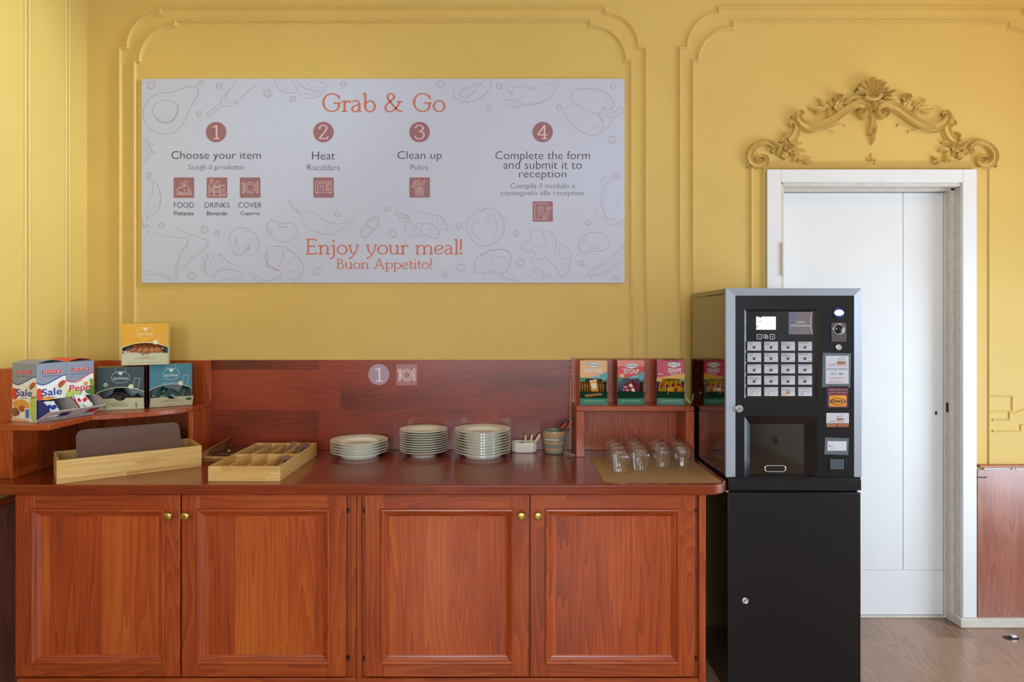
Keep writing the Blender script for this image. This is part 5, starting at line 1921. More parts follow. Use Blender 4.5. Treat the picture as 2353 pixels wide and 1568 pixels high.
mb = MB()
rings = []
for s, z in ((0.86, 0.0005), (0.93, 0.003), (0.98, 0.012), (1.0, dh)):
    rings.append([(x, y, z) for x, y in oct_(dw / 2 * s, ddp / 2 * s, 0.016)])
for s, z in ((0.93, dh), (0.91, 0.012), (0.86, 0.006)):
    rings.append([(x, y, z) for x, y in oct_(dw / 2 * s, ddp / 2 * s, 0.014)])
mb.loft(rings)
ob('dish', mb, 'porcelain', dish, bevel=0.0012)
for i, (dx, lean, rz, ln) in enumerate(((0.010, -0.06, 0.0, 0.075), (0.026, 0.17, 0.1, 0.078), (0.030, 0.55, 0.0, 0.092), (0.026, 0.66, -0.15, 0.088))):
    mb = MB()
    poly = rrect(-0.0045, 0.0045, 0.0, ln, 0.004, 4)
    mb.prism(poly, lambda x, z: Vector((x, -0.0008, z)), lambda x, z: Vector((x, 0.0008, z)))
    o = ob('wooden_stirrer', mb, 'stick_wood')
    o.location = (sdx + dx, sd.y - 0.006 + 0.006 * i, ZTOP + 0.008)
    o.rotation_euler = (0.0, lean, rz)
    tag(o, ['leftmost upright wooden stirrer in the white dish', 'second wooden stirrer in the white dish, leaning slightly', 'wooden stirrer leaning far over the white dish towards the striped pot', 'rearmost leaning wooden stirrer in the white dish'][i], 'stirrer', 'wooden stirrers in the white dish')
for i, (dx, dy, hexc, nm) in enumerate(((-0.038, 0.004, '#e8e4da', 'white'), (-0.014, 0.012, '#232a4e', 'dark blue'), (0.004, 0.004, '#d9c7a0', 'beige'))):
    mb = MB()
    mb.loft([[(-0.012 * s, -0.0006 - 0.002 * b, z), (0.012 * s, -0.0006 - 0.002 * b, z), (0.012 * s, 0.0006 + 0.002 * b, z), (-0.012 * s, 0.0006 + 0.002 * b, z)] for z, s, b in ((0, 1, 0), (0.006, 0.96, 0.8), (0.026, 0.96, 0.9), (0.034, 1, 0))])
    o = ob('sugar_packet', mb, mat('packet_' + nm.replace(' ', '_'), hexc, 0.5))
    o.location = (sdx + dx, sd.y + dy, ZTOP + 0.0115)
    o.rotation_euler = (-0.12, (-0.15, 0.35, 0.1)[i], 0.1)
    tag(o, '%s paper packet standing in the small white dish' % nm, 'packet', 'packets in the white dish')

# ---------------------------------------------------------------- striped pot, scissors, chain
pc = PZ(1273.5, 1041.5, ZTOP)
kk = (D0 + pc.y) / F
pr1, pr0 = 27.2 * kk, 20.8 * kk
ph = HC - (989.5 - CY) * kk - ZTOP
pt = thing('striped_pot', 'ceramic pot striped tan and grey green holding the chained scissors', 'pot', (pc.x, pc.y, ZTOP), local=True)
mb = MB()
o_, i_ = [], []
for k in range(25):
    t = k / 24
    r = pr0 + (pr1 - pr0) * (1 - (1 - t) ** 1.35)
    o_.append((r, ph * t))
    i_.append((r - 0.004, max(0.006, ph * t)))
mb.lathe([(0.001, 0.0005), (pr0 * 0.93, 0.0005), (pr0, 0.003)] + o_[1:] + [(pr1 - 0.002, ph + 0.0015)], 48, caps=False)
mbi = MB()
mbi.lathe([(pr1 - 0.002, ph + 0.0014)] + list(reversed(i_)) + [(0.001, 0.006)], 48, caps=False)
sm = mat('striped_glaze', '#b0906c', 0.16, coat=0.4)
nt = sm.node_tree
b_ = nt.nodes['Principled BSDF']
tc = nt.nodes.new('ShaderNodeTexCoord')
sp_ = nt.nodes.new('ShaderNodeSeparateXYZ')
nt.links.new(tc.outputs['Object'], sp_.inputs[0])
mr_ = nt.nodes.new('ShaderNodeMapRange')
mr_.inputs['From Max'].default_value = ph
nt.links.new(sp_.outputs['Z'], mr_.inputs['Value'])
rp = nt.nodes.new('ShaderNodeValToRGB')
rp.color_ramp.interpolation = 'CONSTANT'
el = rp.color_ramp.elements
TANc, GRN = lin('#b3936e'), lin('#7f8b80')
st_ = [(0.0, GRN), (0.135, TANc), (0.28, GRN), (0.435, TANc), (0.575, GRN), (0.735, TANc)]
el[0].position, el[0].color = st_[0]
el[1].position, el[1].color = st_[1]
for p_, c_ in st_[2:]:
    e_ = el.new(p_)
    e_.color = c_
nt.links.new(mr_.outputs['Result'], rp.inputs['Fac'])
nt.links.new(rp.outputs['Color'], b_.inputs['Base Color'])
ob('pot', mb, sm, pt, smooth=60)
ob('inside', mbi, mat('pot_green', '#7f8b80', 0.2, coat=0.3), pt, smooth=60)
# paper label bent round the pot
a = Art()
a.rect(0, 66, 0, 13.5)


def potfn(off):
    def f(u, v):
        z = ph * 0.66 - (v - 6.75) * 0.00055
        t = z / ph
        r = pr0 + (pr1 - pr0) * (1 - (1 - t) ** 1.35) + off
        an = -PI / 2 - 1.0 + u / 66.0 * 1.32
        return Vector((r * math.cos(an), r * math.sin(an), z))
    return f


mb = MB()
for i in range(12):
    n0 = len(mb.v)
    mb.add([potfn(0.0006)(66 * i / 12, 0), potfn(0.0006)(66 * (i + 1) / 12, 0), potfn(0.0006)(66 * (i + 1) / 12, 13.5), potfn(0.0006)(66 * i / 12, 13.5)], [(0, 1, 2, 3)])
lb = ob('paper_label', mb, mat('paper_white', '#e4dcdc', 0.5), pt, smooth=60, fixn=False)
a = Art()
a.text('FORBICI / SCISSORS', 4, 60, 3.6, 10)
a.put('lettering', 'print_black', potfn(0.0011), lb)

s0 = PZ(1292, 1041, ZTOP)
sy = pc.y + 0.005
sc = thing('scissors', 'grey handled scissors with orange finger rings standing in the striped pot', 'scissors', (WX(1290, sy), sy, ZTOP + 0.02))
grey, orange = mat('handle_grey', '#4d4d52', 0.45), mat('handle_orange', '#f0431c', 0.45)
Z5 = zoom(1160, 940, 11.2)
for k, (outl, inn, sh) in enumerate((([(1405, 500), (1392, 430), (1420, 370), (1480, 315), (1540, 305), (1575, 340), (1570, 400), (1530, 460), (1480, 520), (1470, 600), (1430, 640)], [(1440, 495), (1500, 455), (1545, 400), (1562, 360)], 0.0),
                                     ([(1540, 560), (1570, 470), (1590, 390), (1625, 300), (1680, 245), (1730, 235), (1752, 280), (1735, 360), (1690, 440), (1640, 500), (1590, 560)], [(1598, 495), (1650, 440), (1700, 360), (1735, 285)], 0.006))):
    P = [W(*Z5(p), sy + sh) for p in smoothed(outl, True if k else False, 5)]
    mb = MB()
    mb.tube(P, 0.0042, 8, closed=bool(k))
    if not k:
        mb.tube([W(*Z5(p), sy + sh) for p in smoothed([(1405, 500), (1430, 560), (1440, 640), (1450, 760)], n=4)], 0.0045, 8)
    else:
        mb.tube([W(*Z5(p), sy + sh) for p in smoothed([(1570, 500), (1520, 580), (1480, 660), (1440, 760)], n=4)], 0.0045, 8)
    h_ = ob('handle', mb, grey, sc)
    mb = MB()
    mb.tube([W(*Z5(p), sy + sh - 0.001) for p in smoothed(inn, n=5)], 0.0042, 8)
    ob('grip_insert', mb, orange, sc)
for dx in (-0.004, 0.004):
    mb = MB()
    ta, tb = W(*Z5((1445, 740)), sy), Vector((pc.x - 0.006, pc.y, ZTOP + 0.009))
    mb.loft([[ta + Vector((dx - 0.005, 0, 0)), ta + Vector((dx + 0.005, 0, 0)), ta + Vector((dx + 0.005, 0.0015, 0)), ta + Vector((dx - 0.005, 0.0015, 0))],
             [tb + Vector((dx - 0.001, 0, 0)), tb + Vector((dx + 0.001, 0, 0)), tb + Vector((dx + 0.001, 0.001, 0)), tb + Vector((dx - 0.001, 0.001, 0))]])
    ob('blade', mb, 'steel', sc)


def link(mb, c, t, flip, L=0.0072, wv=0.0026, r=0.00085):
    t = Vector(t).normalized()
    u = t.cross(Vector((0, 1, 0)))
    u = u.normalized() if u.length > 0.05 else Vector((1, 0, 0))
    w = t.cross(u)
    s = u if flip else w
    P = []
    for i in range(12):
        a = 2 * PI * i / 12
        P.append(Vector(c) + t * (L * math.cos(a)) + s * (wv * math.sin(a)))
    mb.tube(P, r, 5, closed=True)


yc = q.y + 0.5 * 0 - 0.03
mb = MB()
cy_ = -0.028
top = W(1311.5, 824, cy_)
bot = PZ(1312.0, 1047, ZTOP)
bot = Vector((bot.x, max(bot.y, -0.20), ZTOP + 0.004))
pa, n_ = [], 0
path = [top, W(1311.5, 870, cy_ - 0.01), Vector((bot.x, bot.y + 0.02, ZTOP + 0.02)), bot]
acc = []
for i in range(len(path) - 1):
    L_ = (path[i + 1] - path[i]).length
    k = max(1, int(L_ / 0.0112))
    for j in range(k):
        acc.append((path[i].lerp(path[i + 1], (j + 0.5) / k), path[i + 1] - path[i]))
for i, (c, t) in enumerate(acc):
    link(mb, c, t, i % 2)
rr_ = random.Random(5)
hc = PZ(1309.5, 1049.5, ZTOP)
for i in range(34):
    c = Vector((hc.x + rr_.gauss(0, 0.011), hc.y + rr_.gauss(0, 0.010), ZTOP + 0.0035 + rr_.uniform(0, 0.008)))
    link(mb, c, (rr_.uniform(-1, 1), rr_.uniform(-1, 1), 0.1), i % 2)
up = [Vector((hc.x - 0.008, hc.y + 0.004, ZTOP + 0.006)), W(1298, 1032, hc.y + 0.03), W(1295.5, 1012, pc.y - 0.012), W(1294.5, 995, pc.y - 0.024), W(1299, 990, pc.y - 0.005), W(1302.5, 986, sy)]
acc = []
P_ = up
for i in range(len(P_) - 1):
    L_ = (P_[i + 1] - P_[i]).length
    k = max(1, int(L_ / 0.0112))
    for j in range(k):
        acc.append((P_[i].lerp(P_[i + 1], (j + 0.5) / k), P_[i + 1] - P_[i]))
for i, (c, t) in enumerate(acc):
    link(mb, c, t, i % 2)
chn = ob('chain', mb, mat('chain_metal', '#c9bda5', 0.3, metal=0.9), smooth=60, loc=(hc.x, hc.y, ZTOP))
tag(chn, 'thin metal chain hanging from the shelf edge down to the scissors', 'chain')


# ---------------------------------------------------------------- cardboard dispenser cartons
board_in = mat('cardboard_inside', '#a59a94', 0.75)


def carton(name, label, loc, rotz, w, d, h, zo, hl, tilt, zt, arch, mats, notch=None, wing=None, rim=None):
    """front face at local y = -d/2: opening from ZO up to ZT (arched by ARCH), a lip hinged at ZO, length HL, tilted out by TILT"""
    c = thing(name, label, 'carton', loc, rotz, local=True)
    t = 0.0014
    hw, hd = w / 2, d / 2
    mb = MB()
    mb.box(-hw, -hw + t, -hd, hd, 0.0004, h)
    mb.box(hw - t, hw, -hd, hd, 0.0004, h)
    mb.box(-hw + t, hw - t, hd - t, hd, 0.0004, h)
    mb.box(-hw + t, hw - t, -hd, hd - t, 0.0004, 0.0004 + t)
    ob('carton_body', mb, mats['side'], c)
    mb = MB()
    # lid, bulging a little
    rings = []
    for i in range(9):
        x = -hw + w * i / 8
        z = h + 0.006 * mats.get('bulge', 0) * math.sin(PI * i / 8)
        rings.append([(x, -hd, z - t), (x, hd, z - t), (x, hd, z), (x, -hd, z)])
    mb.loft(rings)
    ob('lid', mb, mats.get('top', mats['side']), c, smooth=20)
    mb = MB()
    mb.box(-hw + 0.003, hw - 0.003, hd - 0.004, hd - 0.003, 0.003, zt + arch + 0.02)
    mb.box(-hw + 0.002, -hw + 0.003, -hd + 0.002, hd - 0.003, 0.003, zt + arch)
    mb.box(hw - 0.003, hw - 0.002, -hd + 0.002, hd - 0.003, 0.003, zt + arch)
    ob('lining', mb, mats.get('inside', board_in), c)
    # front panel above the opening
    if notch:
        nw, nh = notch
        low = [(-hw, zt), (-nw, zt)] + [(p[0], p[1]) for p in arc(-nw + 0.006, zt + nh - 0.006, 0.006, 0.006, 180, 90, 4)] + [(p[0], p[1]) for p in arc(nw - 0.006, zt + nh - 0.006, 0.006, 0.006, 90, 0, 4)] + [(nw, zt), (hw, zt)]
    else:
        low = [(-hw + w * i / 16, zt + arch * (1 - (2 * i / 16 - 1) ** 2)) for i in range(17)]
    poly = low + [(hw, h), (-hw, h)]
    mb = MB()
    mb.prism(poly, lambda x, z: Vector((x, -hd, z)), lambda x, z: Vector((x, -hd + t, z)))
    ob('front_panel', mb, mats['front'], c)
    if rim:
        a = MB()
        relief_pts = [Vector((p[0], -hd - 0.0008, p[1])) for p in low]
        a.tube(relief_pts, 0.0016, 6)
        ob('opening_rim', a, rim, c)
    if zo > 0.01:
        mb = MB()
        mb.box(-hw, hw, -hd, -hd + t, 0.0004, zo)
        ob('front_base', mb, mats.get('base', mats['front']), c)
    sn, cn = math.sin(tilt), math.cos(tilt)

    def lip(u, r, off=0.0):
        return Vector((u, -hd - r * sn - off * cn, zo + r * cn - off * sn * -1 * 0 + off * sn * 0))
    mb = MB()
    top_ = []
    for i in range(17):
        x = -hw + w * i / 16
        r = hl * (1 + mats.get('lip_arch', 0.0) * (1 - (2 * i / 16 - 1) ** 2))
        if mats.get('thumb') and abs(x - mats['thumb'][0]) < mats['thumb'][1]:
            r -= mats['thumb'][1] * 0.75 * math.sqrt(1 - ((x - mats['thumb'][0]) / mats['thumb'][1]) ** 2)
        top_.append((x, r))
    poly = [(-hw, 0.0)] + [(hw, 0.0)] + list(reversed(top_))
    mb.prism(poly, lambda x, r: lip(x, r), lambda x, r: lip(x, r) + Vector((0, cn * t, sn * t)))
    ob('dispenser_lip', mb, mats['lip'], c)
    for s in (-1, 1):
        wl = (wing or {}).get(s, hl * 0.98)
        fan = [(0.0, 0.0)] + [(wl * math.sin(tilt * i / 8), wl * math.cos(tilt * i / 8)) for i in range(9)]
        mb = MB()
        mb.prism(fan, lambda a, b: Vector((s * (hw - 0.002), -hd - a, zo + b)), lambda a, b: Vector((s * (hw - 0.0032), -hd - a, zo + b)))
        ob('lip_wing', mb, mats.get('wing%d' % s, board_in), c)
    fr_ = lambda k: (lambda u, v: Vector((u / 1000 - hw, -hd - 0.0005 * k, h - v / 1000)))
    lt_ = lambda k: (lambda u, v: Vector((-hw - 0.0005 * k, hd - u / 1000, h - v / 1000)))
    lp_ = lambda k: (lambda u, v: Vector((u / 1000 - hw, -hd - (hl - v / 1000) * sn - 0.0005 * k * cn, zo + (hl - v / 1000) * cn - 0.0005 * k * sn * 0.2)))
    bs_ = lambda k: (lambda u, v: Vector((u / 1000 - hw, -hd - 0.0005 * k, zo - v / 1000)))
    return c, fr_, lt_, lp_, bs_


def sachet(name, label, group, m, w, h, th_, mark=None):
    o = thing(name, label, 'sachet', local=True, group=group)
    mb = MB()
    rings = []
    for i, (z, b, s) in enumerate(((0, 0.06, 1), (0.07, 0.08, 1), (0.12, 0.5, 0.97), (0.3, 0.95, 0.95), (0.5, 1, 0.95), (0.7, 0.95, 0.95), (0.88, 0.5, 0.97), (0.93, 0.08, 1), (1, 0.06, 1))):
        row = []
        for k in range(12):
            a = 2 * PI * k / 12
            cx = math.copysign(abs(math.cos(a)) ** 0.6, math.cos(a)) * w / 2 * s
            row.append((cx, math.sin(a) * th_ / 2 * b, (z - 0.5) * h))
        rings.append(row)
    mb.loft(rings)
    ob('pouch', mb, m, o, smooth=50)
    if mark:
        a = Art()
        a.rect(-w * 0.3, w * 0.3, -h * 0.22, h * 0.02, w * 0.05)
        a.put('printed_mark', mark, lambda u, v: Vector((u, -th_ / 2 - 0.0006, -v)), o)
    return o


def spread(root, M, places):
    """places: (x, y, z, rx, ry, rz) in the carton's own frame"""
    for i, (x, y, z, a, b, g) in enumerate(places):
        Mw = M @ Matrix.Translation((x, y, z)) @ Matrix.Rotation(g, 4, 'Z') @ Matrix.Rotation(b, 4, 'Y') @ Matrix.Rotation(a, 4, 'X')
        if i == 0:
            root.location, root.rotation_euler = Mw.to_translation(), Mw.to_euler()
        else:
            dup(root, Mw.to_translation(), rot=Mw.to_euler())


def mworld(o):
    return Matrix.Translation(o.location) @ o.rotation_euler.to_matrix().to_4x4()


# colours of the prints
P = {}
for n, hx in (('red', '#d3202e'), ('blue', '#1c2f94'), ('grey', '#8d93a4'), ('white', '#eceae6'), ('tomato', '#d8432c'), ('green', '#7f9f45'), ('leafgreen', '#4f7d33'), ('cream', '#e6dcc0'), ('orange', '#e39a4c'), ('peach', '#e2b98a'), ('brownish', '#8c5b3c'), ('lettuce', '#b7c865'), ('gold', '#c8a24a'), ('teal', '#3f7a80')):
    P[n] = mat('carton_' + n, hx, 0.4)


def blobs(c, fn, lst, k=1):
    for nm, col, pts in lst:
        a = Art()
        a.poly(smoothed(pts, True, 4))
        a.put(nm, P[col], fn(k), c)


def ristora(kind, loc, rotz, w, d, h, label):
    col = 'blue' if kind == 'Sale' else 'red'
    mats = {'side': P['white'], 'front': P['white'], 'lip': P['white'], 'top': P['grey'] if kind == 'Sale' else mat('carton_scarlet', '#e0472f', 0.4), 'bulge': 2.2, 'wing-1': mat('wing_' + col, '#1a2b86' if col == 'blue' else '#b0182a', 0.35), 'thumb': None}
    c, fr_, lt_, lp_, bs_ = carton('salt_carton' if kind == 'Sale' else 'pepper_carton', label, loc, rotz, w, d, h, 0.004, h * 0.36, math.radians(62), h * 0.37, 0.0, mats, wing={-1: h * 0.36, 1: h * 0.36})
    faces = [(fr_, w * 1000, True)]
    if kind == 'Sale':
        faces.append((lt_, d * 1000, False))
    H = h * 1000
    for fn, wd_, isf in faces:
        X = lambda t: t * wd_
        Y = lambda t: t * H
        a = Art()
        wave = smoothed([(0, Y(.325)), (X(.12), Y(.36)), (X(.3), Y(.365)), (X(.6), Y(.30)), (X(.85), Y(.24)), (X(1), Y(.225))], n=5)
        a.poly([(0, 0), (X(1), 0)] + list(reversed(wave)))
        a.put('grey_field', P['grey'], fn(1), c)
        # picture: salad bowl, tomato, greens
        bot = .62 if isf else .97
        if kind == 'Sale':
            lst = [('printed_bowl', 'cream', [(X(.55), Y(.42)), (X(1), Y(.36)), (X(1), Y(.56)), (X(.8), Y(.6)), (X(.62), Y(.52))]), ('printed_tomato', 'tomato', [(X(.02), Y(.44)), (X(.16), Y(.45)), (X(.22), Y(.58)), (X(.1), Y(.63)), (X(.01), Y(.6))]),
                   ('printed_salad', 'tomato', [(X(.72), Y(.38)), (X(.86), Y(.32)), (X(.98), Y(.34)), (X(.9), Y(.41)), (X(.76), Y(.43))]), ('printed_leaf', 'green', [(X(.7), Y(.43)), (X(.86), Y(.42)), (X(.8), Y(.45))])]
            if not isf:
                lst += [('printed_prawns', 'orange', [(X(.05), Y(.66)), (X(.4), Y(.62)), (X(.68), Y(.68)), (X(.66), Y(.8)), (X(.4), Y(.84)), (X(.08), Y(.76))]), ('printed_tomato', 'tomato', [(X(.3), Y(.74)), (X(.5), Y(.73)), (X(.52), Y(.81)), (X(.32), Y(.82))]), ('printed_cloth', 'lettuce', [(X(.75), Y(.62)), (X(1), Y(.58)), (X(1), Y(.95)), (X(.8), Y(.95))]),
                        ('printed_bowl', 'brownish', [(X(.02), Y(.78)), (X(.2), Y(.78)), (X(.3), Y(.88)), (X(.04), Y(.92))]), ('printed_rim', 'peach', [(0, Y(.945)), (X(.4), Y(.95)), (X(.7), Y(.97)), (X(.6), Y(.995)), (0, Y(.995))])]
            else:
                lst += [('printed_salad', 'orange', [(X(.1), Y(.6)), (X(.4), Y(.58)), (X(.6), Y(.62)), (X(.3), Y(.64))])]
        else:
            lst = [('printed_lettuce', 'lettuce', [(X(.0), Y(.52)), (X(.15), Y(.48)), (X(.4), Y(.52)), (X(.55), Y(.6)), (X(.3), Y(.63)), (X(.02), Y(.63))]), ('printed_leaf', 'leafgreen', [(X(.66), Y(.5)), (X(.85), Y(.46)), (X(1), Y(.5)), (X(1), Y(.62)), (X(.74), Y(.6))]), ('printed_leaf', 'green', [(X(.85), Y(.34)), (X(1), Y(.36)), (X(1), Y(.48)), (X(.88), Y(.46))]),
                   ('printed_egg', 'orange', [(X(.62), Y(.4)), (X(.74), Y(.38)), (X(.78), Y(.44)), (X(.66), Y(.46))]), ('printed_bread', 'peach', [(X(.3), Y(.35)), (X(.6), Y(.31)), (X(.55), Y(.36)), (X(.35), Y(.39))])]
        blobs(c, fn, lst, 2)
        a = Art()
        a.stroke(wave, 3.2, taper=False)
        a.put('wave_line', P[col], fn(3), c)
        for off, m_, k in ((0.055, P['white'], 3), (0.02, P['red'], 4)):
            a = Art()
            a.text('ristora', X(.18), X(.82), Y(.095), Y(.185), offset=off, slant=0.12)
            a.put('brand_lettering', m_, fn(k), c)
        a = Art()
        a.text('PROFESSIONAL', X(.18), X(.8), Y(.215), Y(.232))
        a.put('small_lettering', mat('print_slate', '#5d6375', 0.4), fn(3), c)
        tb = (.16, .84, .44, .565) if kind == 'Sale' else (.1, .86, .42, .575)
        for off, m_, k in ((0.05, P['white'], 3), (0.012, P[col], 4)):
            a = Art()
            a.text(kind, X(tb[0]), X(tb[1]), Y(tb[2]), Y(tb[3]), offset=off)
            a.put('product_lettering', m_, fn(k), c)
        if kind == 'Sale':
            a = Art()
            a.text('IODATO', X(.34), X(.66), Y(.585), Y(.605))
            a.put('small_lettering', P['blue'], fn(4), c)
        if not isf:
            a = Art()
            a.rect(X(.52), X(.76), Y(.77), Y(.95))
            a.put('printed_sachet', P['white'], fn(3), c)
            a = Art()
            a.rect(X(.56), X(.72), Y(.785), Y(.935))
            a.put('printed_sachet', mat('print_sky', '#4c78b8', 0.4), fn(4), c)
            a = Art()
            a.text('500', X(.16), X(.32), Y(.84), Y(.865), offset=0.02)
            a.put('small_lettering', P['blue'], fn(4), c)
    # print on the lip
    a = Art()
    L_ = h * 360
    a.rect(w * 480, w * 900, L_ * .25, L_ * .8)
    a.put('printed_sachet', P['grey'], lp_(1), c)
    a = Art()
    a.rect(w * 560, w * 860, L_ * .32, L_ * .72)
    a.put('printed_sachet', P[col], lp_(2), c)
    return c


C_ = PZ(83.5, 971, ZS)
Lb = PZ(29, 967.3, ZS)
av = Vector((C_.x - Lb.x, C_.y - Lb.y)).normalized()
bv = Vector((-av.y, av.x))
rd = (Vector((C_.x - Lb.x, C_.y - Lb.y))).length


def reach(p, dirv, u):
    """how far from P along DIRV until the picture column U"""
    k = (u - CX) / F
    return (k * (D0 + p.y) - p.x) / (dirv.x - k * dirv.y)


rw_ = reach(C_, bv, 152)
rh = HC - (836.5 - CY) / F * (D0 + C_.y) - ZS
rz = math.atan2(bv.y, bv.x)
pos = Vector((C_.x, C_.y)) + bv * rw_ / 2 - av * rd / 2
k_sale = ristora('Sale', (pos.x, pos.y, ZS), rz, rw_, rd, rh, 'salt carton lettered Sale in blue, nearest the left wall on the corner shelf')
Cp = PZ(215.3, 955.5, ZS)
wp = -reach(Cp, bv, 152.5)
pos2 = Vector((Cp.x, Cp.y)) - bv * rw_ / 2 - av * rd / 2
rel = pos2 - pos
rv_ = Vector(((215.3 - CX) / F, 1.0)).normalized()
if rel.dot(bv) < rw_ + 0.002:
    pos2 = pos2 + rv_ * ((rw_ + 0.002 - rel.dot(bv)) / rv_.dot(bv))
k_pepe = ristora('Pepe', (pos2.x, pos2.y, ZS), rz, rw_, rd, rh, 'pepper carton lettered Pepe in red, right of the salt carton on the corner shelf')
hwR = rw_ / 2
s = sachet('salt_sachet', 'blue and white salt sachet spilling into the open lip of the salt carton', 'salt sachets', mat('sachet_white', '#dfe3ea', 0.3), 0.036, 0.062, 0.006, P['blue'])
spread(s, mworld(k_sale), [(-hwR + 0.030 + 0.008 * i, -rd / 2 - 0.016 - 0.003 * (i % 2), 0.045 + 0.003 * (i % 3), -0.5, 0.25 - 0.1 * i, 0.25) for i in range(5)])
s = sachet('pepper_sachet', 'white and red pepper sachet crowding the open lip of the pepper carton', 'pepper sachets', mat('sachet_paper', '#e6e2e2', 0.35), 0.036, 0.062, 0.006, P['red'])
spread(s, mworld(k_pepe), [(-hwR + 0.022 + 0.009 * i, -rd / 2 - 0.010 - 0.006 * (i % 3), 0.052 + 0.006 * (i % 3), -0.35, 0.5 - 0.2 * i, 0.2) for i in range(7)])


def olitalia(name, label, p_l, rotz, w, d, h, hexf, hexs, kind, tilt, hexlet):
    fm = mat('card_' + kind, hexf, 0.45, spec=0.3)
    cream = mat('card_cream', '#d2cca6', 0.5)
    gl_ = mat('rim_cream', '#ddd6b2', 0.4)
    mats = {'side': mat('side_' + kind, hexs, 0.35), 'front': fm, 'lip': cream, 'top': mat('card_top', '#8a8064', 0.5), 'lip_arch': 0.06, 'thumb': (0.0, w * 0.10), 'inside': mat('silver_inside', '#9aa3a6', 0.4)}
    ux_ = Vector((math.cos(rotz), math.sin(rotz)))
    uy_ = Vector((-math.sin(rotz), math.cos(rotz)))
    ctr_ = Vector((p_l.x, p_l.y)) + ux_ * w / 2 + uy_ * d / 2
    c, fr_, lt_, lp_, bs_ = carton(name, label, (ctr_.x, ctr_.y, p_l.z), rotz, w, d, h, 0.002, h * 0.27, math.radians(tilt), h * 0.41, h * 0.12, mats, rim=gl_)
    X = lambda t: t * w * 1000
    Y = lambda t: t * h * 1000
    lm = mat('foil_' + kind, hexlet, 0.35)
    a = Art()
    a.ring(X(.5), Y(.235), X(.19), Y(.135), 1.3, 40)
    a.put('brand_oval', lm, fr_(1), c)
    a = Art()
    a.text('OLITALIA', X(.345), X(.655), Y(.235), Y(.29), offset=0.02)
    a.put('brand_lettering', lm, fr_(1), c)
    a = Art()
    a.stroke([(X(.5), Y(.21)), (X(.5), Y(.165))], 1.6)
    a.disc(X(.5), Y(.145), X(.05), Y(.03), 16)
    a.put('brand_tree', lm, fr_(1), c)
    a = Art()
    a.stroke([(X(.40), 0), (X(.40), Y(.115)), (X(.6), Y(.115)), (X(.6), 0)], 0.8)
    a.put('tuck_flap', lm, fr_(1), c)
    a = Art()
    a.disc(X(.72), Y(.46), X(.058), X(.058), 20)
    a.put('printed_disc', gl_, fr_(2), c)
    a = Art()
    a.stroke([(X(.80), Y(.26)), (X(.91), Y(.28)), (X(.86), Y(.52)), (X(.75), Y(.50))], 1.6, True)
    a.put('printed_sachet', mat('print_pale', '#cfcdb6', 0.4), fr_(2), c)
    lines = {'orange': [('ACETO', .40, .60, .30, .38), ('DI VINO BIANCO', .28, .72, .41, .49), ('GUSTO FRESCO, DELICATAMENTE AROMATICO', .12, .88, .80, .86)],
             'black': [('ACETO', .40, .60, .26, .36), ('BALSAMICO', .30, .70, .42, .53), ('DI MODENA', .34, .66, .58, .69)],
             'teal': [('OLIO EXTRA', .36, .64, .22, .31), ('VERGINE DI OLIVA', .26, .74, .35, .44), ('FRUTTATO', .38, .6, .78, .84)]}[kind]
    lc = mat('print_bronze', '#7d6338', 0.5) if kind == 'orange' else mat('print_green', '#3f5a45', 0.5)
    Lp = h * 270
    for tx, a0, a1, y0, y1 in lines:
        a = Art()
        a.text(tx, X(a0), X(a1), Lp * y0, Lp * y1)
        a.put('lip_lettering', lc, lp_(1), c)
    if kind == 'black':
        for cx in (.17, .83):
            a = Art()
            a.stroke([(X(cx - .1), Lp * .62), (X(cx + .1), Lp * .60)], 1.2)
            a.disc(X(cx), Lp * .5, 3, 6, 14)
            a.disc(X(cx), Lp * .75, 3, 6, 14)
            a.put('printed_olive_twig', mat('print_leaf', '#3e8a47', 0.5), lp_(1), c)
        a = Art()
        a.disc(X(.19), Y(.4), 8, 8, 20)
        a.put('quality_seal', mat('print_gold', '#d9c98a', 0.4), fr_(1), c)
        a = Art()
        a.disc(X(.19), Y(.4), 4.5, 4.5, 16)
        a.put('quality_seal', mat('print_seal', '#5866a0', 0.4), fr_(2), c)
    if kind == 'teal':
        a = Art()
        a.rect(X(.83), X(.95), Lp * .15, Lp * .38)
        a.put('printed_square', mat('print_teal', '#24544a', 0.4), lp_(1), c)
        a = Art()
        a.text('OLIO EXTRA VERGINE DI OLIVA', X(.3), X(.72), Y(.43), Y(.45))
        a.put('small_lettering', lm, fr_(1), c)
    return c


pk = PZ(221, 945.5, ZS)
wk = 0.0
ok_ang = math.radians(24)
wk = reach(pk, Vector((math.cos(ok_ang), math.sin(ok_ang))), 331.5)
hk = HC - (845.5 - CY) / F * (D0 + pk.y) - ZS
o_black = olitalia('vinegar_carton', 'dark silver carton of balsamic sachets on the corner shelf, below the orange carton', pk, ok_ang, wk, 0.105, hk, '#39464a', '#15161c', 'black', 16, '#c9cfd0')
pt_ = PZ(343, 938.5, ZS)
ot_ang = math.radians(36)
wt_ = reach(pt_, Vector((math.cos(ot_ang), math.sin(ot_ang))), 442.0)
ht_ = HC - (838.5 - CY) / F * (D0 + pt_.y) - ZS
o_teal = olitalia('oil_carton', 'teal blue carton of olive oil sachets at the right end of the corner shelf', pt_, ot_ang, wt_, 0.075, ht_, '#4d7f8e', '#14224a', 'teal', 34, '#d7e2e0')
zo_top = ZS + max(hk, ht_) + 0.001
po_ = PZ(279, 842, zo_top)
po_ = Vector((po_.x, pk.y + 0.040, zo_top))
kx_ = (279 - CX) / F
po_.x = kx_ * (D0 + po_.y)
oo_ang = math.radians(24)
wo_ = reach(po_, Vector((math.cos(oo_ang), math.sin(oo_ang))), 387.5)
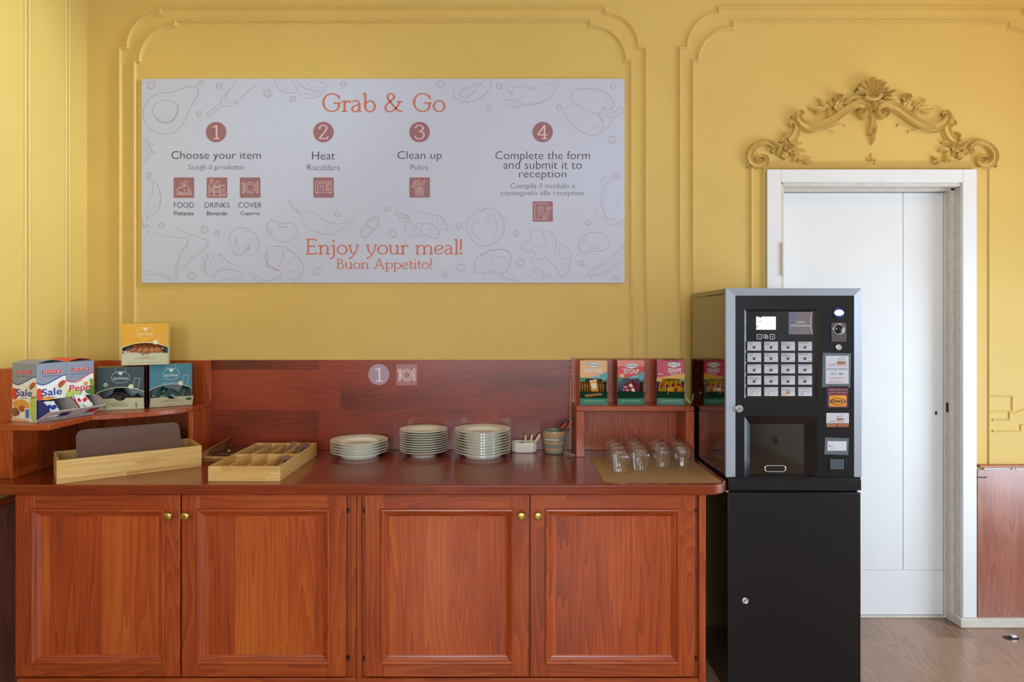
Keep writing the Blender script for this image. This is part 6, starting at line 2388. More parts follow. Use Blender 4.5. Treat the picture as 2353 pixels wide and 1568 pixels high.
ho_ = HC - (742.7 - CY) / F * (D0 + po_.y) - zo_top
o_or = olitalia('vinegar_carton', 'orange carton of brown vinegar sachets stacked on top of the two dark ones', po_, oo_ang, wo_, 0.10, ho_, '#e2a01c', '#cfc9a4', 'orange', 12, '#e7cf9a')
s = sachet('vinegar_sachet', 'brown sachet heaped in the mouth of the orange carton', 'brown vinegar sachets', mat('sachet_brown', '#8f4717', 0.22, coat=0.4), 0.034, 0.075, 0.007, mat('sachet_brown_print', '#b9692c', 0.3))
spread(s, mworld(o_or), [(-wo_ * 0.27 + wo_ * 0.54 * i / 13, -0.036 + 0.007 * (i % 3), 0.062 + 0.008 * (i % 3), -0.25, (1.2 - 2.4 * ((i * 5) % 14) / 13), 0.1 * (i % 3 - 1)) for i in range(14)])
s = sachet('balsamic_sachet', 'black sachet lying low in the dark silver carton', 'black balsamic sachets', mat('sachet_black', '#15171d', 0.2, coat=0.4), 0.034, 0.070, 0.007)
spread(s, mworld(o_black), [(-wk * 0.22 + wk * 0.3 * i / 6, -0.036 + 0.010 * (i % 3), 0.044 + 0.010 * (i % 3), -0.3, 1.1 - 0.35 * i, 0.1 * (i % 3 - 1)) for i in range(7)] + [(wk * 0.24, -0.03, 0.042, -0.3, 1.1, 0)])
s = sachet('oil_sachet', 'dark green sachet standing loose in the teal carton', 'green oil sachets', mat('sachet_green', '#123a38', 0.22, coat=0.4), 0.032, 0.085, 0.006)
spread(s, mworld(o_teal), [(-wt_ * 0.26, -0.026, 0.062, -0.5, 0.9, 0.1), (-wt_ * 0.20, -0.020, 0.055, -0.4, 1.0, 0), (-wt_ * 0.05, -0.022, 0.046, -0.4, 1.35, 0), (wt_ * 0.12, -0.024, 0.050, -0.4, -0.9, 0.1), (wt_ * 0.30, -0.024, 0.070, -0.4, 0.5, 0)])


def develey(name, label, p_l, rotz, w, d, h, kind):
    top = {'MAIONESE': '#e8b27a', 'KETCHUP': '#d8323f', 'SENAPE': '#c4173c'}[kind]
    fm = mat('card_' + kind.lower(), top, 0.35, coat=0.2)
    grn = mat('card_green', '#117a58', 0.35, coat=0.2)
    dgr = mat('card_dark_green', '#073d2c', 0.4)
    mats = {'side': mat('side_' + kind.lower(), {'MAIONESE': '#b57a35', 'KETCHUP': '#9a4a34', 'SENAPE': '#8e1f22'}[kind], 0.45), 'front': fm, 'base': grn, 'lip': dgr, 'top': mat('card_kraft', '#b98a5a', 0.6), 'bulge': 1.0 if kind == 'SENAPE' else 0.3, 'inside': mat('card_grey', '#8d879a', 0.6), 'wing1': mat('card_pale', '#cfc8c0', 0.6), 'wing-1': dgr}
    ux_ = Vector((math.cos(rotz), math.sin(rotz)))
    uy_ = Vector((-math.sin(rotz), math.cos(rotz)))
    ctr_ = Vector((p_l.x, p_l.y)) + ux_ * w / 2 + uy_ * d / 2
    c, fr_, lt_, lp_, bs_ = carton(name, label, (ctr_.x, ctr_.y, p_l.z), rotz, w, d, h, h * 0.145, h * 0.17, math.radians(24), h * 0.52, 0.0, mats, notch=(w * 0.31, h * 0.065), wing={1: h * 0.33, -1: h * 0.33 if kind == 'SENAPE' else h * 0.17})
    X = lambda t: t * w * 1000
    Y = lambda t: t * h * 1000
    # coloured fields
    if kind == 'SENAPE':
        a = Art()
        a.poly([(0, Y(.40)), (X(1), Y(.285)), (X(1), Y(.42)), (X(.82), Y(.44)), (X(.82), Y(.415)), (X(.18), Y(.415)), (X(.18), Y(.478)), (0, Y(.478))])
        a.put('yellow_field', mat('print_mustard', '#e0a42c', 0.35), fr_(1), c)
        a = Art()
        a.poly([(X(.82), Y(.43)), (X(1), Y(.415)), (X(1), Y(.478)), (X(.82), Y(.478))])
        a.put('green_field', grn, fr_(1), c)
    else:
        a = Art()
        a.poly([(X(.40), Y(.385)), (X(.7), Y(.33)), (X(1), Y(.25)), (X(1), Y(.478)), (X(.82), Y(.478)), (X(.82), Y(.41)), (X(.4), Y(.41))])
        a.put('blue_hill', mat('print_hill', '#5aa3ad', 0.35), fr_(1), c)
        a = Art()
        a.poly([(0, Y(.39)), (X(.42), Y(.39)), (X(.42), Y(.414)), (X(.185), Y(.414)), (X(.185), Y(.478)), (0, Y(.478))])
        a.poly([(X(.815), Y(.44)), (X(1), Y(.42)), (X(1), Y(.478)), (X(.815), Y(.478))])
        a.put('green_field', grn, fr_(2), c)
        if kind == 'KETCHUP':
            a = Art()
            a.poly([(0, 0), (X(1), 0), (X(1), Y(.13)), (0, Y(.13))])
            a.put('pink_field', mat('print_salmon', '#e8877a', 0.35), fr_(1), c)
        a = Art()
        a.text('Classico', X(.56), X(.74), Y(.335), Y(.37), slant=0.2)
        a.put('small_lettering', P['white'], fr_(2), c)
    bc = .49 if kind == 'MAIONESE' else (.52 if kind == 'KETCHUP' else .62)
    y0 = .045 if kind != 'KETCHUP' else .07
    shield = [(X(bc - .23), Y(y0 + .015)), (X(bc), Y(y0)), (X(bc + .23), Y(y0 + .015)), (X(bc + .24), Y(y0 + .075)), (X(bc), Y(y0 + .125)), (X(bc - .24), Y(y0 + .075))]
    a = Art()
    a.poly(shield)
    a.put('brand_shield', mat('print_steel', '#8ea0a8', 0.35), fr_(2), c)
    a = Art()
    a.poly([(X(bc) + (p[0] - X(bc)) * .93, Y(y0 + .06) + (p[1] - Y(y0 + .06)) * .86) for p in shield])
    a.put('brand_shield', P['white'], fr_(3), c)
    a = Art()
    a.text('Develey', X(bc - .19), X(bc + .19), Y(y0 + .027), Y(y0 + .088), offset=0.012)
    a.put('brand_lettering', mat('print_pine', '#3f5560', 0.4), fr_(4), c)
    tb = {'MAIONESE': (.16, .80, .185, .275), 'KETCHUP': (.24, .80, .20, .30), 'SENAPE': (.40, .88, .175, .275)}[kind]
    a = Art()
    a.text(kind, X(tb[0]), X(tb[1]), Y(tb[2]), Y(tb[3]), offset=0.02)
    a.put('product_lettering', P['white'], fr_(3), c)
    if kind == 'KETCHUP':
        a = Art()
        a.text('Tomato', X(.16), X(.38), Y(.165), Y(.195), slant=0.25)
        a.put('small_lettering', P['white'], fr_(3), c)
        a = Art()
        a.disc(X(.17), Y(.345), X(.095), Y(.045), 20)
        a.put('round_mark', P['peach'], fr_(2), c)
    if kind == 'SENAPE':
        for tx, q4 in (('DELICATA', (.50, .80, .285, .325)), ('100%', (.04, .24, .295, .325))):
            a = Art()
            a.text(tx, X(q4[0]), X(q4[1]), Y(q4[2]), Y(q4[3]), offset=0.01)
            a.put('small_lettering', P['white'], fr_(3), c)
    a = Art()
    a.text('Contiene 100 monoporzioni da 15 ml', X(.14), X(.86), Y(.045), Y(.075))
    a.put('base_lettering', P['white'], bs_(1), c)
    if kind == 'MAIONESE':
        a = Art()
        a.poly([(X(.14), h * 75), (X(.74), h * 30), (X(.82), h * 85), (X(.22), h * 140)])
        a.put('printed_sachet', mat('print_kraft', '#b08047', 0.4), lp_(1), c)
    return c


def dev_at(u0, u1, vb, vt, ang, d):
    p = PZ(u0, vb, 1.1246)
    w = reach(p, Vector((math.cos(ang), math.sin(ang))), u1)
    h = HC - (vt - CY) / F * (D0 + p.y) - 1.1246
    return p, ang, w, d, h


p_ = dev_at(1332.5, 1396, 930.5, 828.5, math.radians(-1), 0.115)
k_may = develey('mayonnaise_carton', 'peach and green carton of mayonnaise sachets, left one on the small shelf', *p_, 'MAIONESE')
p2_ = dev_at(1418.5, 1480.5, 930.5, 828.5, math.radians(-1), 0.115)
k_ket = develey('ketchup_carton', 'red and green carton of ketchup sachets, middle one on the small shelf', *p2_, 'KETCHUP')
p3_ = dev_at(1509, 1573, 930, 828, math.radians(-10), 0.10)
k_sen = develey('mustard_carton', 'crimson and green carton of mustard sachets, right one on the small shelf', *p3_, 'SENAPE')
s = sachet('mayonnaise_sachet', 'amber sachet showing in the window of the mayonnaise carton', 'mayonnaise sachets', mat('sachet_amber', '#d88f1c', 0.25, coat=0.4), 0.038, 0.078, 0.006, P['cream'])
hw_, hd_ = p_[2] / 2, 0.115 / 2
spread(s, mworld(k_may), [(0.004, -hd_ + 0.007, p_[4] * 0.375, -0.04, -0.16, 0.0)] + [(-hw_ + 0.016 + (2 * hw_ - 0.032) * i / 8, -hd_ + 0.034, p_[4] * 0.36 + 0.004 * (i % 2), -0.05, 0.06 * (i % 3 - 1), 1.25) for i in range(9)])
s = sachet('ketchup_sachet', 'dark red sachet piled in the window of the ketchup carton', 'ketchup sachets', mat('sachet_red', '#8f0f22', 0.2, coat=0.5), 0.038, 0.062, 0.008, P['white'])
spread(s, mworld(k_ket), [(-0.002, -hd_ + 0.014, p_[4] * 0.40, -0.2, 1.05, 0.0), (0.006, -hd_ + 0.026, p_[4] * 0.38, -0.2, 0.7, 0.0), (0.006, -hd_ + 0.010, p_[4] * 0.31, -0.2, 1.25, 0.0), (-0.006, -hd_ + 0.024, p_[4] * 0.30, -0.2, 1.35, 0.0), (hw_ - 0.012, -hd_ + 0.05, p_[4] * 0.36, 0, 0.02, 1.5)])
s = sachet('mustard_sachet', 'yellow sachet jumbled in the window of the mustard carton', 'mustard sachets', mat('sachet_yellow', '#d2a320', 0.25, coat=0.4), 0.032, 0.072, 0.006, mat('sachet_mark_red', '#b5202a', 0.3))
hw_, hd_ = p3_[2] / 2, 0.05
spread(s, mworld(k_sen), [(-hw_ + 0.020 + (2 * hw_ - 0.040) * i / 10, -hd_ + 0.020 + 0.009 * (i % 3), p3_[4] * 0.35 + 0.004 * ((i * 3) % 4), -0.1, 0.32 - 0.06 * i, (0.9, 0.3, 1.2)[i % 3]) for i in range(11)] + [(hw_ * 0.25, -hd_ + 0.004, p3_[4] * 0.335, -0.5, 1.45, 0.0)])
# cream strip of card leaning behind the mustard carton
mb = MB()
pth = smoothed([(1573, 905), (1577, 915), (1582, 922), (1587.3, 928)], n=5)
yk = -0.06
pl = [W(p[0], p[1], yk - 0.03 * i / len(pth)) for i, p in enumerate(pth)]
mb.loft([[p + Vector((-0.004, 0, -0.002)), p + Vector((0.004, 0, 0.002)), p + Vector((0.004, 0.001, 0.002)), p + Vector((-0.004, 0.001, -0.002))] for p in pl])
o = ob('plastic_strip', mb, mat('strip_cream', '#d6c27a', 0.4), loc=tuple(pl[-1]))
tag(o, 'short curved cream strip at the right end of the small shelf', 'strip')


# ---------------------------------------------------------------- coffee machine on its stand
dsh = (HC - 1.1245) * F / 193.5
XM = (1600 - CX) / F * dsh                       # plane of the machine's glossy left side
FY = XM * F / (1664.5 - CX) - D0                 # back of the front frame
BY = XM * F / (1588 - CX) - D0                   # back of the machine
GY = FY - 0.028                                  # front plane
m = thing('coffee_machine', 'black and silver hot drinks vending machine with lit screen on a black stand', 'vending machine', (WX(1824, GY), (GY + BY) / 2, WZ(1100, GY)))
gx0, gx1, gzt, gzb = WX(1668, GY), WX(1980, GY), WZ(662.5, GY), WZ(1097, GY)
XM1 = gx1 - (XM - gx0) * 0.6
mb = MB()
mb.box(XM, gx1 - 0.008, FY, BY, gzb - 0.002, gzt - 0.024)
ob('housing', mb, 'black_mirror', m, bevel=0.001)
mb = MB()
mb.box(XM - 0.001, gx1 - 0.007, FY, BY - 0.0, gzt - 0.0215, gzt - 0.001)
ob('lid', mb, 'black_mirror', m, bevel=0.0015)
px = lambda u: WX(u, GY)
pz = lambda v: WZ(v, GY)
i0, i1, it, ib = px(1691), px(1964.5), pz(679.5), pz(1096.5)
inn = 0.012
mb = MB()
o4 = [(gx0, gzb), (gx1, gzb), (gx1, gzt), (gx0, gzt)]
for k, (a, b) in enumerate((((gx0, gzb), (gx0, gzt)), ((gx0, gzt), (gx1, gzt)), ((gx1, gzt), (gx1, gzb)))):
    ia = (i0 if a[0] == gx0 else i1, gzb if a[1] == gzb else it)
    ib2 = (i0 if b[0] == gx0 else i1, gzb if b[1] == gzb else it)
    A, B2 = Vector((a[0], GY, a[1])), Vector((b[0], GY, b[1]))
    IA, IB = Vector((ia[0], GY + 0.006, ia[1])), Vector((ib2[0], GY + 0.006, ib2[1]))
    mb.add([A, B2, IB, IA], [(0, 1, 2, 3)])
    # outer side, sloping back to the housing
    dx = {0: XM - gx0, 1: 0, 2: 0}[k]
    A2 = A + Vector((XM - gx0 if a[0] == gx0 else 0, FY - GY, 0))
    B3 = B2 + Vector((XM - gx0 if b[0] == gx0 else 0, FY - GY, 0))
    mb.add([A, A2, B3, B2], [(0, 1, 2, 3)])
    mb.add([IA, IB, IB + Vector((0, 0.012, 0)), IA + Vector((0, 0.012, 0))], [(0, 1, 2, 3)])
bm_ = mb
ob('silver_frame', bm_, 'silver', m, smooth=20)
fpy = GY + 0.006
hu0, hu1, hv0, hv1 = 1711, 1880, 957, 1098          # dispensing recess
su0, su1, sv0, sv1 = 1712, 1880, 711, 917           # selection window
mb = MB()
mb.box(i0, px(su0), fpy, FY + 0.004, gzb, it)
mb.box(px(su1), i1, fpy, FY + 0.004, gzb, it)
mb.box(px(su0), px(su1), fpy, FY + 0.004, pz(sv0), it)
mb.box(px(su0), px(su1), fpy, FY + 0.004, pz(hv0), pz(sv1))
ob('front_panel', mb, 'black_panel', m)
# selection window: sunk panel with bevelled edge
sy_ = fpy + 0.006
q0, q1, q2, q3 = 1717, 1874.5, 716.5, 911.5
mb = MB()
oc = [(su0, sv0), (su1, sv0), (su1, sv1), (su0, sv1)]
ic = [(q0, q2), (q1, q2), (q1, q3), (q0, q3)]
for k in range(4):
    a, b, c_, d_ = oc[k], oc[(k + 1) % 4], ic[(k + 1) % 4], ic[k]
    mb.add([(px(a[0]), fpy, pz(a[1])), (px(b[0]), fpy, pz(b[1])), (px(c_[0]), sy_, pz(c_[1])), (px(d_[0]), sy_, pz(d_[1]))], [(0, 1, 2, 3)])
ob('window_bevel', mb, 'black_gloss', m, smooth=0)
mb = MB()
mb.box(px(q0), px(q1), sy_, sy_ + 0.006, pz(q3), pz(q2))
ob('selection_panel', mb, mat('blue_black_glass', '#0a1020', 0.12, coat=0.5), m)
sf = lambda k: (lambda u, v: Vector((px(u), sy_ - 0.0005 * k, pz(v))))
ff = lambda k: (lambda u, v: Vector((px(u), fpy - 0.0005 * k, pz(v))))
a = Art()
a.rect(1740.2, 1785.3, 728, 758)
scr = a.put('lit_screen', emis('screen_light', '#f4f6fa', 1.1), sf(1), m)
a = Art()
a.poly([(1745, 728), (1752, 728), (1753, 731.5), (1748, 730.5)])
a.poly([(1746, 739), (1751, 736), (1750, 740), (1747, 740)])
a.poly([(1741, 734), (1743, 733), (1742.5, 735.5)])
a.put('screen_pattern', mat('screen_teal', '#1c7f93', 0.3), sf(2), scr)
a = Art()
a.poly([(1740.2, 749.5), (1744, 748.5), (1746.5, 750.5), (1742, 752), (1740.2, 755)])
a.put('screen_pattern', mat('screen_gold', '#c58a2c', 0.3), sf(2), scr)
a = Art()
a.rect(1814.8, 1870, 717, 769)
cd = a.put('brand_card', mat('card_taupe', '#7d7078', 0.35), sf(1), m)
a = Art()
a.poly([(1814.8, 717), (1834, 717), (1832, 735), (1828, 750), (1822, 769), (1814.8, 769)])
a.put('hand_picture', mat('card_slate', '#6d6c7e', 0.35), sf(2), cd)
a = Art()
a.text('Il gusto', 1832.8, 1852.3, 737.5, 744)
a.text("dell'innovazione", 1819.5, 1863.5, 745, 750.6)
a.put('lettering', mat('print_bright', '#dcdce2', 0.4), sf(3), cd)
a = Art()
a.stroke(smoothed([(1869.5, 716), (1866, 727), (1864.8, 740), (1866, 755), (1870.5, 767.5)], n=5), 1.5)
a.put('chrome_arc', mat('chrome_pale', '#dfe3ea', 0.1, metal=0.8), sf(4), cd)
for u0, sgn in ((1742, '-'), (1772, '+')):
    a = Art()
    a.stroke(rrect(u0, u0 + 10.6, 769, 779.6, 1.4), 1.1, True)
    cu_, cv_ = u0 + 5.3, 774.3
    a.stroke([(cu_ - 1.6, cv_), (cu_ + 1.6, cv_)], 1.0)
    if sgn == '+':
        a.stroke([(cu_, cv_ - 1.6), (cu_, cv_ + 1.6)], 1.0)
    a.put('sugar_key', mat('print_key', '#e2e0e4', 0.4), sf(1), m)
a = Art()
a.ring(1760.8, 773, 4.0, 4.0, 1.0, 12)
a.ring(1764, 775.4, 3.6, 3.6, 1.0, 12)
a.put('sugar_symbol', 'print_key', sf(1), m)
names = [[('CAFFÈ', 'CORTO'), ('CAFFÈ', 'LUNGO'), ('CAFFÈ', 'MACCHIATO'), ('CAPPUCCINO',)], [('CAFFÈ', 'CORTO'), ('CAFFÈ', 'LUNGO'), ('CAFFÈ', 'MACCHIATO'), ('CAPPUCCINO',)],
         [('MOCACCINO',), ('MOCACCINO',), ('CAPP.CIOCC',), ('CAPP.CIOCC',)], [('CAFFÈ', 'CON CIOCCOLATO'), ('CIOCCOLATA',), ('CIOCCOLATA', 'FORTE'), ('CIOCCOLATA', 'AL LATTE')],
         [('LATTE E CACAO',), ('LATTE',), ('TÈ', 'AL LIMONE'), ('ACQUA CALDA',)]]
keyc = mat('key_card', '#b9bac6', 0.3)
for r, v0 in enumerate((785.7, 811.8, 838.1, 864.2, 890.6)):
    for c, u0 in enumerate((1719.2, 1758.1, 1797.2, 1836.4)):
        mb = MB()
        mb.box(px(u0), px(u0 + 32), sy_ - 0.003, sy_ - 0.0002, pz(v0 + 20.8), pz(v0))
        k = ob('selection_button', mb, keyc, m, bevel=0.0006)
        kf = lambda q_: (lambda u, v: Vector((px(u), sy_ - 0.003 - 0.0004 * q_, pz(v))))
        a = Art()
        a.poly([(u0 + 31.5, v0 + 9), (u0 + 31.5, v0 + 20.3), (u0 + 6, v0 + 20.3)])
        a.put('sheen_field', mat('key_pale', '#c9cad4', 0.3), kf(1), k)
        a = Art()
        for i, t in enumerate(names[r][c]):
            a.text(t, u0 + 1.4, u0 + 1.4 + min(24.5, 2.05 * len(t)), v0 + 1.6 + 3.4 * i, v0 + 4.2 + 3.4 * i)
        a.put('lettering', 'print_grey', kf(1), k)
        cu_, cv_ = u0 + 15.6, v0 + 13.2
        a = Art()
        a.poly([(cu_ - 3.1, cv_ - 2.4), (cu_ + 3.1, cv_ - 2.4), (cu_ + 2.3, cv_ + 2.6), (cu_ + 1.2, cv_ + 3.4), (cu_ - 1.2, cv_ + 3.4), (cu_ - 2.3, cv_ + 2.6)])
        dark = '#4a3226' if r != 4 else ('#d8cfc4', '#d6d6d8', '#b8642c', '#d0d2da')[c]
        a.put('cup_picture', mat('cup_' + dark[1:], dark, 0.4), kf(2), k)
        a = Art()
        a.rect(cu_ - 3.1, cu_ + 3.1, cv_ - 3.8, cv_ - 2.2, 0.6)
        a.put('cup_foam', mat('cup_foam', '#b88a5c' if True else '', 0.4), kf(3), k)
        if r == 4 and c == 2:
            a = Art()
            a.disc(cu_ - 2.5, cv_ + 3.5, 2.6, 2.2, 14)
            a.put('lemon_picture', mat('lemon', '#dcc52e', 0.4), kf(4), k)
        if r < 2:
            a = Art()
            a.text(('ESPRESSO', 'GINSENG')[r], u0 + 20.5, u0 + 30.5, v0 + 16.6, v0 + 18.2)
            a.put('small_lettering', 'print_grey', kf(2), k)


def turned(name, u, v, y, prof, mt, parent, n=28, sy=1.0):
    mb = MB()
    mb.lathe(prof, n)
    mb.xf(Matrix.Translation((px(u), y, pz(v))) @ Matrix.Rotation(PI / 2, 4, 'X'))
    return ob(name, mb, mt, parent)


s_ = (D0 + GY) / F                                # metres per picture pixel on the machine's front
lampo = turned('coin_lamp', 1927.5, 719.5, fpy, [(0.001, 0), (13 * s_, 0), (13.2 * s_, 0.004), (12 * s_, 0.007), (0.001, 0.007)], mat('lamp_ring', '#10236b', 0.1, coat=0.8), m)
a = Art()
a.disc(1927.8, 719, 11, 7, 28)
a.put('lamp_lens', emis('coin_lamp_glow', '#cdd8ff', 1.6), lambda u, v: Vector((px(u), fpy - 0.0076, pz(v))), lampo)
mb = MB()
mb.prism(rrect(px(1911.3), px(1944.8), pz(786.2), pz(741.5), 0.005), lambda x, z: Vector((x, fpy, z)), lambda x, z: Vector((x, fpy - 0.004, z)))
cs_ = ob('coin_plate', mb, mat('dark_chrome', '#6f6a72', 0.16, metal=0.85), m, bevel=0.001)
turned('coin_bezel', 1927.3, 756.8, fpy - 0.004, [(0.001, 0), (13 * s_, 0), (13 * s_, 0.003), (11.6 * s_, 0.0045), (11 * s_, 0.001), (0.001, 0.001)], 'steel', cs_)
mb = MB()
mb.ball((px(1927.3), fpy - 0.004, pz(756.8)), 10.6 * s_, 20, (1, 0.35, 1))
ob('coin_dome', mb, 'black_gloss', cs_, smooth=80)
a = Art()
a.stroke([(1926.6, 746.5), (1926.6, 767)], 1.6)
a.put('coin_slot', mat('slot_black', '#000000', 0.6), lambda u, v: Vector((px(u), fpy - 0.0112, pz(v))), cs_)
cb = turned('return_button', 1928, 798.3, fpy, [(0.001, 0), (7 * s_, 0), (7 * s_, 0.004), (6 * s_, 0.0055), (5 * s_, 0.004), (0.001, 0.005)], 'steel', m)
# notices and stickers
pl_ = mat('clear_sleeve', '#5f6a70', 0.35)


def sticker(nm, m_, pts=None, rect=None, r=0, k=1, parent=m):
    a = Art()
    if rect:
        a.rect(*rect, r)
    else:
        a.poly(pts)
    return a.put(nm, m_, ff(k), parent)


pc_ = sticker('price_notice', pl_, pts=[(1892.3, 811), (1957.5, 812.5), (1955.5, 891.5), (1890.5, 890.5)])
sticker('paper', mat('notice_paper', '#c9c9d6', 0.4), rect=(1898.7, 1951.7, 818, 882.5), k=2, parent=pc_)
ory = mat('print_rust', '#c07b45', 0.5)
for body, q4, mm in (('COFFEE SERVICE', (1903, 1947, 836.5, 842), ory), ('PREZZO DELLE SELEZIONI', (1901, 1949, 847.2, 850.6), 'print_black'), ('Euro :  0,80', (1912, 1938.5, 857.5, 862.5), 'print_black'), ('IL DISTRIBUTORE', (1909, 1942, 868, 871.6), ory), ('RENDE IL RESTO !!', (1907.5, 1943, 876.4, 880), ory)):
    a = Art()
    a.text(body, *q4, slant=0.15 if body[0] != 'C' else 0.0)
    a.put('lettering', mm, ff(3), pc_)


def cup_logo(parent, cx, cy, s, k=3):
    a = Art()
    a.rect(cx - 9.5 * s, cx + 9.5 * s, cy - 3 * s, cy + 2.6 * s)
    a.stroke(arc(cx + 10.5 * s, cy - 0.5 * s, 2.6 * s, 2.2 * s, -90, 90, 8), 0.9 * s)
    a.put('cup_logo', mat('logo_brown', '#9a6a48', 0.5), ff(k), parent)
    a = Art()
    a.stroke(smoothed([(cx + 1 * s, cy - 14 * s), (cx + 8 * s, cy - 11 * s), (cx + 5 * s, cy - 7 * s), (cx - 6 * s, cy - 6 * s), (cx - 7 * s, cy - 9 * s), (cx + 0 * s, cy - 11 * s)], n=5), 0.7 * s)
    a.put('steam_logo', mat('logo_brown_dark', '#7a5a4c', 0.5), ff(k), parent)


cup_logo(pc_, 1934, 834, 1.0)
br = sticker('brand_sticker', mat('sticker_plum', '#5c2f48', 0.4), rect=(1902, 1951, 889, 938), r=3.5, k=1)
a = Art()
a.text('Abbiamo scelto per te la', 1906.5, 1947, 895, 898.6, offset=0.012)
a.text('qualità del caffè in grani', 1906.5, 1947, 901.4, 905, offset=0.012)
a.put('lettering', mat('print_apricot', '#e69a72', 0.45), ff(2), br)
sticker('orange_field', mat('sticker_orange', '#eb9a2a', 0.4), rect=(1906.8, 1946.3, 909, 935), r=3, k=2, parent=br)
sticker('oval', mat('sticker_plum_dark', '#4a2338', 0.4), pts=[(1926.5 + 18.2 * math.cos(t), 923.3 + 7.6 * math.sin(t)) for t in [2 * PI * i / 36 for i in range(36)]], k=3, parent=br)
sticker('oval', mat('sticker_orange', '#eb9a2a'), pts=[(1926.5 + 14.8 * math.cos(t), 923.3 + 6.2 * math.sin(t)) for t in [2 * PI * i / 36 for i in range(36)]], k=4, parent=br)
a = Art()
a.text('bristot', 1914.5, 1938, 918.2, 926.4, offset=0.03)
a.put('brand_lettering', 'sticker_plum_dark', ff(5), br)
a = Art()
a.text('Premium', 1909.5, 1925.3, 910, 913.6)
a.text('Espresso italiano dal 1919', 1910, 1943, 931.5, 934)
a.put('small_lettering', mat('print_maroon', '#a34a2a', 0.5), ff(3), br)
cs2 = sticker('service_sticker', mat('notice_paper', '#c9c9d6'), rect=(1900.2, 1952.5, 949.8, 982.5), r=2, k=1)
sticker('brown_band', mat('sticker_brown', '#8a4326', 0.4), pts=[(1900.2, 973.5), (1952.5, 973.5), (1952.5, 981), (1951, 982.5), (1901.7, 982.5), (1900.2, 981)], k=2, parent=cs2)
cup_logo(cs2, 1931.5, 964.5, 0.78, 2)
a = Art()
a.text('COFFEE SERVICE', 1908.5, 1941.5, 967.2, 971.8)
a.put('lettering', ory, ff(2), cs2)
a = Art()
for y in (976.3, 980):
    a.stroke([(1907, y), (1923.5, y)], 1.1)
    a.stroke([(1927, y), (1949, y)], 0.9)
a.put('faint_lettering', mat('print_tan', '#d2a070', 0.5), ff(3), cs2)
a = Art()
a.disc(1904, 976, 1.7, 1.7, 12)
a.disc(1904, 980, 1.7, 1.7, 12)
a.put('phone_symbol', mat('phone_green', '#86b86a', 0.5), ff(3), cs2)
cq = sticker('card_sleeve', pl_, pts=[(1897.3, 1006), (1952.5, 1008.5), (1950.8, 1047), (1896, 1045.2)], k=1)
sticker('white_card', mat('card_white', '#d6d4de', 0.4), pts=[(1902.7, 1014.8), (1946.8, 1015), (1946.4, 1036.8), (1902.7, 1037)], k=2, parent=cq)
a = Art()
a.stroke([(1907, 1026.2), (1917, 1026)], 1.1)
a.stroke([(1908, 1032), (1919, 1032)], 0.7)
a.poly([(1905.5, 1027.5), (1907.3, 1022.5), (1909, 1027.5)])
a.put('faint_lettering', mat('print_brick', '#b8747c', 0.5), ff(3), cq)
# coin return
mb = MB()
cu0, cu1, cv0, cv1 = 1906.5, 1946, 1053, 1083.5
for a_, b_2, c_, d_ in ((cu0, cu0 + 2.5, cv0, cv1), (cu1 - 2.5, cu1, cv0, cv1), (cu0 + 2.5, cu1 - 2.5, cv0, cv0 + 2.5), (cu0 + 2.5, cu1 - 2.5, cv1 - 2.5, cv1)):
    mb.box(px(a_), px(b_2), fpy - 0.004, fpy, pz(d_), pz(c_))
cr_ = ob('coin_return', mb, 'black_gloss', m, bevel=0.0006)
mb = MB()
mb.box(px(cu0 + 3), px(cu1 - 4.5), fpy - 0.002, fpy - 0.0004, pz(cv1 - 4), pz(cv0 + 3))
ob('return_flap', mb, mat('smoke_grey', '#4d5560', 0.25, coat=0.3), cr_)
# dispensing recess
ry = fpy + 0.028
d0, d1, d2 = 1734, 1848, 983
mb = MB()
oc = [(hu0, hv1), (hu0, hv0), (hu1, hv0), (hu1, hv1)]
ic = [(d0, 1093), (d0, d2), (d1, d2), (d1, 1093)]
for k in range(3):
    a, b, c_, d_ = oc[k], oc[k + 1], ic[k + 1], ic[k]
    mb.add([(px(a[0]), fpy, pz(a[1])), (px(b[0]), fpy, pz(b[1])), (px(c_[0]), ry, pz(c_[1])), (px(d_[0]), ry, pz(d_[1]))], [(0, 1, 2, 3)])
rc = ob('dispensing_recess', mb, 'black_gloss', m, smooth=0)
mb = MB()
mb.box(px(d0), px(d1), ry + 0.05, ry + 0.055, pz(1097), pz(d2))
mb.box(px(d0), px(d1), ry, ry + 0.05, pz(1097), pz(1093))
ob('recess_back', mb, mat('recess_grey', '#8a8994', 0.5), rc)
mb = MB()
mb.box(px(1765), px(1815), ry + 0.012, ry + 0.05, pz(1022), pz(d2))
mb.lathe([(0.001, 0), (17 * s_, 0.004), (21 * s_, 0.014), (23 * s_, 0.045), (0.001, 0.046)], 24, (px(1790), ry + 0.03, pz(1032)))
ob('nozzle', mb, mat('nozzle_black', '#14141a', 0.4), rc)
mb = MB()
mb.box(px(d0), px(d1), ry - 0.004, ry - 0.001, pz(1092), pz(d2 + 0.5))
fl = ob('clear_flap', mb, thin_clear('smoked_plastic', '#b9bac6', 0.05), rc, bevel=0.0008)
a = Art()
a.ring(1790.5, 1059.5, 10, 9.5, 1.0, 30)
a.stroke(smoothed([(1788, 1064), (1786, 1058), (1791, 1052), (1793, 1046), (1796.5, 1048), (1796, 1055)], n=4), 0.9)
a.put('cup_symbol', mat('etched', '#b6b6c2', 0.4), lambda u, v: Vector((px(u), ry - 0.0045, pz(v))), fl)
mb = MB()
mb.tube([Vector((px(p[0]), ry - 0.005, pz(p[1]))) for p in rrect(1764, 1812, 1074, 1088, 6.5, 6)], 0.0022, 8, closed=True)
ob('flap_grip', mb, mat('etched_clear', '#c4c4cc', 0.12, metal=0.5), fl)
mb = MB()
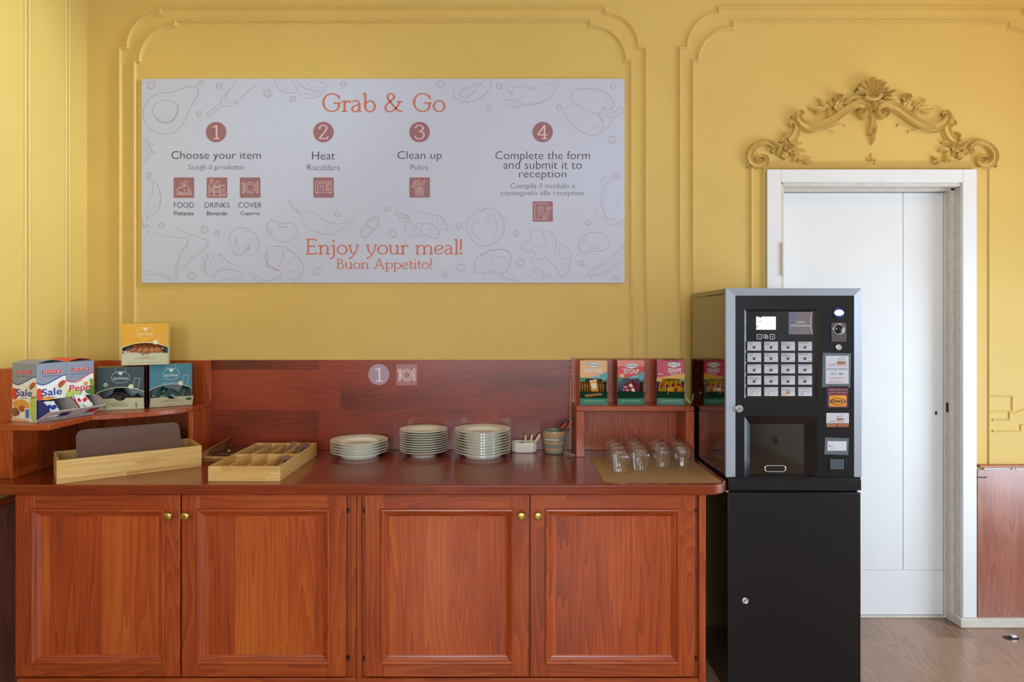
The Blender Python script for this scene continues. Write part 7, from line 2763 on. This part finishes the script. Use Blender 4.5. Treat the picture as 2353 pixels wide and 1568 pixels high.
mb.box(gx0 + 0.003, gx1 - 0.003, GY + 0.002, FY + 0.03, gzb - 0.007, gzb - 0.0005)
ob('bottom_lip', mb, 'black_satin', m)
lk = turned('lock', 1698.8, 940, GY + 0.004, [(0.001, 0), (9 * s_, 0), (9 * s_, 0.004), (7.5 * s_, 0.007), (6 * s_, 0.004), (4.6 * s_, 0.004), (4.2 * s_, 0.006), (0.001, 0.006)], 'steel', m)
a = Art()
a.stroke([(1699.5, 937), (1698, 943)], 1.4)
a.put('keyhole', 'slot_black', lambda u, v: Vector((px(u), GY - 0.0024, pz(v))), lk)

# stand
st = thing('machine_stand', 'plain black metal stand cabinet under the coffee machine', 'cabinet', (WX(1824, GY), (GY + BY) / 2, 0))
tz1 = gzb - 0.0075
tz0 = pz(1127.5)
mb = MB()
mb.box(px(1672.5), px(1978.5), GY - 0.004, BY, tz0, tz1)
ob('top_slab', mb, 'black_satin', st, bevel=0.003)
mb = MB()
mb.box(XM + 0.004, gx1 - 0.006, GY + 0.02, BY, 0.0005, tz0 - 0.0004)
ob('stand_body', mb, mat('black_side', '#08080c', 0.22), st, bevel=0.002)
mb = MB()
mb.box(px(1671.5), px(1977.5), GY - 0.002, GY + 0.0195, 0.03, pz(1132.5))
dd = ob('door', mb, 'black_satin', st, bevel=0.0025)
lk2 = turned('lock', 1711.8, 1380.5, GY - 0.002, [(0.001, 0), (7.2 * s_, 0), (7 * s_, 0.003), (5.5 * s_, 0.004), (4.5 * s_, 0.003), (0.001, 0.003)], 'steel', dd)
mb = MB()
mb.box(px(1668), px(1674), GY + 0.0, GY + 0.012, pz(1131.5), pz(1128))
ob('hinge', mb, 'steel', st)

# floor catch by the right wall
fc = PZ(2324, 1467, 0.0)
ct = thing('floor_catch', 'small dark metal door catch set in the oak floor', 'door catch', (fc.x, fc.y, 0))
mb = MB()
mb.prism(rrect(fc.x - 0.034, fc.x + 0.03, fc.y - 0.018, fc.y + 0.018, 0.012), lambda x, y: Vector((x, y, 0.0003)), lambda x, y: Vector((x, y, 0.0025)))
ob('plate', mb, 'dark_iron', ct)
mb = MB()
mb.box(fc.x - 0.006, fc.x + 0.022, fc.y - 0.010, fc.y + 0.010, 0.0025, 0.016)
ob('catch_block', mb, 'steel', ct, bevel=0.003)
